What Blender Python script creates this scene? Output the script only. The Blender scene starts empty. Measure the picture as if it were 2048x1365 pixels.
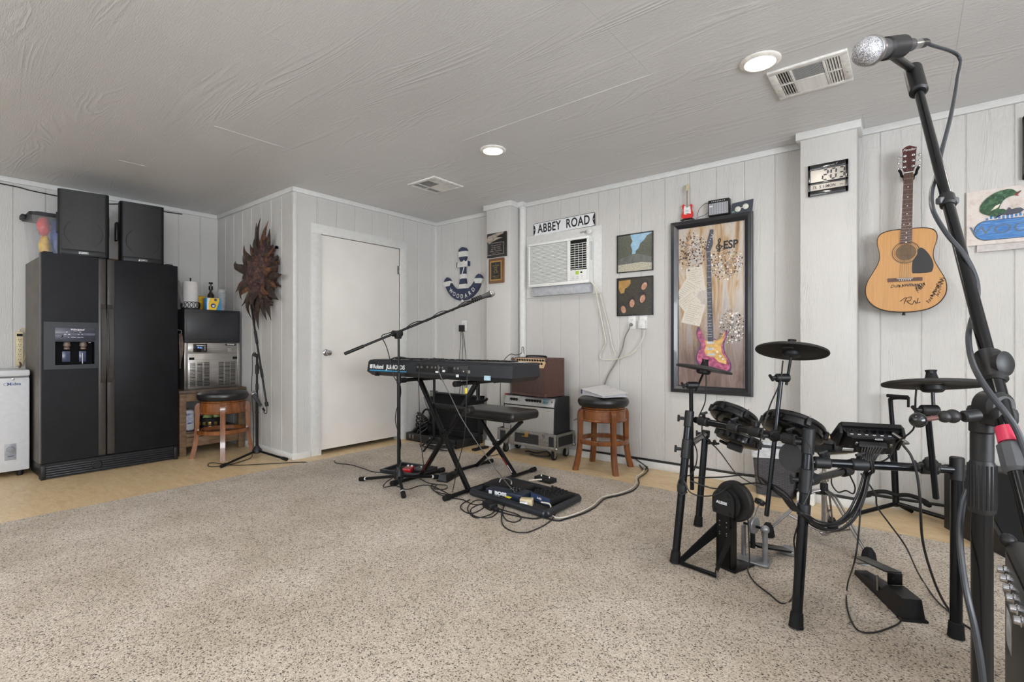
import bpy, bmesh, math, random
from math import pi, sin, cos, radians as R
from mathutils import Vector, Matrix, noise

SC = bpy.context.scene
COL = SC.collection

# ------------------------------------------------------------------ camera, world, lights, exposure
H, CEIL, FPX = 1.047, 2.44, 993.8
cd = bpy.data.cameras.new('camera')
cam = bpy.data.objects.new('camera', cd)
COL.objects.link(cam)
cd.sensor_width = 36.0
cd.lens = FPX / 2048 * 36.0
cd.shift_y = 3.5 / 2048
cd.clip_start = 0.02
cam.location = (0, 0, H)
cam.rotation_euler = (R(90), 0, R(38.58))
SC.camera = cam

W = bpy.data.worlds.new('world')
SC.world = W
W.use_nodes = True
bg = W.node_tree.nodes['Background']
bg.inputs[0].default_value = (0.75, 0.86, 1.0, 1)
bg.inputs[1].default_value = 1.0

SC.view_settings.view_transform = 'Standard'
SC.view_settings.look = 'None'
SC.view_settings.exposure = 0.42
SC.view_settings.gamma = 1.0
SC.view_settings.use_curve_mapping = False
SC.cycles.use_denoising = True
SC.cycles.max_bounces = 8
SC.cycles.sample_clamp_indirect = 6.0
SC.cycles.caustics_reflective = False
SC.cycles.caustics_refractive = False


def area(name, loc, rot, sx, sy, power, color, spread=180):
    l = bpy.data.lights.new(name, 'AREA')
    l.shape = 'RECTANGLE'
    l.size, l.size_y = sx, sy
    l.energy = power
    l.color = color
    l.spread = R(spread)
    o = bpy.data.objects.new(name, l)
    o.location = loc
    o.rotation_euler = rot
    COL.objects.link(o)
    return o


# area lamps at unseen windows behind and right, added and tilted for light
DAY = (0.90, 0.95, 1.0)
area('window_daylight', (-2.6, -2.50, 1.35), (R(116), 0, R(180)), 2.4, 1.25, 320, DAY)
area('window_daylight', (0.9, -2.50, 1.35), (R(116), 0, R(180)), 2.4, 1.25, 55, DAY)
area('window_daylight', (2.90, -0.6, 1.35), (R(116), 0, R(90)), 3.2, 1.25, 190, DAY)
LAMPS = [(-2.344, 2.718), (-0.574, 2.688), (1.2, 2.70), (-2.344, 0.25), (-0.574, 0.25), (1.2, 0.25),
         (-4.11, -1.45), (-2.344, -1.45), (-0.574, -1.45), (1.2, -1.45)]  # first two are seen; the rest are unseen repeats added for light
LAMP_W = 4.6


# ------------------------------------------------------------------ picture-to-place helpers (used to read sizes off planes)
FW, RT = (-0.62361, 0.78174), (0.78174, 0.62361)


def ray(px, py):
    a, b = (px - 1024) / FPX, -(py - 686) / FPX
    return Vector((FW[0] + RT[0] * a, FW[1] + RT[1] * a, b))


def onz(px, py, z=0.0):
    d = ray(px, py)
    return Vector((0, 0, H)) + d * ((z - H) / d.z)


def ony(px, py, y):
    d = ray(px, py)
    return Vector((0, 0, H)) + d * (y / d.y)


def onx(px, py, x):
    d = ray(px, py)
    return Vector((0, 0, H)) + d * (x / d.x)


def att(px, py, t):
    return Vector((0, 0, H)) + ray(px, py) * t


# ------------------------------------------------------------------ materials
def lin(c):
    return tuple(((v / 255) / 12.92 if v / 255 <= 0.04045 else ((v / 255 + 0.055) / 1.055) ** 2.4) for v in c) + (1.0,)


class NT:
    """small node-tree writer"""

    def __init__(s, name):
        s.m = bpy.data.materials.new(name)
        s.m.use_nodes = True
        s.t = s.m.node_tree
        s.b = s.t.nodes['Principled BSDF']
        s.tc = s.t.nodes.new('ShaderNodeTexCoord')

    def n(s, typ, **kw):
        o = s.t.nodes.new('ShaderNode' + typ)
        for k, v in kw.items():
            if k.startswith('i_'):
                key = k[2:]
                o.inputs[int(key) if key.isdigit() else key.replace('_', ' ')].default_value = v
            else:
                setattr(o, k, v)
        return o

    def l(s, a, b):
        s.t.links.new(a, b)

    def mapping(s, scale, space='Object', rot=(0, 0, 0)):
        m = s.n('Mapping')
        m.inputs['Scale'].default_value = scale
        m.inputs['Rotation'].default_value = rot
        s.l(s.tc.outputs[space], m.inputs['Vector'])
        return m.outputs[0]

    def noise(s, vec, scale=5, detail=3, rough=0.5, dist=0.0):
        o = s.n('TexNoise')
        o.inputs['Scale'].default_value = scale
        o.inputs['Detail'].default_value = detail
        o.inputs['Roughness'].default_value = rough
        o.inputs['Distortion'].default_value = dist
        s.l(vec, o.inputs['Vector'])
        return o.outputs['Fac']

    def ramp(s, fac, stops, interp='LINEAR'):
        o = s.n('ValToRGB')
        cr = o.color_ramp
        cr.interpolation = interp
        while len(cr.elements) < len(stops):
            cr.elements.new(0.5)
        for e, (p, c) in zip(cr.elements, stops):
            e.position = p
            e.color = lin(c) if max(c) > 1 or len(c) == 3 and isinstance(c[0], int) else tuple(c)
        s.l(fac, o.inputs[0])
        return o.outputs[0]

    def math(s, op, a, b=None, c=None):
        o = s.n('Math', operation=op)
        for i, v in enumerate((a, b, c)):
            if v is None:
                continue
            if isinstance(v, (int, float)):
                o.inputs[i].default_value = v
            else:
                s.l(v, o.inputs[i])
        return o.outputs[0]

    def mix(s, fac, a, b, typ='MIX'):
        o = s.n('Mix', data_type='RGBA', blend_type=typ)
        for i, v in ((0, fac), (6, a), (7, b)):
            if isinstance(v, (int, float)):
                o.inputs[i].default_value = v
            elif isinstance(v, tuple):
                o.inputs[i].default_value = lin(v) if len(v) == 3 else v
            else:
                s.l(v, o.inputs[i])
        return o.outputs[2]

    def bump(s, h, strength=0.3, dist=0.01, normal=None):
        o = s.n('Bump')
        o.inputs['Strength'].default_value = strength
        o.inputs['Distance'].default_value = dist
        s.l(h, o.inputs['Height'])
        if normal is not None:
            s.l(normal, o.inputs['Normal'])
        s.l(o.outputs[0], s.b.inputs['Normal'])
        return o.outputs[0]

    def color(s, v):
        if isinstance(v, tuple):
            s.b.inputs['Base Color'].default_value = lin(v)
        else:
            s.l(v, s.b.inputs['Base Color'])

    def set(s, rough=0.5, metal=0.0, spec=0.5, coat=0.0):
        s.b.inputs['Roughness'].default_value = rough
        s.b.inputs['Metallic'].default_value = metal
        s.b.inputs['Specular IOR Level'].default_value = spec
        s.b.inputs['Coat Weight'].default_value = coat
        return s.m


def plain(name, c, rough=0.5, metal=0.0, spec=0.5, var=0.06, scale=30, bump=0.0, coat=0.0):
    """painted / moulded surface: one colour with slight procedural unevenness"""
    t = NT(name)
    f = t.noise(t.mapping((1, 1, 1)), scale, 3)
    lo = tuple(int(max(0, v * (1 - var))) for v in c)
    hi = tuple(int(min(255, v * (1 + var))) for v in c)
    t.color(t.ramp(f, [(0.3, lo), (0.7, hi)]))
    if bump:
        t.bump(t.noise(t.mapping((1, 1, 1)), scale * 8, 2), bump, 0.002)
    return t.set(rough, metal, spec, coat)


def glow(name, c, strength):
    t = NT(name)
    t.color(c)
    t.b.inputs['Emission Color'].default_value = lin(c)
    t.b.inputs['Emission Strength'].default_value = strength
    return t.set(0.4)


def wood(name, dark, light, scale=(1, 1, 8), rough=0.4, coat=0.0, nscale=4, axis_rot=(0, 0, 0)):
    t = NT(name)
    v = t.mapping(scale, rot=axis_rot)
    f = t.noise(v, nscale, 5, 0.6, 0.6)
    t.color(t.ramp(f, [(0.25, dark), (0.75, light)]))
    t.bump(f, 0.15, 0.003)
    return t.set(rough, 0, 0.5, coat)


# ------------------------------------------------------------------ mesh builder
WM = {}


def frame(o, x, y):
    x = Vector(x).normalized()
    y = Vector(y)
    y = (y - x * y.dot(x)).normalized()
    z = x.cross(y)
    m = Matrix((x, y, z)).transposed().to_4x4()
    m.translation = Vector(o)
    return m


def along(p0, p1):
    """matrix whose z axis runs from p0 to p1, origin p0"""
    p0, p1 = Vector(p0), Vector(p1)
    z = (p1 - p0).normalized()
    up = Vector((0, 0, 1)) if abs(z.z) < 0.95 else Vector((1, 0, 0))
    x = up.cross(z).normalized()
    y = z.cross(x)
    m = Matrix((x, y, z)).transposed().to_4x4()
    m.translation = p0
    return m


class MB:
    def __init__(s, M=None):
        s.v, s.f, s.mi, s.sm, s.mats = [], [], [], [], []
        s.M = M or Matrix.Identity(4)
        s.cur = 0

    def use(s, m):
        if m not in s.mats:
            s.mats.append(m)
        s.cur = s.mats.index(m)
        return s

    def add(s, vs, fs, smooth=True, M=None):
        b = len(s.v)
        T = s.M if M is None else s.M @ M
        s.v += [T @ Vector(v) for v in vs]
        for f in fs:
            s.f.append(tuple(b + i for i in f))
            s.mi.append(s.cur)
            s.sm.append(smooth)
        return s

    def box(s, c, d, bev=0.0, M=None, seg=2):
        c, d = Vector(c), Vector(d)
        if bev <= 0:
            vs = [(c.x + i * d.x / 2, c.y + j * d.y / 2, c.z + k * d.z / 2) for i in (-1, 1) for j in (-1, 1) for k in (-1, 1)]
            fs = [(0, 1, 3, 2), (4, 6, 7, 5), (0, 4, 5, 1), (2, 3, 7, 6), (0, 2, 6, 4), (1, 5, 7, 3)]
            return s.add(vs, fs, False, M)
        bm = bmesh.new()
        bmesh.ops.create_cube(bm, size=1.0)
        for v in bm.verts:
            v.co = Vector((v.co.x * d.x, v.co.y * d.y, v.co.z * d.z)) + c
        bmesh.ops.bevel(bm, geom=list(bm.edges), offset=min(bev, min(d) * 0.49), segments=seg, profile=0.5, affect='EDGES')
        bm.verts.index_update()
        bm.normal_update()
        flat = [max(abs(q) for q in f.normal) > 0.999 for f in bm.faces]
        k = len(s.sm)
        s.add([v.co.copy() for v in bm.verts], [[v.index for v in f.verts] for f in bm.faces], True, M)
        for i, fl in enumerate(flat):
            s.sm[k + i] = not fl
        bm.free()
        return s

    def ab(s, a, b, bev=0.0, M=None):
        a, b = Vector(a), Vector(b)
        return s.box((a + b) / 2, [abs(q) for q in (b - a)], bev, M)

    def lathe(s, prof, M=None, n=24, closed=False):
        vs, fs = [], []
        m = len(prof)
        for i in range(n):
            a = 2 * pi * i / n
            for r, z in prof:
                vs.append((r * cos(a), r * sin(a), z))
        for i in range(n):
            j = (i + 1) % n
            for k in range(m - 1 + (1 if closed else 0)):
                k2 = (k + 1) % m
                fs.append((i * m + k, j * m + k, j * m + k2, i * m + k2))
        if not closed:
            if prof[0][0] > 1e-6:
                fs.append([i * m for i in range(n)][::-1])
            if prof[-1][0] > 1e-6:
                fs.append([i * m + m - 1 for i in range(n)])
        return s.add(vs, fs, True, M)

    def cyl(s, p0, p1, r0, r1=None, n=16):
        L = (Vector(p1) - Vector(p0)).length
        return s.lathe([(r0, 0), (r0 if r1 is None else r1, L)], along(p0, p1), n)

    def cap(s, p0, p1, r, n=16, b=None):
        """cylinder with softened ends"""
        L = (Vector(p1) - Vector(p0)).length
        b = min(b or r * 0.25, L * 0.4)
        return s.lathe([(r - b, 0), (r, b), (r, L - b), (r - b, L)], along(p0, p1), n)

    def tube(s, pts, r, n=8, closed=False, M=None):
        pts = [Vector(p) for p in pts]
        m = len(pts)
        rr = r if isinstance(r, (list, tuple)) else [r] * m
        vs, fs = [], []
        nrm = None
        for i, p in enumerate(pts):
            a = pts[(i - 1) % m] if (closed or i) else p
            b = pts[(i + 1) % m] if (closed or i < m - 1) else p
            t = (b - a)
            t = t.normalized() if t.length > 1e-9 else Vector((0, 0, 1))
            if nrm is None:
                up = Vector((0, 0, 1)) if abs(t.z) < 0.9 else Vector((1, 0, 0))
                nrm = up.cross(t).normalized()
            else:
                nrm = (nrm - t * nrm.dot(t))
                nrm = nrm.normalized() if nrm.length > 1e-6 else t.orthogonal().normalized()
            bn = t.cross(nrm)
            for k in range(n):
                an = 2 * pi * k / n
                vs.append(p + (nrm * cos(an) + bn * sin(an)) * rr[i])
        for i in range(m - 1 + (1 if closed else 0)):
            i2 = (i + 1) % m
            for k in range(n):
                k2 = (k + 1) % n
                fs.append((i * n + k, i * n + k2, i2 * n + k2, i2 * n + k))
        if not closed:
            fs.append(list(range(n))[::-1])
            fs.append([(m - 1) * n + k for k in range(n)])
        return s.add(vs, fs, True, M)

    def prism(s, poly, z0, z1, M=None, smooth=True):
        n = len(poly)
        area2 = sum(poly[i][0] * poly[(i + 1) % n][1] - poly[(i + 1) % n][0] * poly[i][1] for i in range(n))
        if area2 < 0:
            poly = poly[::-1]
        vs = [(x, y, z0) for x, y in poly] + [(x, y, z1) for x, y in poly]
        fs = [tuple(range(n))[::-1], tuple(range(n, 2 * n))] + [(i, (i + 1) % n, n + (i + 1) % n, n + i) for i in range(n)]
        return s.add(vs, fs, smooth, M)

    def ball(s, c, r, M=None, n=16, sc=(1, 1, 1)):
        m = n // 2
        vs, fs = [], []
        for i in range(m + 1):
            a = pi * i / m
            for k in range(n):
                b = 2 * pi * k / n
                vs.append((c[0] + r * sc[0] * sin(a) * cos(b), c[1] + r * sc[1] * sin(a) * sin(b), c[2] + r * sc[2] * cos(a)))
        for i in range(m):
            for k in range(n):
                k2 = (k + 1) % n
                fs.append((i * n + k, (i + 1) * n + k, (i + 1) * n + k2, i * n + k2))
        return s.add(vs, fs, True, M)

    def torus(s, Rr, r, M=None, n=32, k=10, sq=1.0):
        vs, fs = [], []
        for i in range(n):
            a = 2 * pi * i / n
            for j in range(k):
                b = 2 * pi * j / k
                q = Rr + r * cos(b)
                vs.append((q * cos(a), q * sin(a), r * sq * sin(b)))
        for i in range(n):
            for j in range(k):
                fs.append((i * k + j, ((i + 1) % n) * k + j, ((i + 1) % n) * k + (j + 1) % k, i * k + (j + 1) % k))
        return s.add(vs, fs, True, M)

    def build(s, name, parent=None, world=False, kind=None, label=None, sharp=35):
        me = bpy.data.meshes.new(name)
        vs = s.v
        P = WM.get(parent.name) if parent is not None else None
        if world and P is not None:
            inv = P.inverted()
            vs = [inv @ v for v in vs]
        me.from_pydata([tuple(v) for v in vs], [], s.f)
        for m in s.mats:
            me.materials.append(m)
        me.polygons.foreach_set('material_index', s.mi)
        me.polygons.foreach_set('use_smooth', s.sm)
        if any(s.sm):
            me.set_sharp_from_angle(angle=R(sharp))
        me.update()
        return link(me, name, parent, kind, label)


def link(me, name, parent=None, kind=None, label=None):
    o = bpy.data.objects.new(name, me)
    COL.objects.link(o)
    if parent is not None:
        o.parent = parent
        WM[o.name] = WM[parent.name]
    else:
        WM[o.name] = Matrix.Identity(4)
    if kind:
        o['kind'] = kind
    if label:
        o['label'] = label
    return o


def thing(name, label, cat, loc=(0, 0, 0), rot=(0, 0, 0), group=None, kind=None):
    o = bpy.data.objects.new(name, None)
    COL.objects.link(o)
    o.empty_display_size = 0.05
    o.location = loc
    o.rotation_euler = rot
    M = Matrix.Translation(Vector(loc)) @ o.rotation_euler.to_matrix().to_4x4()
    WM[o.name] = M
    if kind:
        o['kind'] = kind
    else:
        o['label'] = label
        o['category'] = cat
    if group:
        o['group'] = group
    return o


def tag(o, label, cat, group=None, kind=None):
    o['label'] = label
    o['category'] = cat
    if group:
        o['group'] = group
    if kind:
        o['kind'] = kind
    return o


def copy_tree(root, loc, rot=None, label=None, group=None):
    r = root.copy()
    COL.objects.link(r)
    r.location = loc
    if rot is not None:
        r.rotation_euler = rot
    WM[r.name] = Matrix.Translation(Vector(loc)) @ r.rotation_euler.to_matrix().to_4x4()
    if label:
        r['label'] = label
    if group:
        r['group'] = group
    for ch in list(root.children):
        c = ch.copy()
        COL.objects.link(c)
        c.parent = r
        for g in list(ch.children):
            d = g.copy()
            COL.objects.link(d)
            d.parent = c
    return r


def text(name, s, size, m, M, parent, ext=0.0006, world=False, align='CENTER', sx=1.0, off=0.0, shear=0.0, space=1.0, label=None):
    """lettering as thin raised geometry: local x along the line, y up, z out of the surface"""
    c = bpy.data.curves.new(name, 'FONT')
    c.body = s
    c.size = size
    c.extrude = ext
    c.offset = off
    c.shear = shear
    c.space_character = space
    c.align_x = align
    c.align_y = 'CENTER'
    c.resolution_u = 3
    tmp = bpy.data.objects.new(name, c)
    COL.objects.link(tmp)
    dg = bpy.context.evaluated_depsgraph_get()
    me = bpy.data.meshes.new_from_object(tmp.evaluated_get(dg))
    bpy.data.objects.remove(tmp)
    bpy.data.curves.remove(c)
    T = M @ Matrix.Diagonal((sx, 1, 1, 1))
    if world and parent is not None:
        T = WM[parent.name].inverted() @ T
    me.transform(T)
    me.materials.clear()
    me.materials.append(m)
    me.name = name
    return link(me, name, parent, label=label)


def spline(pts, n=8, closed=False):
    """Catmull-Rom through the points"""
    P = [Vector(p) for p in pts]
    out = []
    m = len(P)
    rng = m if closed else m - 1
    for i in range(rng):
        p0 = P[(i - 1) % m] if (closed or i > 0) else P[0] * 2 - P[1]
        p1, p2 = P[i], P[(i + 1) % m]
        p3 = P[(i + 2) % m] if (closed or i + 2 < m) else P[-1] * 2 - P[-2]
        for k in range(n):
            t = k / n
            out.append(0.5 * ((2 * p1) + (p2 - p0) * t + (2 * p0 - 5 * p1 + 4 * p2 - p3) * t * t + (3 * p1 - p0 - 3 * p2 + p3) * t ** 3))
    if not closed:
        out.append(P[-1])
    return out


def TR(x=0, y=0, z=0):
    return Matrix.Translation((x, y, z))


def RX(a):
    return Matrix.Rotation(R(a), 4, 'X')


def RY(a):
    return Matrix.Rotation(R(a), 4, 'Y')


def RZ(a):
    return Matrix.Rotation(R(a), 4, 'Z')


ROT_BACK = (R(90), 0, 0)          # hangs on the wall that faces -Y: local x right, y up, z out
ROT_SIDE = (R(90), 0, R(90))      # hangs on a wall that faces +X
TOWARD = (R(90), 0, R(38.58))     # faces back along the room's diagonal

# shared materials
BLACK = plain('black_plastic', (21, 21, 23), 0.48, spec=.4, bump=0.05)
BLACKM = plain('black_painted_metal', (17, 18, 20), 0.32, 0.3, spec=.4)
BLACKG = plain('black_gloss', (14, 15, 17), 0.18)
RUBBER = plain('black_rubber', (20, 20, 21), 0.75, spec=.3)
CORD = plain('black_cord', (24, 23, 24), 0.5)
CHROME = plain('chrome', (200, 200, 204), 0.14, 1.0)
STEEL = plain('brushed_steel', (170, 168, 166), 0.3, 1.0)
ALU = plain('aluminium', (170, 170, 168), 0.38, 0.9)
WHITE = plain('white_plastic', (226, 226, 224), 0.4)
INK = plain('print_white', (225, 226, 228), 0.5)
DARK = plain('dark_void', (6, 6, 7), 0.9)
GOLD = plain('gold_metal', (196, 160, 90), 0.3, 0.9)
# ------------------------------------------------------------------ room shell
def wall_mat(name, base, lo):
    t = NT(name)
    v = t.mapping((26, 26, 1.6))
    g = t.noise(v, 9, 4, 0.6, 0.8)
    g2 = t.noise(t.mapping((3.2, 3.2, 0.35)), 2.2, 4, 0.6, 1.6)
    band = t.math('FRACT', t.math('MULTIPLY', g2, 11.0))
    ridge = t.math('MULTIPLY', t.math('ABSOLUTE', t.math('SUBTRACT', band, 0.5)), 0.9)
    mask = t.math('GREATER_THAN', t.noise(t.mapping((2.5, 2.5, 0.4)), 3.0, 2), 0.56)
    hgt = t.math('ADD', t.math('MULTIPLY', g, 0.8), t.math('MULTIPLY', ridge, mask))
    spot = t.noise(t.mapping((1, 1, 1)), 1.3, 4)
    t.color(t.ramp(spot, [(0.3, lo), (0.65, base)]))
    t.bump(hgt, 0.8, 0.0045)
    return t.set(0.5, 0, 0.4)


WALL = wall_mat('wall_paint', (210, 208, 205), (201, 199, 196))
TRIM = plain('trim_paint', (216, 216, 214), 0.42, var=0.02)
DOORP = plain('door_paint', (228, 224, 219), 0.45, var=0.015, scale=4)
GAP = plain('groove_paint', (188, 185, 181), 0.7)


def ceiling_mat():
    t = NT('ceiling_paint')
    v = t.mapping((0.32, 2.6, 1))
    g = t.noise(v, 1.55, 3, 0.45, 0.9)
    band = t.math('FRACT', t.math('MULTIPLY', g, 17.0))
    ridge = t.math('POWER', t.math('ABSOLUTE', t.math('SUBTRACT', band, 0.5)), 1.6)
    mask = t.math('MULTIPLY', t.math('SUBTRACT', t.noise(t.mapping((0.55, 3.2, 1)), 1.5, 2), 0.47), 7.0)
    mask.node.use_clamp = True
    fine = t.noise(t.mapping((7, 46, 1)), 5, 4, 0.65, 0.5)
    hgt = t.math('ADD', t.math('MULTIPLY', t.math('MULTIPLY', ridge, mask), 1.3), t.math('MULTIPLY', fine, 0.55))
    tone = t.noise(t.mapping((0.5, 0.9, 1)), 1.4, 3)
    t.color(t.ramp(tone, [(0.35, (212, 211, 211)), (0.7, (221, 220, 220))]))
    t.bump(hgt, 0.85, 0.008)
    return t.set(0.33, 0, 0.45)


CEILM = ceiling_mat()


def vinyl_mat():
    t = NT('vinyl_floor')
    a = t.noise(t.mapping((3.0, 9.0, 1)), 2.6, 6, 0.65, 1.2)
    b = t.noise(t.mapping((8, 22, 1)), 5, 5, 0.7, 0.8)
    c = t.mix(t.math('MULTIPLY', b, 0.55), t.ramp(a, [(0.3, (206, 178, 134)), (0.55, (228, 204, 164)), (0.75, (238, 222, 192))]), (180, 148, 102))
    t.color(c)
    t.bump(b, 0.08, 0.002)
    return t.set(0.38, 0, 0.45)


def carpet_mat():
    t = NT('carpet_pile')
    v = t.mapping((1, 1, 1))
    vo = t.n('TexVoronoi', feature='F1')
    vo.inputs['Scale'].default_value = 230
    t.l(v, vo.inputs['Vector'])
    sp = t.n('SeparateColor')
    t.l(vo.outputs['Color'], sp.inputs[0])
    spk = t.ramp(sp.outputs[0], [(0.0, (58, 47, 38)), (0.08, (92, 78, 66)), (0.16, (172, 160, 146)), (0.45, (198, 187, 174)), (1.0, (226, 218, 207))])
    big = t.noise(v, 2.0, 5, 0.65)
    tone = t.ramp(big, [(0.32, (216, 208, 194)), (0.68, (255, 252, 248))])
    c = t.mix(1.0, spk, tone, 'MULTIPLY')
    t.color(c)
    n2 = t.noise(v, 260, 3, 0.7)
    hgt = t.math('ADD', t.math('MULTIPLY', vo.outputs['Distance'], -0.9), n2)
    t.bump(hgt, 0.7, 0.006)
    t.b.inputs['Sheen Weight'].default_value = 0.25
    return t.set(0.95, 0, 0.1)


VINYL = vinyl_mat()
CARPET = carpet_mat()
XL, XC, YC, YB, XR, YF = -5.92, -4.29, 2.25, 3.97, 3.0, -2.6

m = MB().use(VINYL)
m.ab((XL - .1, YF - .1, -0.05), (XR + .1, YB + .1, 0))
m.build('floor', kind='structure')

# carpet: a low slab with a soft, slightly wavering bound edge
m = MB().use(CARPET)
cx0, cx1, cy0, cy1 = -4.07, XR - .002, YF + .002, 3.405
random.seed(3)
xs = [cx0 + (cx1 - cx0) * i / 140 for i in range(141)]
ys = [cy0 + (cy1 - cy0) * j / 120 for j in range(121)]
vs, fs = [], []
for j, y in enumerate(ys):
    for i, x in enumerate(xs):
        z = 0.0125 + 0.0022 * noise.noise(Vector((x * 3, y * 3, 0.3)))
        xx, yy = x, y
        if i == 0:
            xx += 0.008 * noise.noise(Vector((y * 5, 1.1, 0)))
        if j == len(ys) - 1:
            yy += 0.008 * noise.noise(Vector((x * 5, 7.1, 0)))
        vs.append((xx, yy, z))
nx = len(xs)
for j in range(len(ys) - 1):
    for i in range(nx - 1):
        fs.append((j * nx + i, j * nx + i + 1, (j + 1) * nx + i + 1, (j + 1) * nx + i))
m.add(vs, fs, True)
edge = [j * nx for j in range(len(ys))] + [(len(ys) - 1) * nx + i for i in range(1, nx)]
ev = [Vector(vs[i]) for i in edge]
lo = [Vector((p.x - (0.006 if k < len(ys) else 0), p.y + (0.006 if k >= len(ys) - 1 else 0), 0.0)) for k, p in enumerate(ev)]
n_ = len(ev)
m.add(ev + lo, [(k, k + 1, n_ + k + 1, n_ + k) for k in range(n_ - 1)], True)
cp = m.build('carpet', sharp=80)
tag(cp, 'beige speckled cut pile carpet covering most of the tan floor', 'carpet')


def siding(wall, M, x0, x1, grooves, z0=0.0, z1=CEIL, holes=(), gw=0.005):
    """grooved plywood boards between the groove positions; local x along the wall, y up, z out (board face at z = 0)"""
    g = sorted([q for q in grooves if x0 < q < x1])
    ed = [x0] + g + [x1]
    cache = {}
    for a, b in zip(ed[:-1], ed[1:]):
        a2 = a + (gw / 2 if a != x0 else 0)
        b2 = b - (gw / 2 if b != x1 else 0)
        spans = [(a2, b2, z0, z1)]
        for hx0, hx1, hz0, hz1 in holes:
            ns = []
            for (p, q, r, t_) in spans:
                if q <= hx0 or p >= hx1:
                    ns.append((p, q, r, t_))
                    continue
                if p < hx0 - 0.004:
                    ns.append((p, hx0, r, t_))
                if q > hx1 + 0.004:
                    ns.append((hx1, q, r, t_))
                pp, qq = max(p, hx0), min(q, hx1)
                if r < hz0:
                    ns.append((pp, qq, r, hz0))
                if t_ > hz1:
                    ns.append((pp, qq, hz1, t_))
            spans = ns
        for (p, q, r, t_) in spans:
            if q - p < 0.003 or t_ - r < 0.003:
                continue
            key = (round(q - p, 4), round(t_ - r, 4))
            if key not in cache:
                b_ = MB().use(WALL)
                w, h = key
                c_ = 0.003
                # board with chamfered long edges
                poly = [(0, -0.0031), (0, -c_), (c_, 0), (w - c_, 0), (w, -c_), (w, -0.0031)]
                b_.add([(x, 0, z) for x, z in poly] + [(x, h, z) for x, z in poly],
                       [(i, (i + 1) % 6, 6 + (i + 1) % 6, 6 + i) for i in range(6)] + [(5, 4, 3, 2, 1, 0), (6, 7, 8, 9, 10, 11)], False)
                b_.v = [M.to_3x3() @ v for v in b_.v]
                ob = b_.build('panel', wall)
                cache[key] = ob
            else:
                ob = cache[key].copy()
                COL.objects.link(ob)
            ob.location = M @ Vector((p, r, 0))
            ob['kind'] = 'structure'


MBK = frame((0, YB, 0), (1, 0, 0), (0, 0, 1))       # back wall, faces -Y
MLF = frame((XL, 0, 0), (0, 1, 0), (0, 0, 1))       # left wall, faces +X
MCF = frame((XC, 0, 0), (0, 1, 0), (0, 0, 1))       # closet front, faces +X
MCS = frame((0, YC, 0), (1, 0, 0), (0, 0, 1))       # closet side, faces -Y

w = MB().use(GAP).ab((XC - .05, YB + .0035, 0), (XR + .1, YB + .12, CEIL)).build('wall_back', kind='structure')
siding(w, MBK, XC, XR, [-2.784 + 0.2032 * k for k in range(-8, 30)])
w = MB().use(GAP).ab((XL - .12, YF - .1, 0), (XL - .0035, YC + .01, CEIL)).build('wall_left', kind='structure')
siding(w, MLF, YF, YC, [0.655 + 0.2032 * k for k in range(-17, 8)])
w = MB().use(GAP).ab((XL - .1, YC + .0035, 0), (XC - .03, YC + .05, CEIL)).build('wall_closet_side', kind='structure')
siding(w, MCS, XL, XC - .02, [-5.72 + 0.2035 * k for k in range(0, 8)])
# closet front with the door opening
DY0, DY1, DZ = 2.514, 3.439, 2.062
w = MB().use(GAP)
w.ab((XC - .05, YC + .01, 0), (XC - .0035, DY0 - .02, CEIL)).ab((XC - .05, DY1 + .02, 0), (XC - .0035, YB + .02, CEIL))
w.ab((XC - .05, DY0 - .02, DZ + .02), (XC - .0035, DY1 + .02, CEIL))
w = w.build('wall_closet_front', kind='structure')
siding(w, MCF, YC + .02, YB, [2.479 + 0.202 * k for k in range(0, 8)], holes=[(DY0 - .02, DY1 + .02, 0, DZ + .02)])
# unseen dark closet shell added to stop light leaking under the door
MB().use(DARK).ab((XC - .62, YC + .05, 0), (XC - .6, YB + .1, CEIL)).ab((XC - .62, YC + .06, CEIL - .02), (XC - .06, YB + .1, CEIL)).ab((XC - .62, YB + .02, 0), (XC - .04, YB + .1, CEIL)).build('wall_closet_inside', kind='structure')
# walls behind and beside the camera, with unseen window openings added for the light
RW = MB().use(WALL)
for a, b in (((XL, 0), (-3.8, CEIL)), ((-1.4, 0), (-.3, CEIL)), ((2.1, 0), (XR, CEIL)), ((-3.8, 0), (-1.4, .7)), ((-3.8, 2.0), (-1.4, CEIL)),
             ((-.3, 0), (2.1, .7)), ((-.3, 2.0), (2.1, CEIL))):
    RW.ab((a[0], YF - .1, a[1]), (b[0], YF, b[1]))
RW.build('wall_front', kind='structure')
RW = MB().use(WALL)
for a, b in (((YF, 0), (-2.2, CEIL)), ((1.0, 0), (YB, CEIL)), ((-2.2, 0), (1.0, .7)), ((-2.2, 2.0), (1.0, CEIL))):
    RW.ab((XR, a[0], a[1]), (XR + .1, b[0], b[1]))
RW.build('wall_right', kind='structure')
for i, (a, b, ax) in enumerate(((-3.8, -1.4, 0), (-.3, 2.1, 0), (-2.2, 1.0, 1))):
    f = MB().use(TRIM)
    for q in (a, (a + b) / 2, b):
        if ax == 0:
            f.ab((q - .025, YF - .07, .7), (q + .025, YF - .03, 2.0))
        else:
            f.ab((XR + .03, q - .025, .7), (XR + .07, q + .025, 2.0))
    for z in (.7, 1.35, 2.0):
        if ax == 0:
            f.ab((a, YF - .07, z - .025), (b, YF - .03, z + .025))
        else:
            f.ab((XR + .03, a, z - .025), (XR + .07, b, z + .025))
    f.build('window_%d' % (i + 1), kind='structure')  # frames of the unseen added windows

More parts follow.
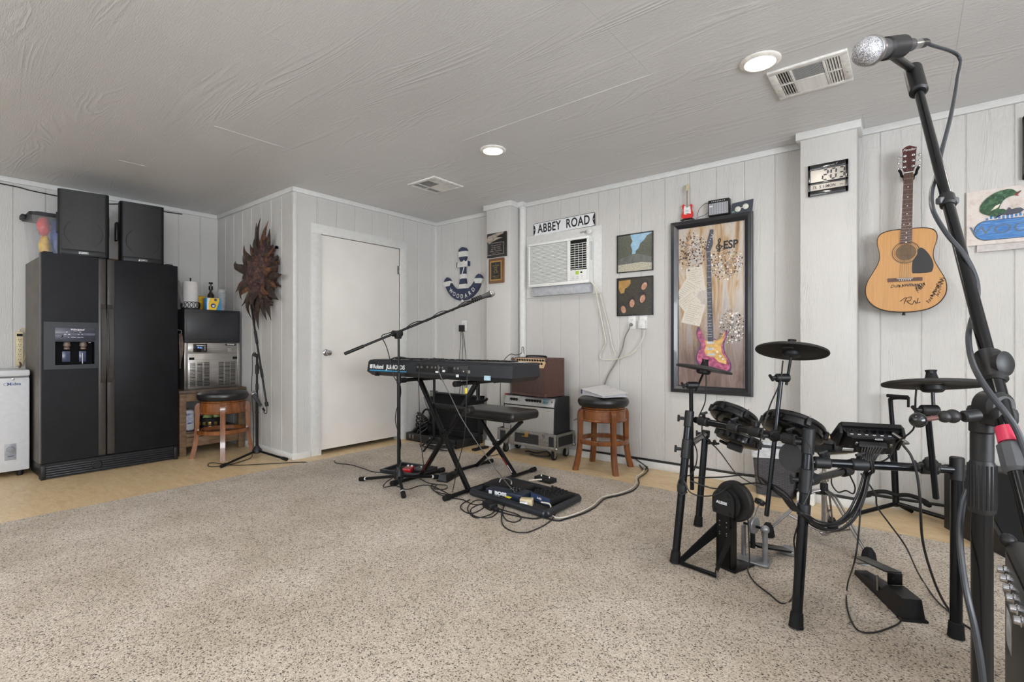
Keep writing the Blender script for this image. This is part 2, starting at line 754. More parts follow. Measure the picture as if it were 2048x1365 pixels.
# ceiling: textured plywood sheets on a backing
c = MB().use(TRIM).ab((XL - .1, YF - .1, CEIL + .010), (XR + .1, YB + .1, CEIL + .06)).build('ceiling', kind='structure')
rowy = [YF, -1.20, 0.026, 1.25, 2.465, 3.695, YB]
cache = {}
for r_ in range(len(rowy) - 1):
    y0, y1 = rowy[r_], rowy[r_ + 1]
    off = -3.483 if r_ % 2 == 1 else -4.703
    xsj = [XL] + [off + 2.44 * k for k in range(-2, 5) if XL + .05 < off + 2.44 * k < XR - .05] + [XR]
    if r_ == len(rowy) - 2:
        xsj = [XL] + [-5.1 + 2.44 * k for k in range(0, 4) if XL + .05 < -5.1 + 2.44 * k < XR - .05] + [XR]
    for a, b in zip(xsj[:-1], xsj[1:]):
        g = 0.0003
        q = MB().use(CEILM)
        q.ab((a + g, y0 + g, CEIL), (b - g, y1 - g, CEIL + .012))
        o = q.build('panel', c, kind='structure')
# filler bead visible along one long joint
m = MB().use(TRIM)
m.ab((-2.4, 2.462, CEIL - .0016), (-1.03, 2.468, CEIL + .002)).ab((-3.486, 1.3, CEIL - .0016), (-3.480, 1.76, CEIL + .002))
m.ab((-4.706, 1.09, CEIL - .0016), (-4.700, 1.27, CEIL + .002)).ab((-2.99, 3.692, CEIL - .0012), (-1.2, 3.697, CEIL + .002))
m.build('trim_ceiling_joint', kind='structure')

# crown boards
TH, TP = 0.042, 0.018


def trim(name, a, b, bev=0.002):
    return MB().use(TRIM).ab(a, b, bev).build(name, kind='structure')


z0 = CEIL - TH
PLX0, PLX1, PLY = -3.364, -3.054, 3.80
PRX0, PRX1, PRY = -0.563, -0.253, 3.785
trim('trim_crown', (XL, YF, z0), (XL + TP, YC, CEIL))
trim('trim_crown', (XL, YC - TP, z0), (XC + TP, YC, CEIL))
trim('trim_crown', (XC, YC - TP, z0), (XC + TP, YB, CEIL))
trim('trim_crown', (XC, YB - TP, z0), (PLX0, YB, CEIL))
trim('trim_crown', (-2.985, YB - TP, z0), (PRX0, YB, CEIL))
trim('trim_crown', (PRX1, YB - TP, z0), (XR, YB, CEIL))
for nm, X0, X1, YP in (('trim_pillar_cap', PLX0, PLX1, PLY), ('trim_pillar_cap', PRX0, PRX1, PRY)):
    q = MB().use(TRIM)
    e = 0.024
    q.ab((X0 - e, YP - e, CEIL - .05), (X1 + e, YB, CEIL), 0.002)
    q.build(nm, kind='structure')
for X0, X1, YP in ((PLX0, PLX1, PLY), (PRX0, PRX1, PRY)):
    MB().use(WALL).ab((X0, YP, 0), (X1, YB, CEIL), 0.003).build('trim_pillar', kind='structure')
# corner boards
trim('trim_corner', (XC - .012, YC - .006, 0), (XC + .006, YC + .03, z0))
trim('trim_corner', (XC + .0, YB - .03, 0), (XC + .012, YB, z0))
# white conduit cover beside the left pillar
q = MB().use(TRIM)
q.lathe([(.036, 0), (.036, CEIL - .04)], TR(-3.012, YB - .02, 0), 20)
q.ab((-3.054, YB - .075, CEIL - .04), (-2.968, YB, CEIL))
q.build('trim_conduit', kind='structure')
# baseboards
BH = 0.058
trim('baseboard_back', (XC, YB - .016, 0), (PLX0, YB, BH))
trim('baseboard_back', (PLX0 - .01, PLY - .014, 0), (PLX1 + .01, PLY, BH))
trim('baseboard_back', (-2.97, YB - .02, 0), (PRX0 - .012, YB, BH))
trim('baseboard_back', (PRX0 - .012, PRY - .014, 0), (PRX1 + .012, PRY, BH))
trim('baseboard_back', (PRX0 - .014, PRY - .014, 0), (PRX0, YB, BH))
trim('baseboard_back', (PRX1, PRY - .014, 0), (PRX1 + .014, YB, BH))
trim('baseboard_back', (PRX1 + .012, YB - .02, 0), (XR, YB, BH))
trim('baseboard_left', (XL, YF, 0), (XL + .014, YC, BH))
trim('baseboard_closet', (XL, YC - .012, 0), (XC + .008, YC, BH))
trim('baseboard_closet', (XC, YC - .008, 0), (XC + .010, DY0 - .10, BH))
trim('baseboard_closet', (XC, DY1 + .09, 0), (XC + .010, YB, BH))
# door casing and jamb
q = MB().use(TRIM)
q.ab((XC - .02, 2.417, 0), (XC + .012, DY0, DZ), 0.002).ab((XC - .02, DY1, 0), (XC + .012, 3.528, DZ), 0.002)
q.ab((XC - .02, 2.417, DZ), (XC + .012, 3.528, 2.15), 0.002)
q.build('trim_door_casing', kind='structure')
q = MB().use(TRIM)
q.ab((XC - .11, DY0 - .018, 0), (XC - .005, DY0, DZ)).ab((XC - .11, DY1, 0), (XC - .005, DY1 + .018, DZ)).ab((XC - .11, DY0, DZ), (XC - .005, DY1, DZ + .018))
q.build('trim_door_jamb', kind='structure')
# flush door with knob and hinges
d = MB().use(DOORP).ab((XC - .045, DY0 + .004, .042), (XC - .008, DY1 - .004, DZ - .004), 0.0015).build('door_1', kind='structure')
kn = MB().use(CHROME)
KM = along((XC - .008, 2.572, .953), (XC + .1, 2.572, .953))
kn.lathe([(.032, 0), (.032, .004), (.026, .009), (.011, .012), (.010, .03), (.018, .036), (.026, .044), (.028, .054), (.024, .063), (.012, .067), (0, .067)], KM, 24)
kn.build('door_knob', d)
for z in (1.83, .25):
    h_ = MB().use(STEEL)
    h_.cyl((XC + .002, DY1 - .002, z - .045), (XC + .002, DY1 - .002, z + .045), .006, n=10)
    h_.ab((XC - .008, DY1 - .03, z - .045), (XC - .0035, DY1 + .012, z + .045))
    h_.build('hinge', d)
# ------------------------------------------------------------------ ceiling fittings
LENS = glow('lamp_lens', (255, 246, 232), 9.0)
RING = plain('lamp_ring', (232, 228, 222), 0.4)
names = {0: 'round white downlight in front of the white wall with the air conditioner',
         1: 'round white downlight beside the square ceiling vent near the microphone'}
ring0 = None
for i, (x, y) in enumerate(LAMPS):
    lab = names.get(i, 'round white downlight on the ceiling behind the viewer')
    vis = i < 2
    if not vis:
        lab = ('left', 'middle', 'right')[0 if x < -1.5 else (1 if x < .5 else 2)] + ' round white downlight in the ' + ('nearer' if y > 0 else 'farther') + ' row behind the viewer'
        if x < -3:
            lab = 'farthest left round white downlight in the farther row behind the viewer'
        if x > 1 and y > 2:
            lab = 'round white downlight right of the picture in the front row'
    if ring0 is None:
        t = thing('ceiling_light', lab, 'ceiling light', (x, y, CEIL))
        MB().use(RING).lathe([(.094, 0), (.094, -.004), (.088, -.009), (.071, -.012), (.069, -.010), (.069, 0)], n=40).build('ring', t)
        MB().use(LENS).lathe([(.069, -.006), (.069, -.011), (.045, -.0135), (0, -.0145)], n=32).build('diffuser', t)
        ring0 = t
    else:
        t = copy_tree(ring0, (x, y, CEIL), label=lab)
    if not vis:
        t['group'] = 'downlights behind the viewer'
    l = bpy.data.lights.new('lamp', 'AREA')
    l.shape = 'DISK'
    l.size = 0.13
    l.energy = LAMP_W
    l.color = (1.0, 0.93, 0.84)
    o = bpy.data.objects.new('lamp', l)
    o.location = (x, y, CEIL - .018)
    COL.objects.link(o)


VENTM = plain('vent_enamel', (226, 224, 220), 0.35)
VSLAT = plain('vent_slat_enamel', (214, 212, 208), 0.4)
vent0 = None
for lab, cx, cy in (('square white ceiling vent beside the downlight near the microphone', -.3985, 2.993),
                    ('square white ceiling vent nearest the door, past the downlight', -3.26, 3.005)):
    if vent0 is None:
        t = thing('ceiling_vent', lab, 'vent', (cx, cy, CEIL))
        q = MB().use(DARK).ab((-.14, -.145, -.0015), (.14, .145, -.0005))
        q.build('duct_opening', t)
        q = MB().use(VENTM)
        S = .173
        for a, b in (((-S, -S, -.012), (S, -.143, 0)), ((-S, .143, -.012), (S, S, 0)), ((-S, -.143, -.012), (-.138, .143, 0)), ((.138, -.143, -.012), (S, .143, 0)),
                     ((-.078, -.143, -.012), (-.066, .143, -.002)), ((.066, -.143, -.012), (.078, .143, -.002)), ((-.138, -.006, -.012), (-.078, .006, -.002)),
                     ((.078, -.006, -.012), (.138, .006, -.002)), ((-.066, -.004, -.012), (.066, .004, -.002))):
            q.ab(a, b, 0.0015)
        q.build('frame', t)
        sl = {}
        for sx in (-1, 1):
            for sy in (-1, 1):
                for k in range(5):
                    xx = sx * .108 + (k - 2) * .0118
                    key = ('a', sx)
                    if key not in sl:
                        sl[key] = MB().use(VSLAT).box((0, 0, 0), (.0095, .132, .0012), M=RY(-38 * sx)).build('slat', t)
                        ob = sl[key]
                    else:
                        ob = sl[key].copy()
                        COL.objects.link(ob)
                    ob.location = (xx, sy * .0745, -.0085)
        for sy, ang in ((-1, -40), (1, -28)):
            for k in range(11):
                yy = sy * .0745 + (k - 5) * .0122
                key = ('b', sy)
                if key not in sl:
                    sl[key] = MB().use(VSLAT).box((0, 0, 0), (.13, .0115, .0012), M=RX(ang * sy)).build('slat', t)
                    ob = sl[key]
                else:
                    ob = sl[key].copy()
                    COL.objects.link(ob)
                ob.location = (0, yy, -.0085)
        q = MB().use(CHROME)
        for sx in (-1, 1):
            q.cyl((sx * .156, .05, -.0135), (sx * .156, .05, -.011), .004, n=8)
        q.build('screw', t)
        vent0 = t
    else:
        copy_tree(vent0, (cx, cy, CEIL), label=lab)

# ------------------------------------------------------------------ air conditioner in its wall opening
ACW = plain('ac_plastic', (236, 236, 234), 0.4, var=0.02)
ACG = plain('ac_sleeve_grey', (176, 178, 184), 0.5)
q = MB().use(TRIM)
x0, x1, z0_, z1_ = -2.975, -2.134, 1.488, 2.10
q.ab((x0, YB - .012, z0_), (x1, YB, z1_), 0.003)
q.build('trim_air_conditioner_panel', kind='structure')
t = thing('air_conditioner', 'white window air conditioner mounted through the wall under the street sign', 'air conditioner', (-2.553, YB - .012, 1.792), ROT_BACK)
wd, hh, dp = .334, .21, .085
MB().use(ACW).ab((-wd, -hh, 0), (wd, hh, dp - .014), 0.01).build('housing', t)
MB().use(ACG).ab((-wd + .02, -hh - .085, 0), (wd - .004, -hh, dp - .03), 0.004).build('sleeve', t)
fz = dp - .014
f = MB().use(ACW)
f.ab((-wd, hh - .022, fz), (wd, hh, dp), 0.005).ab((-wd, -hh, fz), (wd, -hh + .03, dp), 0.005).ab((-wd, -hh + .03, fz), (-wd + .014, hh - .022, dp), 0.004)
f.ab((wd - .022, -hh + .03, fz), (wd, hh - .022, dp), 0.004).ab((wd - .224, -hh + .03, fz), (wd - .196, hh - .022, dp), 0.003)
f.ab((wd - .196, -hh + .03, fz), (wd - .022, -hh + .125, dp - .001), 0.003)
f.build('front_frame', t)
MB().use(plain('ac_filter_grey', (188, 190, 192), 0.7)).ab((-wd + .014, -hh + .03, fz), (wd - .224, hh - .022, fz + .002)).build('intake_screen', t)
MB().use(DARK).ab((wd - .196, -hh + .125, fz), (wd - .022, hh - .022, fz + .001)).build('outlet_opening', t)
s0 = None
for k in range(28):
    y = -hh + .038 + k * .0128
    if s0 is None:
        s0 = ob = MB().use(ACW).box((0, 0, 0), (2 * wd - .236, .0062, .009), 0.002, M=RX(-20), seg=1).build('louvre', t)
    else:
        ob = s0.copy()
        COL.objects.link(ob)
    ob.location = ((-wd + .014 + wd - .224) / 2, y, fz + .007)
s0 = None
for k in range(12):
    y = -hh + .137 + k * .0205
    if s0 is None:
        s0 = ob = MB().use(ACW).box((0, 0, 0), (.176, .003, .016), 0.001, M=RX(28), seg=1).build('vane', t)
    else:
        ob = s0.copy()
        COL.objects.link(ob)
    ob.location = (wd - .109, y, fz + .006)
q = MB().use(ACW)
for k in range(4):
    q.box((wd - .15 + k * .04, .045, fz + .003), (.002, .22, .006))
q.build('vane_bar', t)
q = MB().use(plain('energy_sticker', (176, 206, 70), 0.5)).ab((wd - .135, -hh + .082, dp - .001), (wd - .1, -hh + .114, dp))
q.use(BLACK).ab((wd - .085, -hh + .092, dp - .001), (wd - .066, -hh + .106, dp))
q.build('control_sticker', t)
q = MB().use(plain('grey_print', (170, 170, 170), 0.6))
for k in range(3):
    for j in range(2):
        q.ab((wd - .17 + k * .045, -hh + .045 + j * .016, dp - .001), (wd - .15 + k * .045, -hh + .049 + j * .016, dp - .0005))
q.ab((-.09, -hh + .012, dp), (-.075, -hh + .017, dp + .0008))
q.build('control_marks', t)
q = MB().use(ACG)
for k in range(14):
    q.ab((wd - .0005, .0 + k * .012, .02), (wd + .0006, .006 + k * .012, .055))
q.build('side_vent', t)
# small white hose bib and chain beside it
t = thing('pipe_stub', 'small white pipe stub with valve on wall above right of the air conditioner', 'pipe', (-2.245, YB - .012, 2.052), ROT_BACK)
q = MB().use(TRIM).lathe([(.018, 0), (.018, .02), (.026, .022), (.026, .036), (.02, .04), (0, .042)], n=18)
q.build('cap', t)
q = MB().use(ALU)
for k in range(7):
    q.torus(.0065, .0016, TR(-.035 - k * .011, .004 * sin(k * 2.1) + .006, .012) @ RX(90 * (k % 2)), 10, 5)
q.build('chain', t)


# ------------------------------------------------------------------ street sign
ENAMEL = plain('sign_white_enamel', (228, 230, 232), 0.3, var=0.02)
INKB = plain('sign_black', (20, 22, 28), 0.35)


def rrect(x0, y0, x1, y1, r, n=5):
    P = []
    for cx, cy, a0 in ((x1 - r, y1 - r, 0), (x0 + r, y1 - r, 90), (x0 + r, y0 + r, 180), (x1 - r, y0 + r, 270)):
        for k in range(n + 1):
            a = R(a0 + 90 * k / n)
            P.append((cx + r * cos(a), cy + r * sin(a)))
    return P


t = thing('street_sign', 'white street sign with black capitals hung above the air conditioner', 'sign', (-2.547, YB - .004, 2.160), (R(90), R(-.6), 0))
MB().use(INKB).prism(rrect(-.3425, -.062, .3425, .062, .014), 0, .003).build('plate', t)
MB().use(ENAMEL).prism(rrect(-.3385, -.058, .3385, .058, .011), .003, .0036).build('face', t)
text('lettering', 'ABBEY  ROAD', .118, INKB, TR(0, 0, .0038), t, off=0.0022, sx=.735, space=1.08)
for sx in (-1, 1):
    q = MB().use(INKB)
    q.prism([(sx * .3385, .05), (sx * .3385, -.05), (sx * .328, -.04), (sx * .319, -.014), (sx * .3175, 0), (sx * .319, .014), (sx * .328, .04)], .0036, .0044, smooth=False)
    q.use(ENAMEL).torus(.0065, .0012, TR(sx * .330, 0, .0046), 12, 5)
    q.build('end_emblem', t)

# ------------------------------------------------------------------ two framed square prints (plain generic stand-ins)
FRM = plain('thin_black_frame', (28, 28, 30), 0.35)


def square_frame(name, label, zc):
    t = thing(name, label, 'picture', (-1.823, YB - .001, zc), ROT_BACK, 'square framed prints over the outlets')
    s = .164
    q = MB().use(FRM)
    for a, b in (((-s, -s, 0), (s, -s + .007, .016)), ((-s, s - .007, 0), (s, s, .016)), ((-s, -s, 0), (-s + .007, s, .016)), ((s - .007, -s, 0), (s, s, .016))):
        q.ab(a, b, 0.001)
    q.build('frame', t)
    return t


def shade_print(name, stops, scale=(3, 3, 3), n=6):
    m_ = NT(name)
    m_.color(m_.ramp(m_.noise(m_.mapping(scale), n, 5, 0.65, 0.4), stops))
    return m_.set(0.3)


t = square_frame('framed_print', 'square framed print of a tree-lined road under blue sky', 1.816)
q = MB().use(shade_print('print_sky', [(0.3, (120, 170, 205)), (0.7, (176, 205, 220))])).ab((-.157, -.157, .002), (.157, .157, .005))
q.build('backing_print', t)
tr = MB().use(shade_print('print_trees', [(0.3, (48, 52, 44)), (0.5, (82, 86, 74)), (0.75, (126, 126, 110))], (20, 20, 20), 8))
tr.prism([(-.157, .157), (-.157, -.05), (-.03, -.035), (-.022, .02), (-.038, .07), (-.02, .1), (-.035, .13), (-.04, .157)], .005, .0056, smooth=False)
tr.prism([(.157, .15), (.157, -.05), (0, -.035), (.01, .015), (.035, .035), (.05, .075), (.085, .1), (.11, .135)], .005, .0056, smooth=False)
tr.build('print_tree', t)
rd = MB().use(shade_print('print_road', [(0.3, (84, 86, 84)), (0.7, (116, 118, 114))])).prism([(-.157, -.157), (.157, -.157), (.157, -.05), (.02, -.01), (-.03, -.01), (-.157, -.05)], .0056, .006, smooth=False)
rd.build('print_road', t)
st = MB().use(shade_print('print_cream', [(0.35, (150, 148, 134)), (0.65, (206, 200, 176))], (14, 30, 1), 5))
st.prism([(-.157, -.157), (.157, -.157), (.157, -.10), (.06, -.085), (-.157, -.095)], .006, .0063, smooth=False)
st.build('print_foreground', t)

t = square_frame('framed_print', 'square framed print in dark brown with four warm ovals', 1.443)
MB().use(shade_print('print_umber', [(0.3, (34, 32, 28)), (0.55, (62, 58, 46)), (0.8, (92, 70, 48))], (14, 14, 14))).ab((-.157, -.157, .002), (.157, .157, .005)).build('backing_print', t)
hd = plain('print_charcoal', (52, 46, 44), 0.5, var=0.25, scale=60)
fc = shade_print('print_warm', [(0.3, (150, 100, 76)), (0.7, (212, 168, 140))], (9, 9, 9))
for cx, cy, a in ((.085, .085, -30), (.07, -.02, -20), (-.025, -.055, -8), (-.105, -.105, 18)):
    q = MB().use(hd).prism([(.040 * cos(R(k)), .052 * sin(R(k))) for k in range(0, 360, 15)], .005, .0056, TR(cx - .006, cy + .008, 0) @ RZ(a))
    q.use(fc).prism([(.022 * cos(R(k)), .034 * sin(R(k))) for k in range(0, 360, 15)], .0056, .0062, TR(cx, cy - .004, 0) @ RZ(a))
    q.build('print_oval', t)
MB().use(shade_print('print_ochre', [(0.3, (150, 112, 54)), (0.7, (186, 146, 84))])).prism([(-.15, .14), (-.04, .145), (-.038, .115), (-.06, .085), (-.09, .07), (-.1, .035), (-.13, .03), (-.15, .07)], .005, .0056, smooth=False).build('print_patch', t)

# ------------------------------------------------------------------ outlets
PLATE = plain('outlet_plate', (232, 232, 230), 0.35, var=0.02)


def outlet(label, x, y, z, plug=None):
    t = thing('wall_outlet', label, 'outlet', (x, y, z), ROT_BACK)
    MB().use(PLATE).ab((-.035, -.057, 0), (.035, .057, .006), 0.003).build('cover_plate', t)
    q = MB().use(PLATE)
    for s in (-1, 1):
        q.prism(rrect(-.0165, s * .0195 - .0135, .0165, s * .0195 + .0135, .009), .006, .0072)
    q.build('receptacle', t)
    q = MB().use(DARK)
    for s in (-1, 1):
        for sx in (-1, 1):
            q.ab((sx * .0065 - .001, s * .0195 - .001, .0072), (sx * .0065 + .001, s * .0195 + .0075, .0075))
        q.cyl((0, s * .0195 - .0075, .0072), (0, s * .0195 - .0075, .0075), .0024, n=8)
    q.build('slot', t)
    return t


outlet('white wall outlet with a grey plug, below the square framed prints', -1.850, YB, 1.222)
outlet('white wall outlet holding the boxy white plug, below the square framed prints', -1.748, YB, 1.222)
outlet('white wall outlet with a black adapter, below the anchor', -3.84, YB, 1.235)
t = thing('power_adapter', 'black power adapter plugged into the outlet below the anchor', 'adapter', (-3.855, YB - .0075, 1.213), ROT_BACK)
MB().use(BLACK).ab((-.03, -.042, 0), (.03, .03, .04), 0.006).build('body', t)
cw = MB().use(CORD)
for dx, w_ in ((-.04, .012), (.0, .006), (.04, -.012)):
    pts = [(-3.855 + dx * .4, YB - .03, 1.175)] + [(-3.855 + dx + w_ * sin(k * 1.5), YB - .014, 1.175 - .1 * k) for k in range(1, 9)]
    cw.tube(spline(pts, 4), .0028, 6)
c_ = cw.build('adapter_cable')
tag(c_, 'thin black wires hanging from the adapter below the anchor', 'cable')
t = thing('plug', 'boxy white plug of the air conditioner in the outlet', 'plug', (-1.744, YB - .0075, 1.205), ROT_BACK)
MB().use(WHITE).ab((-.034, -.04, 0), (.028, .03, .034), 0.006).build('body', t)
GREY = plain('grey_cord', (134, 130, 122), 0.5)
IVORY = plain('ivory_cord', (214, 208, 196), 0.5)
t = thing('plug', 'small round grey plug in the outlet below the square framed prints', 'plug', (-1.852, YB - .0075, 1.202), ROT_BACK)
MB().use(GREY).lathe([(.014, 0), (.015, .016), (.009, .026), (.005, .034)], n=14).build('body', t)
# cords (run close to the wall)
ys_ = YB - .022


def wallpath(pts, y=ys_, n=6):
    return spline([ony(px, py, y - (dy or 0)) for px, py, dy in pts], n)


c_ = MB().use(GREY).tube([Vector((-1.852, YB - .042, 1.202))] + wallpath([(1259, 657, .03), (1250, 675, .01), (1244, 700, 0), (1232, 725, 0), (1216, 752, 0), (1208, 775, .0)]), .0055, 8).build('power_cable')
tag(c_, 'grey power cord dropping from the outlet to behind the bar stool', 'cable')
c_ = MB().use(IVORY).tube(wallpath([(1181, 563, .06), (1190, 575, .04), (1195, 600, .02), (1203, 640, 0), (1211, 680, 0), (1209, 690, 0), (1200, 712, 0), (1204, 720, .005), (1228, 720, .01),
                                    (1255, 712, .012), (1264, 707, .012), (1276, 695, .01), (1286, 675, .01), (1289, 662, .01)]), .0052, 8).build('power_cable')
tag(c_, 'ivory cord looping from the air conditioner to the outlet', 'cable')
c_ = MB().use(IVORY).tube(wallpath([(1181, 563, .062), (1196, 580, .03), (1206, 610, 0), (1216, 650, 0), (1224, 690, 0), (1232, 712, 0.002)]), .0042, 8).build('spare_cable')
tag(c_, 'second ivory lead hanging beside the air conditioner cord loop', 'cable')
# ------------------------------------------------------------------ large framed painting
t = thing('framed_painting', 'tall black framed painting of a pink electric guitar with blossoms', 'painting', (-1.197, YB - .002, 1.332), ROT_BACK)
PW, PH = .306, .682
FB = plain('picture_frame_black', (30, 30, 34), 0.28, coat=0.3)
FE = plain('picture_frame_edge', (120, 124, 132), 0.3, 0.6)
# mitred mouldings: cross-section swept per side
fw_ = .058
prof = [(0, 0), (0, .026), (.006, .034), (.03, .036), (.05, .024), (fw_, .018), (fw_, 0)]


def mitre(m, side):
    W_, H_ = PW, PH
    vs = []
    for end in (0, 1):
        for d, z in prof:
            if side == 'b':
                vs.append(((-W_ + d) if end == 0 else (W_ - d), -H_ + d, z))
            if side == 't':
                vs.append(((W_ - d) if end == 0 else (-W_ + d), H_ - d, z))
            if side == 'l':
                vs.append((-W_ + d, (H_ - d) if end == 0 else (-H_ + d), z))
            if side == 'r':
                vs.append((W_ - d, (-H_ + d) if end == 0 else (H_ - d), z))
    k = len(prof)
    m.add(vs, [(i, i + 1, k + i + 1, k + i) for i in range(k - 1)], False)


for side in 'btlr':
    q = MB().use(FB)
    mitre(q, side)
    q.build('moulding', t)
q = MB().use(FE)
for e, z in ((.004, .0345), (fw_ - .002, .0195)):
    W_, H_ = PW - e, PH - e
    r_ = .0028
    q.tube([(-W_, -H_, z), (W_, -H_, z), (W_, H_, z), (-W_, H_, z)], r_, 6, closed=True)
q.build('silver_fillet', t)
# canvas ground: vertical wash of ochre, cream, brown and violet
c = NT('canvas_wash')
v1 = c.mapping((9, 1.4, 1))
a = c.noise(v1, 1.7, 5, 0.65, 0.8)
b = c.noise(c.mapping((30, 3, 1)), 4, 4, 0.7)
up = c.n('SeparateXYZ')
c.l(c.tc.outputs['Object'], up.inputs[0])
hgt = c.math('MULTIPLY_ADD', up.outputs[1], 0.72, 0.5)
warm = c.ramp(a, [(0.3, (118, 98, 82)), (0.40, (178, 142, 100)), (0.48, (200, 176, 146)), (0.56, (206, 198, 188)), (0.7, (178, 172, 172))])
cool = c.ramp(a, [(0.3, (84, 68, 66)), (0.5, (128, 104, 96)), (0.7, (150, 136, 136)), (0.85, (178, 168, 164))])
mx = c.mix(c.ramp(hgt, [(0.2, (0, 0, 0)), (0.55, (255, 255, 255))]), cool, warm)
c.color(c.mix(c.math('MULTIPLY', b, 0.30), mx, (92, 74, 64)))
c.bump(b, 0.2, 0.002)
c.set(0.35)
MB().use(c.m).ab((-PW + fw_ - .002, -PH + fw_ - .002, .006), (PW - fw_ + .002, PH - fw_ + .002, .010)).build('canvas', t)
CW, CH = (PW - fw_) * 2, (PH - fw_) * 2       # 0.496 x 1.248


def cv(u, v):
    """canvas position from 0..1 fractions (v measured downward)"""
    return (-CW / 2 + u * CW, CH / 2 - v * CH)


def splat(name, mats, cx, cy, rx, ry, n, r0, r1, seed, z=.0102):
    rnd = random.Random(seed)
    q = MB()
    for k in range(n):
        a_ = rnd.random() * 2 * pi
        d_ = rnd.random() ** .6
        x, y = cx + rx * d_ * cos(a_), cy + ry * d_ * sin(a_)
        if abs(x) > CW / 2 - .008 or abs(y) > CH / 2 - .008:
            continue
        r = r0 + (r1 - r0) * rnd.random() ** 2
        q.use(rnd.choice(mats))
        kk = rnd.choice((5, 6, 7))
        ph = rnd.random() * 6
        q.prism([(x + r * (.6 + .5 * rnd.random()) * cos(ph + 2 * pi * i / kk), y + r * (.6 + .5 * rnd.random()) * sin(ph + 2 * pi * i / kk)) for i in range(kk)],
                z - .0006, z + .0001 * (k % 12), smooth=False)
    q.build(name, t, kind='stuff')


P1 = plain('paint_cream', (222, 212, 196), 0.5)
P2 = plain('paint_umber', (74, 56, 46), 0.5)
P3 = plain('paint_grey', (134, 128, 124), 0.5)
P4 = plain('paint_tan', (188, 146, 112), 0.5)
P5 = plain('paint_white', (232, 232, 230), 0.5)
P6 = plain('paint_black', (38, 34, 34), 0.5)
P7 = plain('paint_brown', (118, 88, 68), 0.5)
x, y = cv(.2, .15)
splat('blossom', [P1, P2, P3, P3, P4, P2, P6, P7], x, y, .13, .15, 520, .002, .010, 1)
x, y = cv(.72, .24)
splat('blossom', [P1, P2, P3, P3, P4, P2, P5, P7], x, y, .13, .13, 520, .002, .009, 2)
x, y = cv(.82, .63)
splat('blossom', [P5, P6, P3, P1, P3, P2, P7, P3], x, y, .095, .13, 460, .002, .009, 4)
PAP = NT('paper_sheet')
pn = PAP.noise(PAP.mapping((20, 160, 1)), 3, 3, 0.7)
PAP.color(PAP.ramp(pn, [(0.35, (176, 170, 158)), (0.5, (216, 208, 194)), (0.7, (226, 220, 208))]))
PAP.set(0.6)
z = .0106
for k, (u, v, w, h, a_) in enumerate(((.27, .33, .14, .2, 6), (.17, .40, .15, .16, -32), (.17, .47, .15, .14, 38), (.24, .545, .15, .18, -16))):
    x, y = cv(u, v)
    M_ = TR(x, y, 0) @ RZ(a_)
    q = MB().use(PAP.m).prism([(-w / 2, -h / 2), (w / 2, -h / 2 + .006), (w / 2 - .004, h / 2), (-w / 2 + .003, h / 2 - .003)], z + k * .0003, z + k * .0003 + .0003, M_, smooth=False)
    q.build('paper_sheet', t)
    q = MB().use(P3)
    for i in range(9):
        yy = h / 2 - .025 - i * .016
        q.ab((-w / 2 + .02, yy, z + k * .0003 + .0003), (w / 2 - .02 - .02 * ((i * 7) % 3), yy + .0018, z + k * .0003 + .0004), M=M_)
    q.build('writing', t, kind='stuff')
# painted guitar
z = .0125
PNK = NT('paint_pink')
PNK.color(PNK.ramp(PNK.noise(PNK.mapping((14, 14, 1)), 2.5, 4), [(0.3, (104, 50, 84)), (0.5, (168, 74, 110)), (0.7, (206, 112, 140))]))
PNK.set(0.3)
body = [(.31, .765), (.335, .742), (.36, .75), (.385, .775), (.42, .80), (.46, .812), (.53, .81), (.56, .80), (.60, .812), (.64, .81), (.68, .795), (.70, .768),
        (.725, .758), (.735, .775), (.715, .80), (.69, .83), (.70, .865), (.75, .90), (.785, .925), (.775, .955), (.72, .965), (.62, .955), (.52, .945), (.42, .94),
        (.335, .93), (.30, .905), (.32, .87), (.355, .845), (.36, .82), (.32, .795)]
gv_ = lambda v: .63 + (v - .742) * 1.256
B_ = [cv(.52 + (u - .52) * 1.1, gv_(v)) for u, v in body]
sp = [(p.x, p.y) for p in spline([(x, y, 0) for x, y in B_], 4, True)]
cxm = sum(p[0] for p in sp) / len(sp)
cym = sum(p[1] for p in sp) / len(sp)
PUR = plain('paint_purple_edge', (84, 50, 92), 0.35)
MB().use(PUR).prism(sp, z, z + .0008, smooth=False).build('painted_guitar_edge', t)
MB().use(PNK.m).prism([(cxm + (x - cxm) * .93, cym + (y - cym) * .93) for x, y in sp], z + .0008, z + .0014, smooth=False).build('painted_guitar_body', t)
gd = [(.43, .81), (.52, .805), (.60, .81), (.665, .79), (.70, .765), (.69, .80), (.65, .835), (.66, .87), (.72, .90), (.72, .925), (.62, .915), (.55, .89), (.45, .885), (.42, .86), (.445, .835)]
MB().use(plain('paint_gold', (208, 166, 96), 0.4, var=.15)).prism([cv(.52 + (u - .52) * 1.1, gv_(v)) for u, v in gd], z + .0014, z + .0019, smooth=False).build('painted_pickguard', t)
nk = MB().use(plain('paint_neck', (70, 72, 82), 0.4, var=.3, scale=90))
a0, a1, b0, b1 = cv(.445, .155), cv(.505, .155), cv(.468, .735), cv(.552, .735)
nk.prism([a0, a1, b1, b0], z + .0019, z + .0024, smooth=False)
nk.prism([cv(.44, .16), cv(.435, .14), cv(.46, .09), cv(.49, .045), (cv(.50, .028)), cv(.55, .028), cv(.55, .06), cv(.53, .07), cv(.545, .10), cv(.54, .125), cv(.505, .16)], z + .0016, z + .0021, smooth=False)
nk.build('painted_neck', t)
q = MB().use(P5)
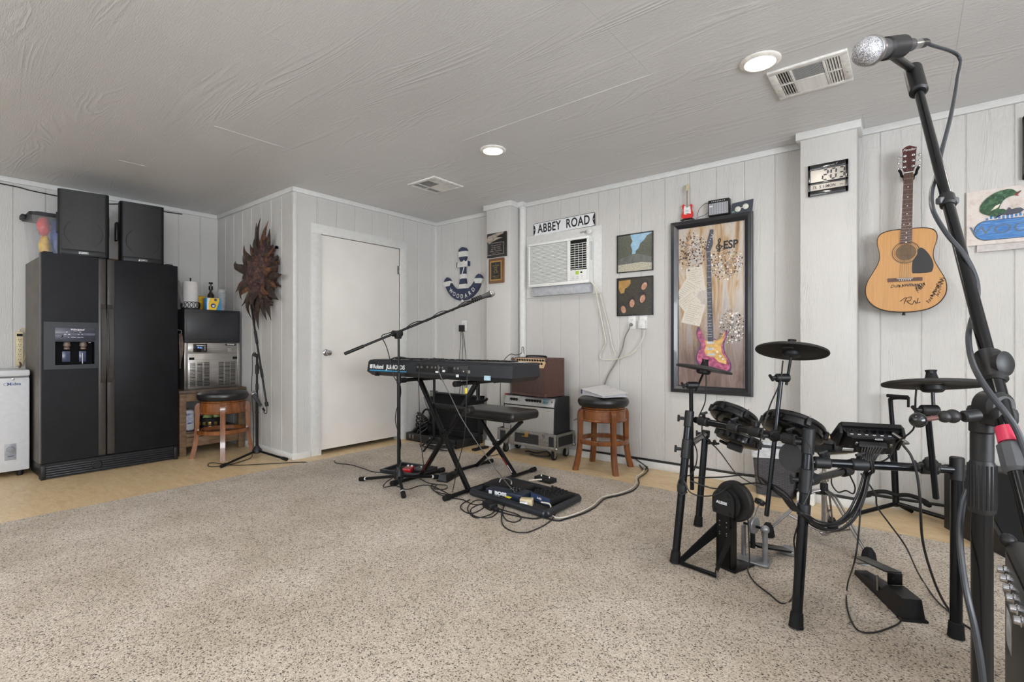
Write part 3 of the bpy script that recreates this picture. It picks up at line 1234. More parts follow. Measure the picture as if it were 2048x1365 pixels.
for k in range(6):
    x, y = cv(.465 + .013 * k, .135 - .015 * k)
    q.prism([(x + .004 * cos(i), y + .004 * sin(i)) for i in range(6)], z + .0021, z + .0026, smooth=False)
for k in range(21):
    v = .165 + .54 * (1 - .945 ** k) / (1 - .945 ** 21)
    c0, c1 = cv(.447 + .025 * (v - .16), v), cv(.503 + .05 * (v - .16), v)
    q.ab((c0[0], c0[1], z + .0024), (c1[0], c1[1] + .0015, z + .0026))
for k, v in enumerate((.22, .27, .32, .37, .43, .5, .56, .62)):
    x, y = cv(.478 + .02 * v, v)
    q.prism([(x + .0028 * cos(i), y + .0028 * sin(i)) for i in range(6)], z + .0024, z + .0027, smooth=False)
q.build('painted_frets', t, kind='stuff')
for k, (u, v) in enumerate(((.505, .82), (.505, .85), (.52, .878))):
    x, y = cv(u, gv_(v))
    MB().use(STEEL).prism(rrect(x - .026, y - .009, x + .026, y + .009, .003), z + .0019, z + .0028, smooth=False).build('painted_pickup', t)
for u, v in ((.60, .865), (.64, .885), (.675, .9)):
    x, y = cv(.52 + (u - .52) * 1.1, gv_(v))
    MB().use(P1).lathe([(.010, 0), (.010, .0008), (.004, .0014), (0, .0014)], TR(x, y, z + .0019), 12).build('painted_knob', t)
x, y = cv(.80, .135)
text('lettering', 'ESP', .085, P6, TR(x, y, .0112), t, off=.0025, sx=.85)
# treble clef
x, y = cv(.635, .135)
cl = [(.002, -.042), (-.012, -.038), (-.008, -.028), (.0, -.03), (.004, -.04), (-.002, .02), (-.006, .045), (.004, .056), (.01, .045), (.002, .025), (-.018, .005), (-.022, -.012), (-.008, -.022), (.012, -.018), (.016, -.004), (.004, .006), (-.008, .0), (-.006, -.01)]
MB().use(P6).tube(spline([(x + p, y + q_, .0118) for p, q_ in cl], 5), .0032, 6).build('treble_clef', t)

# ------------------------------------------------------------------ ornaments on top of the painting
ZT = 1.332 + PH + .001


def at_top(px, yy=YB - .022):
    return ony(px, 430, yy).x


RED = plain('toy_red', (206, 34, 30), 0.25, coat=0.4)
gx = at_top(1376)
t = thing('miniature_guitar', 'miniature red electric guitar standing on top of the painting frame', 'ornament', (gx, YB - .034, ZT), (R(90), 0, 0))
bd = [(0, .0), (.024, .001), (.040, .010), (.046, .03), (.040, .055), (.034, .07), (.036, .09), (.038, .105), (.030, .112), (.022, .102), (.016, .094), (-.012, .096),
      (-.020, .110), (-.030, .118), (-.040, .108), (-.038, .09), (-.032, .072), (-.038, .052), (-.046, .03), (-.040, .01), (-.024, .002)]
sp = [(p.x, p.y) for p in spline([(x, y + .012, 0) for x, y in bd], 4, True)]
MB().use(RED).prism(sp, -.008, .008).build('body', t)
pg = [(-.026, .045), (-.01, .04), (.012, .046), (.03, .04), (.028, .07), (.024, .104), (.014, .10), (-.01, .104), (-.022, .11), (-.026, .08)]
MB().use(WHITE).prism([(x, y + .006) for x, y in pg], .008, .0092, smooth=False).build('pickguard', t)
q = MB().use(plain('toy_neck', (150, 138, 124), 0.5)).ab((-.0065, .1, .006), (.0065, .232, .013), 0.001)
q.build('neck', t)
MB().use(plain('toy_headstock', (196, 186, 150), 0.5)).prism([(-.006, .23), (.006, .23), (.013, .25), (.016, .27), (.012, .282), (.004, .286), (-.006, .276), (-.010, .26), (-.012, .245)], .004, .011).build('headstock', t)
q = MB().use(STEEL)
for k in range(5):
    q.cyl((-.016, .242 + .007 * k, .0075), (-.011, .242 + .007 * k, .0075), .0018, n=6)
q.ab((-.01, .05, .009), (.01, .056, .012)).ab((-.008, .07, .009), (.008, .075, .012))
q.build('tuner', t)
q = MB().use(BLACK)
q.tube([(-.05, .002, .02), (-.02, .012, .012), (.02, .012, .012), (.05, .002, .02)], .004, 8)
q.tube([(-.05, .004, -.012), (-.02, .01, -.009), (.02, .01, -.009), (.05, .004, -.012)], .004, 8)
q.build('stand', t)
a0, a1 = ony(1418, 400, YB - .03), ony(1460, 400, YB - .03)
t = thing('miniature_amplifier', 'miniature black and silver amplifier on top of the painting frame', 'ornament', ((a0.x + a1.x) / 2, YB - .032, ZT), (R(90), 0, 0))
aw, ah = (a1.x - a0.x) / 2, .12
MB().use(BLACK).ab((-aw, 0, -.024), (aw, ah, .024), .004).build('cabinet', t)
GRL = NT('grille_cloth')
gw = GRL.n('TexWave', wave_type='BANDS', bands_direction='X')
gw.inputs['Scale'].default_value = 26
gw.inputs['Distortion'].default_value = 0
GRL.l(GRL.mapping((1, 1, 1)), gw.inputs['Vector'])
GRL.color(GRL.ramp(gw.outputs['Fac'], [(0.2, (122, 124, 130)), (0.8, (176, 178, 182))]))
GRL.set(0.6)
MB().use(GRL.m).ab((-aw + .008, .008, .023), (aw - .008, ah - .026, .0248)).build('grille_cloth', t)
q = MB().use(WHITE)
for k in range(8):
    q.cyl((-aw + .03 + k * .013, ah - .014, .024), (-aw + .03 + k * .013, ah - .014, .028), .003, n=8)
q.ab((-aw + .01, ah - .052, .0248), (-aw + .035, ah - .044, .0255))
q.build('panel_detail', t, kind='stuff')
pa = ony(1394, 437, YB - .03)
for lab, pts in (('upper thin black wire from the miniature guitar to the miniature amplifier', [(1394, 434), (1398, 420), (1408, 409), (1419, 406)]),
                 ('lower thin black wire from the miniature guitar to the miniature amplifier', [(1392, 437), (1400, 434), (1410, 430), (1419, 423)])):
    c_ = MB().use(CORD).tube(spline([ony(p, q_, YB - .034) for p, q_ in pts], 6), .0018, 6).build('ornament_wire')
    tag(c_, lab, 'wire')
# case with white round glasses
b0, b1 = ony(1461, 415, YB - .03), ony(1503, 415, YB - .03)
gw_ = (b1.x - b0.x) / 2
t = thing('display_card', 'dark card with round white shapes at right end of painting top', 'ornament', ((b0.x + b1.x) / 2 + .002, YB - .02, ZT), (R(88), 0, 0))
MB().use(plain('slate_card', (58, 62, 72), 0.4)).prism([(-gw_, 0), (gw_, 0), (gw_ + .008, .088), (-gw_ + .008, .078)], -.004, .004, smooth=False).build('card', t)
for dx, dy in ((-.024, .028), (.03, .04)):
    q = MB().use(plain('bone_white', (206, 208, 196), 0.5, var=.12, scale=80))
    q.lathe([(.021, 0), (.02, .007), (.012, .011), (0, .012)], TR(dx, dy, .004), 18)
    q.build('disc', t)
MB().use(P1).tube([(-.006, .033, .008), (.012, .037, .008)], .003, 6).build('bridge', t)
MB().use(plain('pale_teal', (120, 150, 150), 0.5)).ab((-gw_ + .006, .008, .004), (-gw_ + .026, .018, .0055)).build('tag', t)

# ------------------------------------------------------------------ digital clock on the right pillar
t = thing('digital_clock', 'black framed digital wall clock showing 2:03 on the right pillar', 'clock', (-.406, PRY, 2.1065), ROT_BACK)
CKB = plain('clock_black', (20, 21, 24), 0.14, coat=.5)
LCD = plain('clock_lcd', (178, 170, 160), 0.22, var=.02)
SEG = plain('clock_segment', (34, 38, 46), 0.4)
q = MB().use(CKB)
x_, y_ = .110, .101
q.ab((-x_, -y_, 0), (x_, y_, .014), .003)
q.ab((-x_, .066, .012), (x_, y_, .022), .002).ab((-x_, -.028, .012), (x_, -.014, .022), .001).ab((-x_, -y_, .012), (x_, -.067, .022), .002)
q.ab((-x_, -y_, .012), (-x_ + .014, y_, .022), .002).ab((x_ - .014, -y_, .012), (x_, y_, .022), .002)
q.build('case', t)
MB().use(LCD).ab((-x_ + .013, -.014, .013), (x_ - .013, .067, .0155)).build('display', t)
MB().use(LCD).ab((-x_ + .013, -.068, .013), (x_ - .013, -.028, .0155)).build('display', t)
SEGS = {'0': 'abcdef', '1': 'bc', '2': 'abged', '3': 'abgcd', '5': 'afgcd', '7': 'abc', '-': 'g'}


def seg7(q, ch, x, y, w, h, th, z, sl=.05):
    hw, hh = w / 2, h / 2
    pos = {'a': (0, hh, 1), 'b': (hw, hh / 2, 0), 'c': (hw, -hh / 2, 0), 'd': (0, -hh, 1), 'e': (-hw, -hh / 2, 0), 'f': (-hw, hh / 2, 0), 'g': (0, 0, 1)}
    for s_ in SEGS[ch]:
        cx_, cy_, hz = pos[s_]
        if hz:
            pl = [(-hw + .1 * w, 0), (-hw + .1 * w + th / 2, th / 2), (hw - .1 * w - th / 2, th / 2), (hw - .1 * w, 0), (hw - .1 * w - th / 2, -th / 2), (-hw + .1 * w + th / 2, -th / 2)]
        else:
            L = hh / 2 - .04 * h
            pl = [(0, -L), (th / 2, -L + th / 2), (th / 2, L - th / 2), (0, L), (-th / 2, L - th / 2), (-th / 2, -L + th / 2)]
        q.prism([(x + cx_ + a_ + (y + cy_ + b_) * sl, y + cy_ + b_) for a_, b_ in pl], z, z + .0008, smooth=False)


for ch, xx in (('2', -.015), ('0', .030), ('3', .074)):
    q = MB().use(SEG)
    seg7(q, ch, xx, .027, .027, .062, .0085, .0155)
    q.build('digit', t)
q = MB().use(SEG)
for yy in (.014, .04):
    q.lathe([(.0032, 0), (.0032, .0008)], TR(.0085, yy, .0155), 10)
q.build('colon', t)
text('small_readout', '73.  5 11MON    --.', .026, SEG, TR(.0, -.048, .0157), t, ext=.0002, off=.0006, sx=.82)
text('maker_name', 'atomic zone', .011, INK, TR(.01, .0835, .0222), t, ext=.0002)
text('maker_name', 'SHARP', .009, INK, TR(0, -.084, .0222), t, ext=.0002, off=.0004)
MB().use(CHROME).prism([(.043, .082), (.05, .084), (.056, .095), (.048, .089)], .022, .0226, smooth=False).build('emblem', t)

# ------------------------------------------------------------------ acoustic guitar hung on the wall
t = thing('acoustic_guitar', 'natural finish acoustic guitar with signatures hanging on the wall', 'guitar', (-.022, YB - .125, 1.25), (R(90), R(1.6), 0))
SPR = NT('spruce_top')
SPR.color(SPR.ramp(SPR.noise(SPR.mapping((60, 2, 1)), 2, 4, .6, .2), [(0.25, (180, 126, 64)), (0.75, (199, 148, 84))]))
SPR.b.inputs['Coat Weight'].default_value = .5
SPR.b.inputs['Coat Roughness'].default_value = .12
SPR.set(.3, coat=.5)
SIDE = wood('guitar_side', (150, 120, 84), (186, 158, 120), (2, 30, 2), .25, .4)
ROSE = wood('rosewood', (70, 44, 34), (100, 66, 50), (30, 1.5, 1), .35)
MAHO = wood('mahogany_headstock', (62, 26, 24), (84, 38, 34), (20, 1.5, 1), .25, .4)
half = [(0, -.018), (.06, -.014), (.12, .002), (.165, .035), (.192, .08), (.200, .13), (.190, .185), (.165, .24), (.142, .29), (.132, .33), (.134, .375), (.144, .42), (.146, .46),
        (.130, .492), (.09, .508), (.04, .512), (0, .512)]
poly = [(x, y) for x, y in half] + [(-x, y) for x, y in half[-2:0:-1]]
sp = [(p.x, p.y) for p in spline([(x, y, 0) for x, y in poly], 5, True)]
n_ = len(sp)
MB().use(SIDE).add([(x, y, -.085) for x, y in sp] + [(x, y, -.003) for x, y in sp], [tuple(range(n_))[::-1]] + [(i, (i + 1) % n_, n_ + (i + 1) % n_, n_ + i) for i in range(n_)], True).build('body_side', t)
t.scale = (.97, .955, .97)
MB().use(plain('guitar_binding', (40, 26, 20), .3)).tube([(x, y, -.001) for x, y in sp], .0022, 6, closed=True).build('binding', t)
# top with real sound hole
hx, hy, hr = 0, .362, .052
outer = [(x * .985, .25 + (y - .25) * .985) for x, y in sp]
no = len(outer)
q = MB().use(SPR.m)
ring = []
for (x, y) in outer:
    a_ = math.atan2(y - hy, x - hx)
    ring.append((hx + hr * cos(a_), hy + hr * sin(a_)))
vs = [(x, y, .0015) for x, y in outer] + [(x, y, .0015) for x, y in ring] + [(x, y, -.004) for x, y in ring] + [(x, y, -.001) for x, y in outer]
fs = [(i, (i + 1) % no, no + (i + 1) % no, no + i) for i in range(no)] + [(no + i, no + (i + 1) % no, 2 * no + (i + 1) % no, 2 * no + i) for i in range(no)]
fs += [(3 * no + i, 3 * no + (i + 1) % no, (i + 1) % no, i) for i in range(no)]
q.add(vs, fs, False)
q.build('top', t)
MB().use(wood('guitar_inside', (96, 74, 50), (120, 96, 68), (2, 20, 2), .6)).lathe([(.053, .0), (.053, -.004)], TR(hx, hy, 0), 32).build('sound_hole_inside', t)
MB().use(plain('guitar_label', (178, 176, 172), .6)).prism(rrect(-.05, .325, .05, .40, .004), -.084, -.080, smooth=False).build('label', t)
text('label_name', 'Fender', .022, P2, TR(.008, .365, -.0795), t, ext=.0002, shear=.25)
q = MB().use(P2)
for r_, w_ in ((.058, .0012), (.066, .0022), (.071, .0008)):
    q.torus(r_, w_, TR(hx, hy, .0016), 48, 6, sq=.2)
q.build('rosette', t)
pk = [(.056, .372), (.075, .385), (.10, .36), (.122, .32), (.134, .28), (.132, .245), (.118, .228), (.05, .226), (.034, .235), (.034, .30), (.045, .322), (.056, .345)]
MB().use(plain('guitar_pickguard', (30, 30, 32), .3)).prism([(p.x, p.y) for p in spline([(x, y, 0) for x, y in pk], 4, True)], .0014, .0026, smooth=False).build('pickguard', t)
q = MB().use(ROSE)
q.prism([(-.085, .178), (.085, .178), (.085, .2), (-.085, .2)], .0015, .009, smooth=False)
q.build('bridge', t)
q = MB().use(P5)
q.ab((-.04, .194, .009), (.04, .197, .0125), .0005)
q.build('saddle', t)
for k in range(6):
    MB().use(P5).lathe([(.0032, 0), (.0032, .003), (0, .0042)], TR(-.027 + .0108 * k, .186, .009), 8).build('bridge_pin', t)
# neck, fretboard
nz = .012
q = MB().use(SIDE)
q.prism([(-.028, .42), (.028, .42), (.0235, .862), (-.0235, .862)], -.02, .0055)
q.build('neck', t)
MB().use(ROSE).prism([(-.0285, .418), (.0285, .418), (.022, .862), (-.022, .862)], .005, nz, smooth=False).build('fretboard', t)
nut, brd = .862, .195
L_ = nut - brd
fr = [nut - L_ * (1 - 2 ** (-k / 12)) for k in range(0, 21)]
q = MB().use(STEEL)
for k in range(1, 21):
    if fr[k] > .42:
        hw = .022 + (.862 - fr[k]) / .444 * .0065
        q.ab((-hw, fr[k] - .0009, nz), (hw, fr[k] + .0009, nz + .0012))
q.build('fret', t, kind='stuff')
q = MB().use(P5)
for k in (3, 5, 7, 9, 15, 17, 19):
    q.lathe([(.0036, 0), (.0036, .0008)], TR(0, (fr[k] + fr[k - 1]) / 2, nz), 10)
for sx in (-.014, .014):
    q.lathe([(.0036, 0), (.0036, .0008)], TR(sx, (fr[12] + fr[11]) / 2, nz), 10)
q.build('fret_marker', t, kind='stuff')
MB().use(P5).ab((-.022, .862, .005), (.022, .868, nz + .002)).build('nut', t)
hs = [(-.022, .868), (.022, .868), (.030, .892), (.033, .99), (.036, 1.018), (.020, 1.024), (.0, 1.034), (-.018, 1.030), (-.036, 1.016), (-.033, .99), (-.031, .892)]
MB().use(MAHO).prism(hs, -.006, .010).build('headstock', t)
text('headstock_name', 'Fender', .022, INK, TR(.0, 1.008, .0102), t, ext=.0002, shear=.3)
for sx in (-1, 1):
    for k in range(3):
        yy = .902 + k * .035
        q = MB().use(CHROME)
        q.lathe([(.0075, 0), (.0075, .002), (.004, .003), (.004, .012), (0, .012)], TR(sx * .0205, yy, .01), 14)
        q.cyl((sx * .028, yy, -.008), (sx * .046, yy, -.008), .0025, n=8)
        q.ball((sx * .052, yy, -.008), .009, sc=(.8, 1.0, .5), n=12)
        q.build('tuning_peg', t)
for k in range(6):
    x0_, x1_ = -.027 + .0108 * k, -.0175 + .007 * k
    yt = .902 + (k if k < 3 else 5 - k) * .035
    xt = -.0205 if k < 3 else .0205
    MB().use(STEEL).tube([(x0_, .19, .0125), (x0_ + (x1_ - x0_) * .01, .197, .014), (x1_, .866, nz + .0035), (xt, yt, .016)], .0006, 4).build('string', t)
MB().use(BLACK).lathe([(.007, 0), (.007, .012), (.009, .013), (.009, .018), (0, .018)], TR(0, -.018, -.045) @ RX(90), 12).build('strap_button', t)
# signatures in black marker
SIG = plain('marker_ink', (22, 18, 16), .35)


def sign(pts, r=.0017, name='signature'):
    MB().use(SIG).tube(spline([(x, y, .0022) for x, y in pts], 4), r, 5).build(name, t)


def scrawl(x, y, L, hgt_, ang, n, seed):
    rnd = random.Random(seed)
    pts = []
    for k in range(n):
        u = k / (n - 1)
        v = (1 if k % 2 else -1) * hgt_ * (.35 + .65 * rnd.random())
        a_ = R(ang)
        s_ = L * u + (rnd.random() - .5) * L / n * 1.6
        pts.append((x + s_ * cos(a_) - v * sin(a_), y + s_ * sin(a_) + v * cos(a_)))
    return pts


text('signature', 'Don Williams', .026, SIG, TR(.0, .152, .002) @ RZ(4), t, ext=.0002, shear=.4, off=.0002)
sign(scrawl(-.045, .148, .1, .012, 4, 14, 5), .0011)
sign(scrawl(.052, .135, .05, .022, 25, 14, 8), .0014)
sign(scrawl(.06, .11, .05, .018, 60, 10, 9), .0014)
sign([(-.02, .05), (.01, .075), (.0, .035), (.012, .07), (.035, .078), (.03, .055), (.012, .052), (.04, .03), (.05, .055), (.06, .035), (.068, .07), (.064, .04), (.08, .045)], .0019)
sign(scrawl(.115, .04, .13, .012, 66, 20, 11), .0015)
sign(scrawl(.135, .08, .12, .012, 70, 18, 12), .0015)
sign(scrawl(.158, .075, .12, .009, 78, 16, 13), .0014)
# hook
t = thing('guitar_hanger', 'black padded wall hook holding the acoustic guitar by its headstock', 'hook', (.002, YB - .002, 2.075), ROT_BACK)
MB().use(BLACK).lathe([(.03, 0), (.03, .012), (.02, .02), (.009, .024), (.009, .085)], n=20).build('base', t)
for s in (-1, 1):
    MB().use(RUBBER).tube(spline([(0, -.006, .085), (s * .02, -.012, .09), (s * .034, -.006, .10), (s * .038, .006, .13), (s * .046, .02, .145)], 5), .0075, 8).build('prong', t)

# ------------------------------------------------------------------ poster with the fish at the right
t = thing('fish_poster', 'hand drawn paper poster of a green fish over a blue oval', 'poster', (.30, YB - .006, 1.57), ROT_BACK)
PPR = NT('poster_paper')
pb = PPR.noise(PPR.mapping((6, 6, 1)), 2.4, 5, .7)
PPR.color(PPR.ramp(pb, [(0.3, (190, 176, 168)), (0.5, (214, 204, 198)), (0.75, (218, 214, 212))]))
PPR.set(.6)


def sheet(q, x0, y0, x1, y1, curl, thick=.0012, lift=0):
    n = 14
    vs, fs = [], []
    for j in range(n + 1):
        for i in range(n + 1):
            u, v = i / n, j / n
            z = lift + curl * (1 - v) ** 2 * (.4 + .6 * u) * .6 + .002
            vs.append((x0 + (x1 - x0) * u, y0 + (y1 - y0) * v, z))
    m_ = (n + 1) ** 2
    vs += [(x, y, z - thick) for x, y, z in vs]
    for j in range(n):
        for i in range(n):
            a_ = j * (n + 1) + i
            fs.append((a_, a_ + 1, a_ + n + 2, a_ + n + 1))
            fs.append((m_ + a_ + n + 1, m_ + a_ + n + 2, m_ + a_ + 1, m_ + a_))
    q.add(vs, fs, True)
    return q


sheet(MB().use(plain('under_sheet', (198, 192, 190), .6)), .012, .004, .56, .09, .05).build('under_sheet', t)
sheet(MB().use(PPR.m), -.032, .045, .56, .362, .012, lift=.006).build('paper', t)
BLU = NT('crayon_blue')
BLU.color(BLU.ramp(BLU.noise(BLU.mapping((6, 60, 1)), 2, 4, .7), [(0.3, (44, 92, 160)), (0.55, (74, 130, 192)), (0.75, (150, 178, 208))]))
BLU.set(.6)
zz = .0125
MB().use(plain('pencil_line', (70, 76, 90), .6)).prism(rrect(-.002, .067, .53, .183, .056, 8), zz - .006, zz, smooth=False).build('blue_oval', t)
MB().use(BLU.m).prism(rrect(.002, .071, .526, .179, .054, 8), zz - .002, zz + .0006, smooth=False).build('blue_oval', t)
text('lettering', "WOODARD", .075, plain('pencil_grey', (96, 110, 128), .6), TR(.24, .125, zz + .001), t, ext=.0004, sx=1.3, shear=.1, off=-.0005)
q = MB().use(BLU.m)
for k in range(26):
    q.ab((.05 + .017 * k, .186 + .004 * sin(k), zz - .003), (.06 + .017 * k, .196 + .012 * abs(sin(k * 1.7)), zz - .0025), M=None)
q.build('water_stroke', t, kind='stuff')
GRN = NT('crayon_green')
GRN.color(GRN.ramp(GRN.noise(GRN.mapping((22, 22, 1)), 2, 5, .7, .6), [(0.3, (22, 40, 34)), (0.5, (42, 82, 54)), (0.75, (104, 138, 100))]))
GRN.set(.6)
fish = [(.03, .245), (.035, .27), (.055, .30), (.09, .325), (.125, .332), (.145, .326), (.158, .312), (.172, .318), (.160, .300), (.140, .296), (.118, .284), (.105, .262), (.098, .238), (.112, .236), (.125, .226), (.158, .232),
        (.172, .226), (.165, .212), (.14, .205), (.11, .208), (.094, .200), (.075, .203), (.05, .216), (.035, .228)]
F_ = [(p.x * 1.2 - .012, .2 + (p.y - .2) * 1.12) for p in spline([(x, y, 0) for x, y in fish], 3, True)]
MB().use(GRN.m).prism(F_, zz - .002, zz + .0014, smooth=False).build('fish', t)
MB().use(plain('crayon_grey', (70, 74, 86), .6)).prism([(.125, .215), (.145, .245), (.16, .228), (.19, .236), (.206, .222), (.19, .206), (.15, .202), (.11, .206), (.094, .198), (.09, .188), (.1, .208)], zz + .0014, zz + .0018, smooth=False).build('tail', t)
MB().use(plain('crayon_red', (150, 50, 60), .6)).prism([(.172, .318), (.195, .328), (.178, .312), (.186, .302), (.166, .308)], zz + .0014, zz + .0018, smooth=False).build('mouth', t)
MB().use(P1).prism([(.07, .235), (.1, .25), (.11, .27), (.09, .262)], zz + .0014, zz + .0018, smooth=False).build('belly', t)
# dark frame whose edge shows at the far right
t = thing('dark_frame', 'black picture frame whose edge shows above the fish poster', 'picture', (.80, YB - .001, 2.06), ROT_BACK)
q = MB().use(FRM)
for a, b in (((-.30, -.1, 0), (-.27, .25, .03)), ((.27, -.1, 0), (.3, .25, .03)), ((-.3, -.1, 0), (.3, -.07, .03)), ((-.3, .22, 0), (.3, .25, .03))):
    q.ab(a, b, .003)
q.build('frame', t)
MB().use(P3).ab((-.27, -.07, .002), (.27, .22, .008)).build('print', t)

# ------------------------------------------------------------------ wooden anchor
t = thing('anchor_plaque', 'navy and white striped wooden anchor lettered Woodard', 'wall decoration', (-3.842, YB - .001, 1.51), ROT_BACK)
NAVY = plain('navy_paint', (44, 52, 78), .5, var=.15)
CRM = plain('anchor_white', (218, 218, 214), .55, var=.04)


def band(y0, y1, wf, m_, nm='shank_band', z1=.032):
    n = 6
    L = [(-wf(y0 + (y1 - y0) * k / n), y0 + (y1 - y0) * k / n) for k in range(n + 1)]
    P = L + [(-x, y) for x, y in L[::-1]]
    MB().use(m_).prism(P, 0, z1).build(nm, t)


def shank(y):
    return .058 - (y - .14) * .19 if y < .24 else (.039 - (y - .24) * .02)


def headw(y):
    d = (y - .53) / .062
    return max(.006, .066 * math.sqrt(max(0, 1 - d * d))) if y > .50 else .034 + (y - .44) / .06 * .022


band(.10, .135, lambda y: .075, NAVY)
band(.135, .185, shank, CRM)
band(.185, .245, shank, NAVY)
band(.245, .295, shank, CRM)
band(.295, .38, shank, NAVY)
band(.425, .485, lambda y: .026 + (y - .425) * .5, NAVY)
band(.485, .545, lambda y: .060, CRM)
band(.545, .592, headw, NAVY)
MB().use(CRM).ab((-.075, .372, 0), (.082, .432, .036), .004).build('stock', t)
MB().use(NAVY).ab((-.086, .374, 0), (-.075, .43, .036), .002).build('stock_end', t)
MB().use(NAVY).ab((.082, .374, 0), (.092, .43, .036), .002).build('stock_end', t)
# arms: crescent
arc_o, arc_i = [], []
for k in range(25):
    a_ = R(205 + 130 * k / 24)
    arc_o.append((.285 * cos(a_), .285 * sin(a_) + .288))
    arc_i.append((.215 * cos(a_) * (1.0), .205 * sin(a_) + .318))
MB().use(NAVY).prism(arc_o + arc_i[::-1], 0, .034).build('arms', t)
for s in (-1, 1):
    ax, ay = s * .235, .175
    M_ = TR(ax, ay, 0) @ RZ(-s * 4)
    MB().use(CRM).prism([(-.042, 0), (.042, 0), (.06, .035), (.05, .055), (-.05, .055), (-.06, .035)], 0, .036, M_).build('fluke_band', t)
    MB().use(NAVY).prism([(-.052, .055), (.052, .055), (.03, .085), (0, .103), (-.03, .085)], 0, .036, M_).build('fluke_tip', t)
for k, ch in enumerate('WOODARD'):
    a_ = R(270 + (k - 3) * 14.5 - 1)
    text('letter', ch, .066, CRM, TR(.248 * cos(a_), .248 * sin(a_) + .294, .0345) @ RZ(math.degrees(a_) + 90), t, off=.001, sx=.85)
MB().use(CRM).ball((0, -.002, .03), .02, sc=(1, .8, .6)).build('rope_knot', t)
MB().use(CRM).tube(spline([(-.035, .44, .038), (.0, .40, .045), (.035, .44, .04), (.045, .40, .044), (.03, .36, .038), (.0, .29, .036), (-.025, .24, .036)], 6), .005, 6).build('rope', t)
MB().use(CRM).torus(.028, .006, TR(.03, .402, .040), 20, 6).build('rope_ring', t)

# ------------------------------------------------------------------ two plaques on the left pillar
t = thing('award_plaque', 'black plaque with a silver relief and engraved text, upper on left pillar', 'plaque', (-3.216, PLY, 2.026), ROT_BACK)
MB().use(plain('plaque_black', (34, 33, 32), .3)).ab((-.125, -.122, 0), (.125, .122, .018), .003).build('board', t)
PEW = plain('pewter', (172, 160, 150), .4, .4, var=.2, scale=60)
MB().use(PEW).prism([(-.12, .06), (-.1, .092), (-.06, .098), (.0, .112), (.06, .118), (.1, .118), (.09, .1), (.04, .09), (.0, .075), (.085, .062), (.02, .052), (-.05, .035), (-.08, .018), (-.105, .03)], .018, .028).build('relief', t)
q = MB().use(PEW).ab((-.115, -.098, .018), (.095, .022, .0195)).use(CKB).ab((-.111, -.094, .019), (.091, .018, .0203))
q.build('engraved_plate', t)
for k, (tx, sz) in enumerate((('THE CLASSIC CRUISE', .014), ('Five Star Ratings', .017), ('Sun  First  Award', .018), ('Harbor  North Point', .018), ('for the best of show', .012))):
    text('engraving', tx, sz, PEW, TR(-.005, -.005 - k * .019, .0205), t, ext=.0002)
t = thing('award_plaque', 'small walnut plaque with gold rimmed black plate, lower on left pillar', 'plaque', (-3.222, PLY, 1.768), ROT_BACK)
MB().use(wood('walnut', (92, 58, 36), (128, 86, 54), (4, 30, 4), .3, .3)).ab((-.1, -.125, 0), (.1, .125, .018), .006).build('board', t)
q = MB().use(GOLD).ab((-.075, -.098, .018), (.075, .098, .0195)).use(CKB).ab((-.062, -.085, .019), (.062, .085, .0203))
q.build('engraved_plate', t)
for k, (tx, sz) in enumerate((('the', .011), ('WOODARD', .016), ('FAMILY', .014), ('BAND', .013))):
    text('engraving', tx, sz, GOLD, TR(0, .066 - k * .017, .0205), t, ext=.0002)
q = MB().use(GOLD)
q.torus(.015, .0015, TR(0, -.01, .0205), 16, 5)
q.torus(.026, .0012, TR(0, -.012, .0205) @ Matrix.Diagonal((1, .5, 1, 1)), 20, 5)
q.build('emblem', t)
for k, tx in enumerate(('APPRECIATION', 'with thanks')):
    text('engraving', tx, .012, GOLD, TR(0, -.055 - k * .015, .0205), t, ext=.0002)

# ------------------------------------------------------------------ driftwood sunburst on the closet side wall
t = thing('driftwood_sun', 'spiky brown driftwood sunburst sculpture hung on the closet side wall', 'wall sculpture', (-4.80, YC - .006, 1.69), ROT_BACK)


def root_mat(name, stops):
    m_ = NT(name)
    m_.color(m_.ramp(m_.noise(m_.mapping((7, 7, 7)), 3.2, 6, .7, 1.8), stops))
    m_.bump(m_.noise(m_.mapping((12, 12, 12)), 5, 5, .7, 1.0), 1.0, .02)
    return m_.set(.42, 0, .4)


RT1 = root_mat('driftwood', [(0.28, (44, 33, 30)), (0.45, (84, 60, 48)), (0.58, (140, 92, 62)), (0.72, (162, 120, 88)), (0.85, (96, 74, 76))])
RT2 = root_mat('driftwood_dark', [(0.3, (38, 31, 32)), (0.5, (70, 56, 50)), (0.7, (104, 80, 62)), (0.85, (72, 62, 80))])
RT3 = root_mat('driftwood_core', [(0.3, (44, 34, 32)), (0.42, (100, 72, 56)), (0.50, (74, 62, 84)), (0.58, (146, 98, 64)), (0.72, (172, 134, 98)), (0.88, (92, 72, 80))])
rnd = random.Random(12)
# core: knotted boss
q = MB().use(RT3)
n1, n2 = 40, 22
vs, fs = [], []
for i in range(n2 + 1):
    a_ = (pi / 2) * i / n2
    for k in range(n1):
        b_ = 2 * pi * k / n1
        d = Vector((sin(a_) * cos(b_), sin(a_) * sin(b_) * 1.12, cos(a_) * .34))
        nn = noise.noise(d * 3.1 + Vector((4, 1, 2))) * .35 + noise.noise(d * 7.5) * .22 + noise.noise(d * 16) * .10
        p = d * .27 * (1 + nn)
        vs.append((p.x, p.y, max(0, p.z) + .015))
for i in range(n2):
    for k in range(n1):
        fs.append((i * n1 + k, (i + 1) * n1 + k, (i + 1) * n1 + (k + 1) % n1, i * n1 + (k + 1) % n1))
q.add(vs, fs, True)
for v_ in q.v:
    v_.z = max(v_.z, .006)
q.build('core', t, sharp=70)
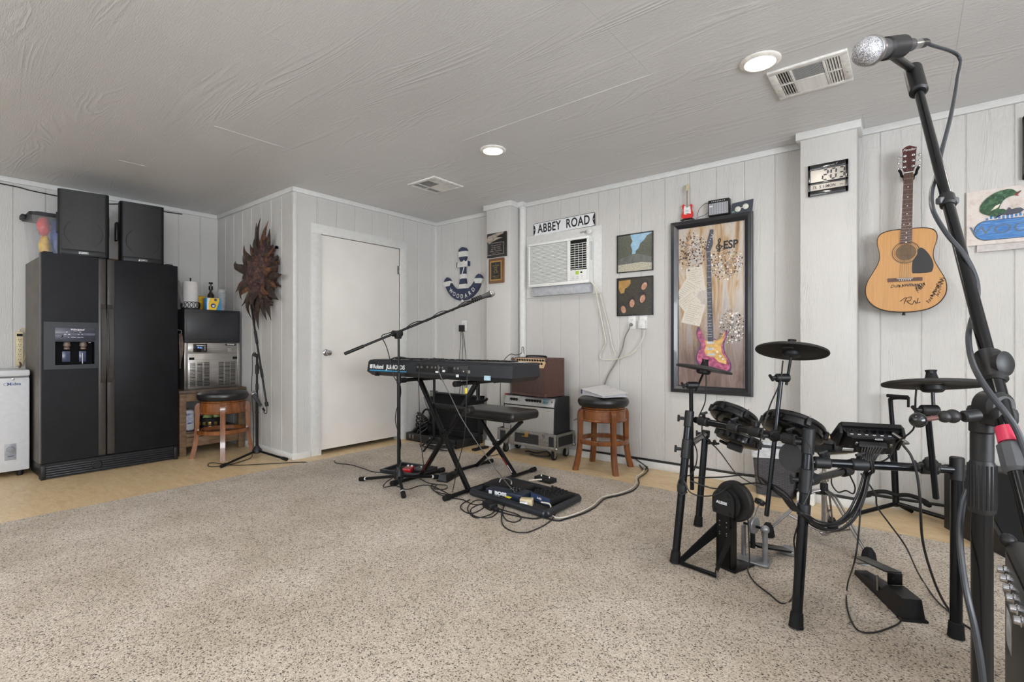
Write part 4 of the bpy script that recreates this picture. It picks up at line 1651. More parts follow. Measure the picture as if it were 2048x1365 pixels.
# knots and runners over the core
for k in range(16):
    a_ = rnd.random() * 2 * pi
    r_ = .05 + .17 * rnd.random()
    x, y = r_ * cos(a_), r_ * sin(a_) * 1.15
    pts = []
    dr = a_ + rnd.uniform(-1.1, 1.1)
    for j in range(6):
        pts.append((x + .03 * j * cos(dr + .35 * sin(j * 1.7 + k)), y + .03 * j * sin(dr + .35 * sin(j + k)), .085 - .09 * (r_ + .03 * j) ** 1.2 / .25 + .02 * sin(j * 2 + k)))
    s_ = spline(pts, 4)
    nn = len(s_)
    q = MB().use(rnd.choice((RT1, RT2, RT3))).tube(s_, [(.013 + .016 * abs(sin(i * .9 + k))) * (1 - .6 * i / nn) for i in range(nn)], 9)
    for v_ in q.v:
        v_.z = max(v_.z, .008)
    q.build('root', t)
# rays: irregular tapered, curved, three-sided-ish spikes
SPK = [(92, .53, .055), (104, .50, .05), (76, .52, .06), (116, .36, .05), (58, .46, .065), (134, .44, .05), (44, .34, .05), (150, .40, .05), (165, .53, .06), (176, .36, .05), (190, .52, .07), (203, .42, .045),
       (213, .44, .04), (222, .46, .045), (232, .42, .05), (244, .44, .05), (258, .50, .055), (270, .52, .06), (283, .46, .055), (297, .50, .06), (308, .40, .05), (322, .46, .075), (337, .38, .06), (352, .44, .07),
       (8, .38, .06), (22, .40, .05), (33, .36, .05), (84, .40, .05), (128, .34, .05), (240, .36, .06), (315, .34, .06), (180, .3, .07), (0, .3, .07), (266, .36, .06)]
for k, (ang, L, w_) in enumerate(SPK):
    a_ = R(ang)
    ex = 1.0 if abs(cos(a_)) > .5 else 1.0
    bend = rnd.uniform(-.35, .35)
    lift = rnd.uniform(.0, .07)
    pts, rad = [], []
    r0_ = .15
    for j in range(9):
        u = j / 8
        rr = r0_ + (L - r0_) * u
        aa = a_ + bend * u * u * .45
        pts.append(Vector((rr * cos(aa), rr * sin(aa), .045 + lift * sin(u * pi) + .02 * u)))
        rad.append(max(.0035, w_ * (1 - u) ** .8 * (1 + .18 * noise.noise(Vector((k * 3.1, u * 4, 0))))))
    q = MB().use(rnd.choice((RT1, RT2)))
    n_ = 9
    base = len(q.v)
    vs, fs = [], []
    for p, r_ in zip(pts, rad):
        tx = Vector((-sin(a_), cos(a_), 0))
        for i in range(n_):
            b_ = 2 * pi * i / n_
            wob = 1 + .28 * noise.noise(Vector((i * .9, p.length * 9, k * 2.3)))
            vs.append(p + (tx * cos(b_) * 1.0 + Vector((0, 0, 1)) * sin(b_) * .5) * r_ * wob)
    m_ = len(pts)
    for i in range(m_ - 1):
        for j in range(n_):
            fs.append((i * n_ + j, i * n_ + (j + 1) % n_, (i + 1) * n_ + (j + 1) % n_, (i + 1) * n_ + j))
    fs.append([(m_ - 1) * n_ + j for j in range(n_)])
    q.add(vs, fs, True)
    for v_ in q.v:
        v_.z = max(v_.z, .005 + .001 * (k % 3))
    q.build('spike', t, sharp=50)
# ------------------------------------------------------------------ refrigerator
def speckle(name, base, hi, rough):
    t_ = NT(name)
    t_.color(t_.ramp(t_.noise(t_.mapping((1, 1, 1)), 6, 5, .7), [(0.3, base), (0.7, hi)]))
    t_.bump(t_.noise(t_.mapping((1, 1, 1)), 170, 2, .6), .35, .002)
    return t_.set(rough, 0, .5)


FRG = speckle('fridge_enamel', (21, 22, 25), (29, 30, 33), .38)
FRG.node_tree.nodes['Principled BSDF'].inputs['Specular IOR Level'].default_value = .18
FCS = speckle('fridge_case', (70, 64, 60), (104, 96, 90), .5)
FPL = plain('fridge_plastic', (34, 36, 42), .4)
FST = plain('fridge_trim_strip', (58, 54, 52), .35)
fx = -5.135
t = thing('refrigerator', 'black side-by-side refrigerator with water dispenser standing against left wall', 'refrigerator', (fx, .715, 0), ROT_SIDE)
Wf, Hf = .905, 1.735
MB().use(FCS).ab((.004, .03, -.70), (Wf - .004, 1.712, -.066), .004).build('body', t)
MB().use(FRG).ab((.0, .02, -.40), (Wf, .105, -.072)).build('plinth', t)
sw = .392
# left (freezer) door: slab with a real recess for the dispenser
rx0, rx1, rz0, rz1 = .081, .318, .875, 1.056
q = MB().use(FRG)
for a, b in (((0, .126, -.06), (sw, rz0, 0)), ((0, rz1, -.06), (sw, Hf, 0)), ((0, rz0, -.06), (rx0, rz1, 0)), ((rx1, rz0, -.06), (sw, rz1, 0))):
    q.ab(a, b)
dl = q.build('door', t, label='left freezer door with ice and water dispenser')
MB().use(FRG).ab((sw + .006, .126, -.06), (Wf, Hf, 0), .006).build('door', t)
q = MB().use(FST).ab((-.0015, .126, -.06), (.004, Hf, .0015)).build('edge_trim', t)  # lighter strip painted in for the highlight along the left edge
for x0_, x1_, sgn in ((.343, .388, 1), (.400, .447, -1)):
    h_ = MB().use(FST)
    h_.ab((x0_, .135, 0), (x1_, Hf - .006, .008), .002)
    xc_ = (x0_ + x1_) / 2 + sgn * .006
    pts = [(xc_ + sgn * -.012 * 0, z_, .008 + .05 * max(0, sin(pi * (z_ - .72) / .64)) ** .55) for z_ in [.72 + .64 * k / 16 for k in range(17)]]
    for a_, b_ in zip(pts[:-1], pts[1:]):
        h_.add([(xc_ - .016, a_[1], a_[2]), (xc_ + .016, a_[1], a_[2]), (xc_ + .016, b_[1], b_[2]), (xc_ - .016, b_[1], b_[2]),
                (xc_ - .016, a_[1], a_[2] - .014), (xc_ + .016, a_[1], a_[2] - .014), (xc_ + .016, b_[1], b_[2] - .014), (xc_ - .016, b_[1], b_[2] - .014)],
               [(0, 1, 2, 3), (7, 6, 5, 4), (0, 3, 7, 4), (1, 5, 6, 2)], True)
    h_.build('handle', t)
# dispenser surround and cavity
q = MB().use(FPL)
for a, b in (((.016, .842, 0), (.341, rz0, .006)), ((.016, rz1, 0), (.341, 1.208, .006)), ((.016, rz0, 0), (rx0, rz1, .006)), ((rx1, rz0, 0), (.341, rz1, .006))):
    q.ab(a, b)
di = q.build('dispenser', t)
q = MB().use(plain('dispenser_cavity', (8, 8, 11), .6, spec=.1))
q.ab((rx0, rz0, -.064), (rx1, rz1, -.060)).ab((rx0, rz0, -.06), (rx0 + .003, rz1, .002)).ab((rx1 - .003, rz0, -.06), (rx1, rz1, .002))
q.ab((rx0, rz0, -.06), (rx1, rz0 + .003, .002)).ab((rx0, rz1 - .003, -.06), (rx1, rz1, .002))
q.build('dispenser_cavity', t)
DBL = plain('dispenser_lever', (66, 74, 100), .25)
DTN = plain('dispenser_nozzle', (112, 96, 88), .4)
for cx_, w_ in ((.155, .05), (.255, .045)):
    MB().use(DTN).lathe([(.020, 0), (.024, .03), (.015, .042), (.019, .047), (.019, .058)], TR(cx_, rz1 - .003, -.032) @ RX(90), 18).build('nozzle', t)
    MB().use(DBL).ab((cx_ - w_ / 2, rz0 + .02, -.058), (cx_ + w_ / 2, rz0 + .105, -.052), .003).build('lever', t)
MB().use(INK).ab((.248, rz0 + .004, -.035), (.252, rz0 + .09, -.031)).build('water_spout', t)
q = MB().use(plain('dispenser_panel', (58, 60, 74), .3)).ab((.079, 1.064, .004), (.322, 1.166, .011), .002).build('control_panel', t)
MB().use(plain('dispenser_panel_band', (84, 86, 102), .3)).ab((.082, 1.105, .0112), (.319, 1.122, .0122)).build('control_band', t)
text('maker_name', 'Whirlpool', .020, INK, TR(.21, 1.150, .0115), t, ext=.0003, shear=.3, off=.0005)
MB().use(INK).tube(spline([(.186, 1.142, .012), (.20, 1.138, .012), (.225, 1.146, .012), (.232, 1.158, .012)], 4), .0008, 5).build('maker_swoosh', t)
q = MB().use(INK)
for x_, y_, w_ in ((.148, 1.131, .008), (.138, 1.112, .013), (.162, 1.112, .012), (.228, 1.131, .014), (.219, 1.112, .007), (.241, 1.112, .007), (.158, 1.090, .008), (.188, 1.091, .03), (.22, 1.09, .02), (.24, 1.091, .016), (.286, rz1 - .008, .014)):
    q.ab((x_ - w_ / 2, y_ - .0018, .0115), (x_ + w_ / 2, y_ + .0018, .0126))
q.build('control_marks', t, kind='stuff')
MB().use(plain('control_knob', (24, 26, 40), .2)).lathe([(.009, 0), (.008, .004), (0, .005)], TR(.118, 1.098, .011), 14).build('control_button', t)
# toe grille
g = MB().use(BLACK)
g.ab((0, .004, -.075), (Wf, .118, -.018))
g.build('grille_back', t)
for k in range(5):
    MB().use(FPL).ab((.03, .018 + k * .018, -.018), (Wf - .03, .0265 + k * .018, .0), .001).build('grille_bar', t)
MB().use(BLACK).ab((0, .0, -.03), (.03, .11, .002), .004).build('grille_end', t)
MB().use(BLACK).ab((Wf - .03, 0, -.03), (Wf, .11, .002), .004).build('grille_end', t)
q = MB().use(BLACK).lathe([(.034, 0), (.034, .006), (.029, .009), (.028, .005), (0, .005)], TR(.335, .060, .0), 28)
q.ab((.31, .055, .004), (.36, .066, .01))
q.build('filter_cap', t)
for x_ in (.045, Wf - .06):
    MB().use(BLACK).ab((x_ - .03, 1.712, -.12), (x_ + .03, 1.748, -.02), .006).build('hinge_cover', t)

# ------------------------------------------------------------------ things on the refrigerator
t = thing('storage_bin', 'clear plastic storage bin with black lid on top of the refrigerator', 'storage bin', (-5.70, .955, 1.713))
q = MB()
CLR = NT('clear_plastic')
CLR.color((226, 228, 230))
CLR.b.inputs['Alpha'].default_value = .22
CLR.set(.12)
LX, LY, LZ = .19, .24, .38
q.use(CLR.m)
b0, b1 = [(-LX + .03, -LY + .03), (LX - .03, -LY + .03), (LX - .03, LY - .03), (-LX + .03, LY - .03)], [(-LX, -LY), (LX, -LY), (LX, LY), (-LX, LY)]
q.add([(x, y, .001) for x, y in b0] + [(x, y, LZ) for x, y in b1], [(0, 1, 5, 4), (1, 2, 6, 5), (2, 3, 7, 6), (3, 0, 4, 7), (3, 2, 1, 0)], False)
q.build('tub', t)
q = MB().use(BLACK)
q.prism(rrect(-LX - .015, -LY - .015, LX + .015, LY + .015, .03), LZ - .012, LZ + .012).prism(rrect(-LX + .02, -LY + .02, LX - .02, LY - .02, .03), LZ + .012, LZ + .024)
q.ab((-.05, -LY - .045, LZ - .03), (.05, -LY - .012, LZ + .008), .008)
q.build('lid', t)
for lab, nm, c_, (x, y, z), (sx, sy, sz) in (
        ('red plastic bag showing through the clear bin, upper', 'bag', (206, 64, 66), (.115, -.165, .275), (.04, .042, .075)),
        ('yellow and red packet showing through the clear bin, lower left', 'packet', (236, 176, 60), (.10, -.155, .105), (.04, .038, .095)),
        ('blue plastic bag slanting through the clear bin', 'bag', (58, 78, 150), (.085, -.075, .19), (.045, .045, .16))):
    q = MB().use(plain('packet_' + nm, c_, .3, var=.18, scale=18))
    n1 = 14
    vs, fs = [], []
    for i in range(n1 + 1):
        for k in range(20):
            a_, b_ = pi * i / n1, 2 * pi * k / 20
            d = Vector((sin(a_) * cos(b_), sin(a_) * sin(b_), cos(a_)))
            m_ = 1 + .22 * noise.noise(d * 3 + Vector((x * 9, 0, 0)))
            vs.append((d.x * sx * m_, d.y * sy * m_, d.z * sz * m_))
    for i in range(n1):
        for k in range(20):
            fs.append((i * 20 + k, (i + 1) * 20 + k, (i + 1) * 20 + (k + 1) % 20, i * 20 + (k + 1) % 20))
    q.add(vs, fs, True)
    o = q.build(nm)
    o.location = (-5.70 + x, .96 + y, 1.713 + z + .02)
    tag(o, lab, 'packet', 'packets inside the clear bin')


def pa_speaker(label, x, y, yaw):
    t = thing('loudspeaker', label, 'loudspeaker', (x, y, 1.7365), (0, 0, R(yaw)), 'loudspeakers on top of the refrigerator')
    # local: +x is the front, y across
    w, h, d = .158, .525, .29
    plan = [(-d, -.10), (-.10, -w), (-.03, -w)] + [(-.03 + .03 * sin(R(a)), -w + .03 - .03 * cos(R(a)) + 0) for a in range(15, 91, 15)]
    plan += [(x_, -y_) for x_, y_ in plan[::-1]]
    MB().use(BLACK).prism(plan, 0.008, h).build('cabinet', t)
    # grille, slightly bowed and inset
    gm = NT('speaker_grille')
    gm.color(gm.ramp(gm.noise(gm.mapping((1, 1, 1)), 420, 2, .5), [(0.4, (20, 20, 21)), (0.6, (44, 43, 44))]))
    gm.set(.5, .3)
    vs, fs = [], []
    for j in range(2):
        for i in range(15):
            yy = -.128 + .256 * i / 14
            vs.append((.003 + .006 * cos(pi * yy / .27), yy, .052 + j * (h - .078)))
    for i in range(14):
        fs.append((i, i + 1, 15 + i + 1, 15 + i))
    MB().use(gm.m).add(vs, fs, True).build('grille', t)
    MB().use(BLACK).ab((-.01, -w + .02, .012), (.008, w - .02, .052), .004).build('lower_baffle', t)
    MB().use(BLACK).torus(.118, .0022, TR(.006, 0, .19) @ RY(90), 40, 6).build('woofer_ring', t)
    MB().use(BLACK).torus(.065, .0022, TR(.006, 0, .40) @ RY(90), 30, 6, ).build('horn_ring', t)
    q = MB().use(CHROME).ab((.008, -.03, .02), (.0105, .03, .040), .001).use(CKB).ab((.0104, -.027, .022), (.011, .027, .038))
    q.build('badge', t)
    text('maker_name', 'QSC', .015, INK, frame((.0112, 0, .030), (0, 1, 0), (0, 0, 1)), t, ext=.0003, sx=1.5, off=.0004)
    for s in (-1, 1):
        MB().use(BLACK).ab((-.2, s * w - (.012 if s > 0 else -.004), .20), (-.12, s * w + (.004 if s > 0 else -.012), .36), .004).build('side_handle', t)
    q = MB().use(RUBBER)
    for a in (-.24, -.05):
        for b in (-.08, .1):
            q.cyl((a, b, -.001), (a, b, .01), .012, n=10)
    q.build('foot', t)
    return t


pa_speaker('black loudspeaker on left part of the refrigerator, beside the clear bin', -5.175, .975, -11)
pa_speaker('black loudspeaker on right part of the refrigerator, nearer the closet', -5.235, 1.385, -5)
t = thing('cloth_bundle', 'folded yellow and dark cloth lying between the two loudspeakers', 'cloth', (-5.62, 1.275, 1.714))
MB().use(plain('ochre_cloth', (170, 118, 40), .8, var=.2)).ab((-.07, -.08, .04), (.07, .05, .085), .02).build('yellow_cloth', t)
MB().use(plain('slate_cloth', (60, 66, 74), .8, var=.2)).ab((-.1, -.1, 0), (.1, .07, .042), .018).build('dark_cloth', t)
# cable along the top of the left wall
pts = [onx(0, 367, -5.905), onx(60, 381, -5.905), onx(108, 391, -5.905), onx(160, 402, -5.905), onx(215, 408, -5.905), onx(260, 409, -5.905)]
pts = [Vector((-5.905, -.4, 2.395))] + pts + [Vector((-5.905, 1.7, 2.38)), Vector((-5.905, 1.9, 2.385))]
tag(MB().use(CORD).tube(spline(pts, 6), .005, 8).build('wall_cable'), 'black cable tacked along the top of the left wall', 'cable')

# ------------------------------------------------------------------ chest freezer, power strip
FZW = plain('freezer_white', (214, 216, 220), .3, var=.015)
t = thing('chest_freezer', 'white chest freezer left of the refrigerator at the picture edge', 'freezer', (-5.447, .035, 0), ROT_SIDE)
MB().use(FZW).ab((0, .045, -.44), (.662, .775, 0), .012).build('body', t)
MB().use(FZW).ab((-.002, .783, -.445), (.664, .835, .006), .014).build('lid', t)
MB().use(plain('gasket_grey', (110, 110, 112), .7)).ab((.004, .773, -.43), (.658, .785, -.004)).build('gasket', t)
for x_ in (.05, .61):
    for z_ in (-.40, -.05):
        MB().use(BLACK).lathe([(.018, 0), (.022, .03), (.022, .046)], TR(x_, 0, z_) @ RX(-90), 12).build('foot', t)
text('maker_name', 'Midea', .032, plain('logo_blue_grey', (64, 90, 130), .4), TR(.572, .725, .0005), t, ext=.0004, off=.0006)
MB().use(plain('logo_blue_grey', (64, 90, 130), .4)).tube(spline([(.535, .735, .001), (.515, .73, .001), (.522, .715, .001), (.54, .72, .001)], 4), .0012, 5).build('maker_emblem', t)
MB().use(STEEL).lathe([(.009, 0), (.009, .004), (.004, .005), (0, .005)], TR(.567, .764, 0), 16).build('lock', t)
q = MB().use(plain('freezer_panel', (150, 152, 158), .35)).ab((.520, .135, 0), (.585, .262, .002), .001)
q.build('control_panel', t)
MB().use(plain('freezer_knob', (130, 132, 138), .3)).lathe([(.024, 0), (.022, .012), (.006, .014), (0, .014)], TR(.552, .218, .002), 24).build('dial', t)
MB().use(plain('panel_blue', (40, 66, 120), .4)).ab((.536, .163, .002), (.57, .168, .0026)).build('panel_mark', t)
t = thing('power_strip', 'beige six outlet power strip hanging on wall above the freezer', 'power strip', (XL + .001, .69, .99), ROT_SIDE)
BEI = plain('beige_plastic', (206, 190, 152), .45)
MB().use(BEI).ab((-.024, -.14, 0), (.024, .15, .036), .006).build('body', t)
q = MB().use(DARK)
for k in range(5):
    for s in (-1, 1):
        q.ab((s * .007 - .0015, -.09 + .042 * k, .036), (s * .007 + .0015, -.08 + .042 * k, .0366))
    q.cyl((0, -.1 + .042 * k, .036), (0, -.1 + .042 * k, .0366), .003, n=8)
q.ab((-.018, .112, .036), (.018, .132, .038))
q.build('outlet_slots', t, kind='stuff')
MB().use(BEI).tube(spline([(0, .15, .02), (.004, .175, .02), (.03, .17, .02), (.045, .10, .018), (.042, 0, .015), (.03, -.08, .02), (.01, -.15, .02)], 6), .005, 8).build('power_lead', t)
MB().use(plain('brown_lead', (86, 66, 56), .6)).tube(spline([(0, -.11, .04), (.004, -.13, .055), (-.005, -.16, .05), (.0, -.20, .03)], 5), .006, 8).build('plug_lead', t)

# ------------------------------------------------------------------ rustic table, ice machine and what stands on it
RUS = wood('rustic_wood', (92, 70, 52), (146, 116, 86), (3, 3, 14), .6)
RUT = wood('rustic_dark_wood', (62, 48, 40), (98, 78, 62), (3, 14, 3), .55)
t = thing('rustic_table', 'rough brown wooden table carrying the ice machine, beside the refrigerator', 'table', (-5.53, 1.945, 0))
tx0, tx1, ty0, ty1 = -.31, .31, -.285, .285
MB().use(RUT).ab((tx0 - .02, ty0 - .012, .575), (tx1 + .02, ty1 + .01, .605), .004).build('table_top', t)
for a in (tx0, tx1 - .055):
    for b in (ty0, ty1 - .055):
        MB().use(RUS).ab((a, b, 0), (a + .055, b + .055, .575), .004).build('leg', t)
MB().use(RUS).ab((tx1 - .045, ty0 + .055, .50), (tx1 - .012, ty1 - .055, .575), .002).build('apron', t)
MB().use(RUS).ab((tx0 + .03, ty0 + .01, .50), (tx1 - .055, ty0 + .03, .575), .002).build('apron', t)
MB().use(RUT).ab((tx0 + .02, ty0 + .01, .195), (tx1 - .02, ty1 - .01, .215), .002).build('shelf', t)
MB().use(RUS).ab((tx1 - .045, ty0 + .055, .075), (tx1 - .015, ty1 - .055, .16), .003).build('rail', t)
MB().use(RUS).ab((tx1 - .045, ty0 + .055, .165), (tx1 - .015, ty1 - .055, .195), .003).build('rail', t)
t = thing('water_pack', 'white and blue shrink-wrapped pack on the rustic table shelf', 'pack', (-5.36, 1.755, .2155))
WPK = NT('pack_print')
WPK.color(WPK.ramp(WPK.noise(WPK.mapping((10, 10, 22)), 1.6, 3), [(0.4, (206, 208, 216)), (0.52, (168, 178, 208)), (0.62, (66, 70, 140))], 'CONSTANT'))
WPK.set(.3)
MB().use(WPK.m).ab((-.1, -.05, 0), (.08, .05, .2), .02).build('pack', t)
t = thing('wire_basket', 'black and gold woven basket on the rustic table shelf', 'basket', (-5.35, 1.97, .2155))
q = MB().use(BLACK).lathe([(.08, 0), (.1, .012), (.115, .1), (.12, .105), (.115, .11), (.108, .1), (.09, .012), (0, .01)], n=28)
q.build('bowl', t)
for k in range(14):
    a_ = 2 * pi * k / 14
    MB().use(GOLD).box((0, 0, 0), (.006, .024, .03), .001, M=TR(.112 * cos(a_), .112 * sin(a_), .055) @ RZ(math.degrees(a_)) @ RY(8)).build('gold_inlay', t)
GRV = plain('artichoke_green', (128, 140, 86), .6, var=.25, scale=30)
for k, (x, y, s_) in enumerate(((.03, -.045, .038), (.035, .04, .036), (-.045, .0, .04))):
    o = MB().use(GRV)
    vs = []
    n_ = 16
    for i in range(9):
        for j in range(n_):
            a_, b_ = pi * i / 8, 2 * pi * j / n_
            d = Vector((sin(a_) * cos(b_), sin(a_) * sin(b_), cos(a_)))
            r_ = s_ * (1 + .25 * noise.noise(d * 5 + Vector((k * 3, 0, 0))))
            vs.append(d * r_)
    o.add(vs, [(i * n_ + j, (i + 1) * n_ + j, (i + 1) * n_ + (j + 1) % n_, i * n_ + (j + 1) % n_) for i in range(8) for j in range(n_)], True)
    ob = o.build('artichoke')
    ob.location = (-5.35 + x, 1.97 + y, .2155 + .012 + s_ * .98 + .06)
    tag(ob, ['leafy green artificial artichoke in the front of the basket', 'leafy green artificial artichoke at right in the basket', 'leafy green artificial artichoke at the back of the basket'][k], 'artichoke', 'artichokes in the basket')

BST = NT('machine_steel')
BST.color(BST.ramp(BST.noise(BST.mapping((1.5, 90, 1)), 2, 4, .6), [(0.3, (150, 146, 142)), (0.7, (186, 182, 178))]))
BST.set(.26, .9)
BLB = plain('machine_black', (36, 37, 41), .4)
t = thing('ice_machine', 'countertop ice machine with steel front and black bin on table', 'ice machine', (-5.30, 1.725, .6055), ROT_SIDE)
Wi, hs_, Hi = .495, .44, .762
MB().use(BST.m).ab((0, 0, -.46), (Wi, hs_, -.004), .003).build('body', t)
MB().use(BST.m).ab((.03, .008, -.004), (Wi - .028, .335, 0), .001).ab((.03, .339, -.004), (Wi - .028, hs_ - .004, 0), .001).build('front_panel', t)
MB().use(BST.m).ab((0, 0, -.004), (.027, hs_, .001), .001).ab((Wi - .026, 0, -.004), (Wi, hs_, .001), .001).build('corner_trim', t)
MB().use(BLB).ab((0, hs_ + .002, -.46), (Wi, Hi, 0), .005).build('bin', t)
MB().use(plain('bin_door', (44, 45, 49), .38)).ab((.02, hs_ + .035, 0), (Wi - .026, Hi - .028, .006), .003).build('bin_door', t)
for gx_ in (0.045, .106, .167, .295, .352, .405):
    q = MB().use(DARK)
    for k in range(17):
        q.ab((gx_, .028 + k * .0135, 0), (gx_ + .046, .034 + k * .0135, .0008))
    q.build('vent_slots', t, kind='stuff')
MB().use(CKB).ab((.072, .352, 0), (.192, .432, .004), .002).build('display_panel', t)
text('display_text', 'FULL', .02, glow('display_blue', (120, 170, 255), 1.2), TR(.13, .394, .0045), t, ext=.0002)
q = MB().use(INK)
for k in range(5):
    q.ab((.165, .372 + k * .011, .004), (.178, .3745 + k * .011, .0045))
q.ab((.10, .412, .004), (.16, .416, .0045))
q.build('display_marks', t, kind='stuff')
for x_ in (.038, .425):
    MB().use(DARK).ab((x_, .278, 0), (x_ + .044, .302, .001)).build('latch_slot', t)
MB().use(CKB).prism(rrect(.355, .412, .458, .432, .009), 0, .002, smooth=False).build('badge', t)
text('maker_name', 'Scotsman', .016, INK, TR(.4065, .4225, .0022), t, ext=.0002, off=.0007, sx=1.05)
MB().use(plain('rating_label', (140, 134, 128), .5)).ab((.378, .352, 0), (.412, .39, .0006)).build('rating_label', t)
# paper towels
zt = .6055 + .762
PT = plain('paper_towel_white', (224, 220, 218), .8, var=.02, bump=.3)
t = thing('paper_towel_roll', 'white paper towel roll on a black ring holder atop ice machine', 'paper towel', (-5.44, 1.822, zt))
q = MB().use(PT).lathe([(.018, .012), (.062, .012), (.064, .02), (.064, .262), (.062, .268), (.018, .268)], n=32)
q.build('roll', t)
MB().use(PT).add([(.02, -.068, .02), (.05, -.066, .02), (.035, -.105, .27), (-.03, -.115, .29), (.0, -.072, .02)], [(0, 1, 2, 3), (0, 3, 4)], True).build('loose_sheet', t)
q = MB().use(BLACK).lathe([(.08, 0), (.08, .008), (.0, .010)], n=28)
q.cyl((0, 0, 0), (0, 0, .30), .006, n=10)
q.ball((0, 0, .30), .009)
q.build('holder', t)
for k in range(14):
    a_ = 2 * pi * k / 14
    MB().use(BLACK).torus(.030, .0026, TR(.074 * cos(a_), .074 * sin(a_), .042) @ RZ(math.degrees(a_)) @ RY(90), 20, 6).build('holder_ring', t)
t = thing('wipes_box', 'yellow and blue household product box on top of the ice machine', 'box', (-5.365, 1.985, zt), (0, 0, R(-4)))
BXB = plain('box_blue', (70, 150, 200), .4)
MB().use(BXB).ab((-.05, -.062, 0), (.05, .065, .118), .002).build('carton', t)
YEL = plain('box_yellow', (232, 190, 50), .4)
F_ = frame((.0505, 0, 0), (0, 1, 0), (0, 0, 1))
MB(F_).use(YEL).prism([(-.045, .001), (.02, .001), (.05, .09), (.045, .117), (-.03, .117), (-.045, .06)], 0, .0008, smooth=False).build('carton_print', t)
MB(F_).use(WHITE).prism([(-.058, .001), (-.045, .001), (-.045, .06), (-.03, .117), (-.055, .117)], 0, .0008, smooth=False).build('carton_print', t)
NVB = plain('box_navy', (44, 66, 120), .4)
MB(F_).use(NVB).lathe([(.022, 0), (.022, .0014), (0, .0014)], TR(-.005, .042, 0), 20).use(WHITE).lathe([(.011, 0), (.011, .0018), (0, .0018)], TR(-.003, .04, .0001), 14).build('carton_print', t)
MB(F_).use(NVB).lathe([(.013, 0), (.013, .0014), (0, .0014)], TR(.015, .1, 0), 16).build('carton_print', t)
t = thing('snack_bag', 'crumpled golden bag behind the yellow and blue box', 'bag', (-5.56, 1.935, zt))
MB().use(plain('gold_bag', (206, 160, 40), .35, var=.2)).ab((-.05, -.06, 0), (.05, .06, .15), .03).build('bag', t)
t = thing('cup_sleeve', 'tall clear wrapped stack of plastic cups on the ice machine', 'cup stack', (-5.42, 2.088, zt))
CUPM = plain('cup_plastic', (186, 188, 188), .2, .1)
q = MB().use(CUPM)
pr = [(.026, 0)]
for k in range(16):
    pr += [(.030 + .0006 * k, .004 + .0125 * k), (.034 + .0005 * k, .010 + .0125 * k), (.0335, .0145 + .0125 * k)]
pr += [(.036, .214), (.0, .216)]
q.lathe(pr, RY(3), 22)
q.build('cups', t)
t = thing('pump_bottle', 'small black cap bottle behind the cup stack on ice machine', 'bottle', (-5.60, 2.06, zt))
MB().use(plain('amber_bottle', (50, 40, 36), .25)).lathe([(.028, 0), (.03, .01), (.03, .17), (.012, .2), (.012, .22)], n=18).build('bottle', t)
MB().use(CKB).lathe([(.016, .22), (.02, .225), (.02, .26), (.006, .265), (.006, .28), (.02, .285), (.018, .3), (0, .3)], n=16).build('pump', t)
t = thing('hanging_towel', 'grey brown towel hanging between refrigerator and ice machine', 'towel', (-5.22, 1.672, .83), ROT_SIDE)
q = MB().use(plain('towel_taupe', (128, 112, 102), .9, var=.12, bump=.3))
vs, fs = [], []
for j in range(13):
    for i in range(7):
        u, v = i / 6, j / 12
        vs.append((-.018 + .036 * u * (.4 + .6 * sin(pi * min(1, v * 1.1 + .08))), .30 - .32 * v, .012 * sin(u * 9 + v * 2) + .01))
for j in range(12):
    for i in range(6):
        fs.append((j * 7 + i, j * 7 + i + 1, (j + 1) * 7 + i + 1, (j + 1) * 7 + i))
m_ = len(vs)
q.add(vs + [(x, y, z - .012) for x, y, z in vs], fs + [tuple(m_ + k for k in f[::-1]) for f in fs], True)
q.build('cloth', t)
MB().use(STEEL).tube([(0, .29, .0), (0, .33, 0), (-.03, .335, 0), (-.056, .335, 0)], .003, 6).build('hook', t)

# ------------------------------------------------------------------ bar stools
STW = wood('stool_wood', (88, 47, 22), (144, 86, 42), (6, 6, 1.5), .25, .4)
LTH = plain('black_leather', (30, 29, 30), .32, bump=.15)


def stool(label, x, y, rot):
    t = thing('bar_stool', label, 'stool', (x, y, 0), (0, 0, R(rot)), 'round leather topped bar stools')
    MB().use(LTH).lathe([(.17, .522), (.197, .526), (.209, .545), (.212, .562), (.205, .582), (.185, .595), (.12, .603), (.0, .605)], n=48).build('seat', t)
    MB().use(LTH).torus(.207, .0032, TR(0, 0, .552), 48, 6).build('piping', t)
    MB().use(STW).lathe([(.155, .508), (.178, .508), (.18, .518), (.172, .524), (.155, .524)], n=48, closed=True).build('swivel_ring', t)
    MB().use(STW).lathe([(.165, .405), (.188, .405), (.194, .412), (.190, .420), (.183, .424), (.181, .490), (.186, .494), (.186, .504), (.165, .506)], n=48, closed=True).build('apron', t)
    MB().use(STW).lathe([(.178, .222), (.207, .222), (.210, .226), (.210, .254), (.206, .258), (.178, .258)], n=48, closed=True).build('foot_ring', t)
    lg = None
    prof_ = [(.182, .495), (.200, .500), (.216, .480), (.222, .440), (.221, .36), (.222, .26), (.230, .16), (.245, .08), (.268, 0), (.226, 0), (.206, .08), (.194, .16), (.187, .26), (.184, .36), (.182, .42)]
    sp = spline([(x, z, 0) for x, z in prof_[1:9]], 3)
    poly = [(.182, .495)] + [(p.x, p.y) for p in sp] + prof_[9:]
    for k in range(4):
        M_ = RZ(90 * k) @ frame((0, 0, 0), (1, 0, 0), (0, 0, 1))
        MB(M_).use(STW).prism(poly, -.0195, .0195).build('leg', t, sharp=50)
    return t


stool('round bar stool with empty black seat beside the rustic table', -4.965, 1.93, -22)
stool('round bar stool under the white binder against the back wall', -1.99, 3.715, -39)


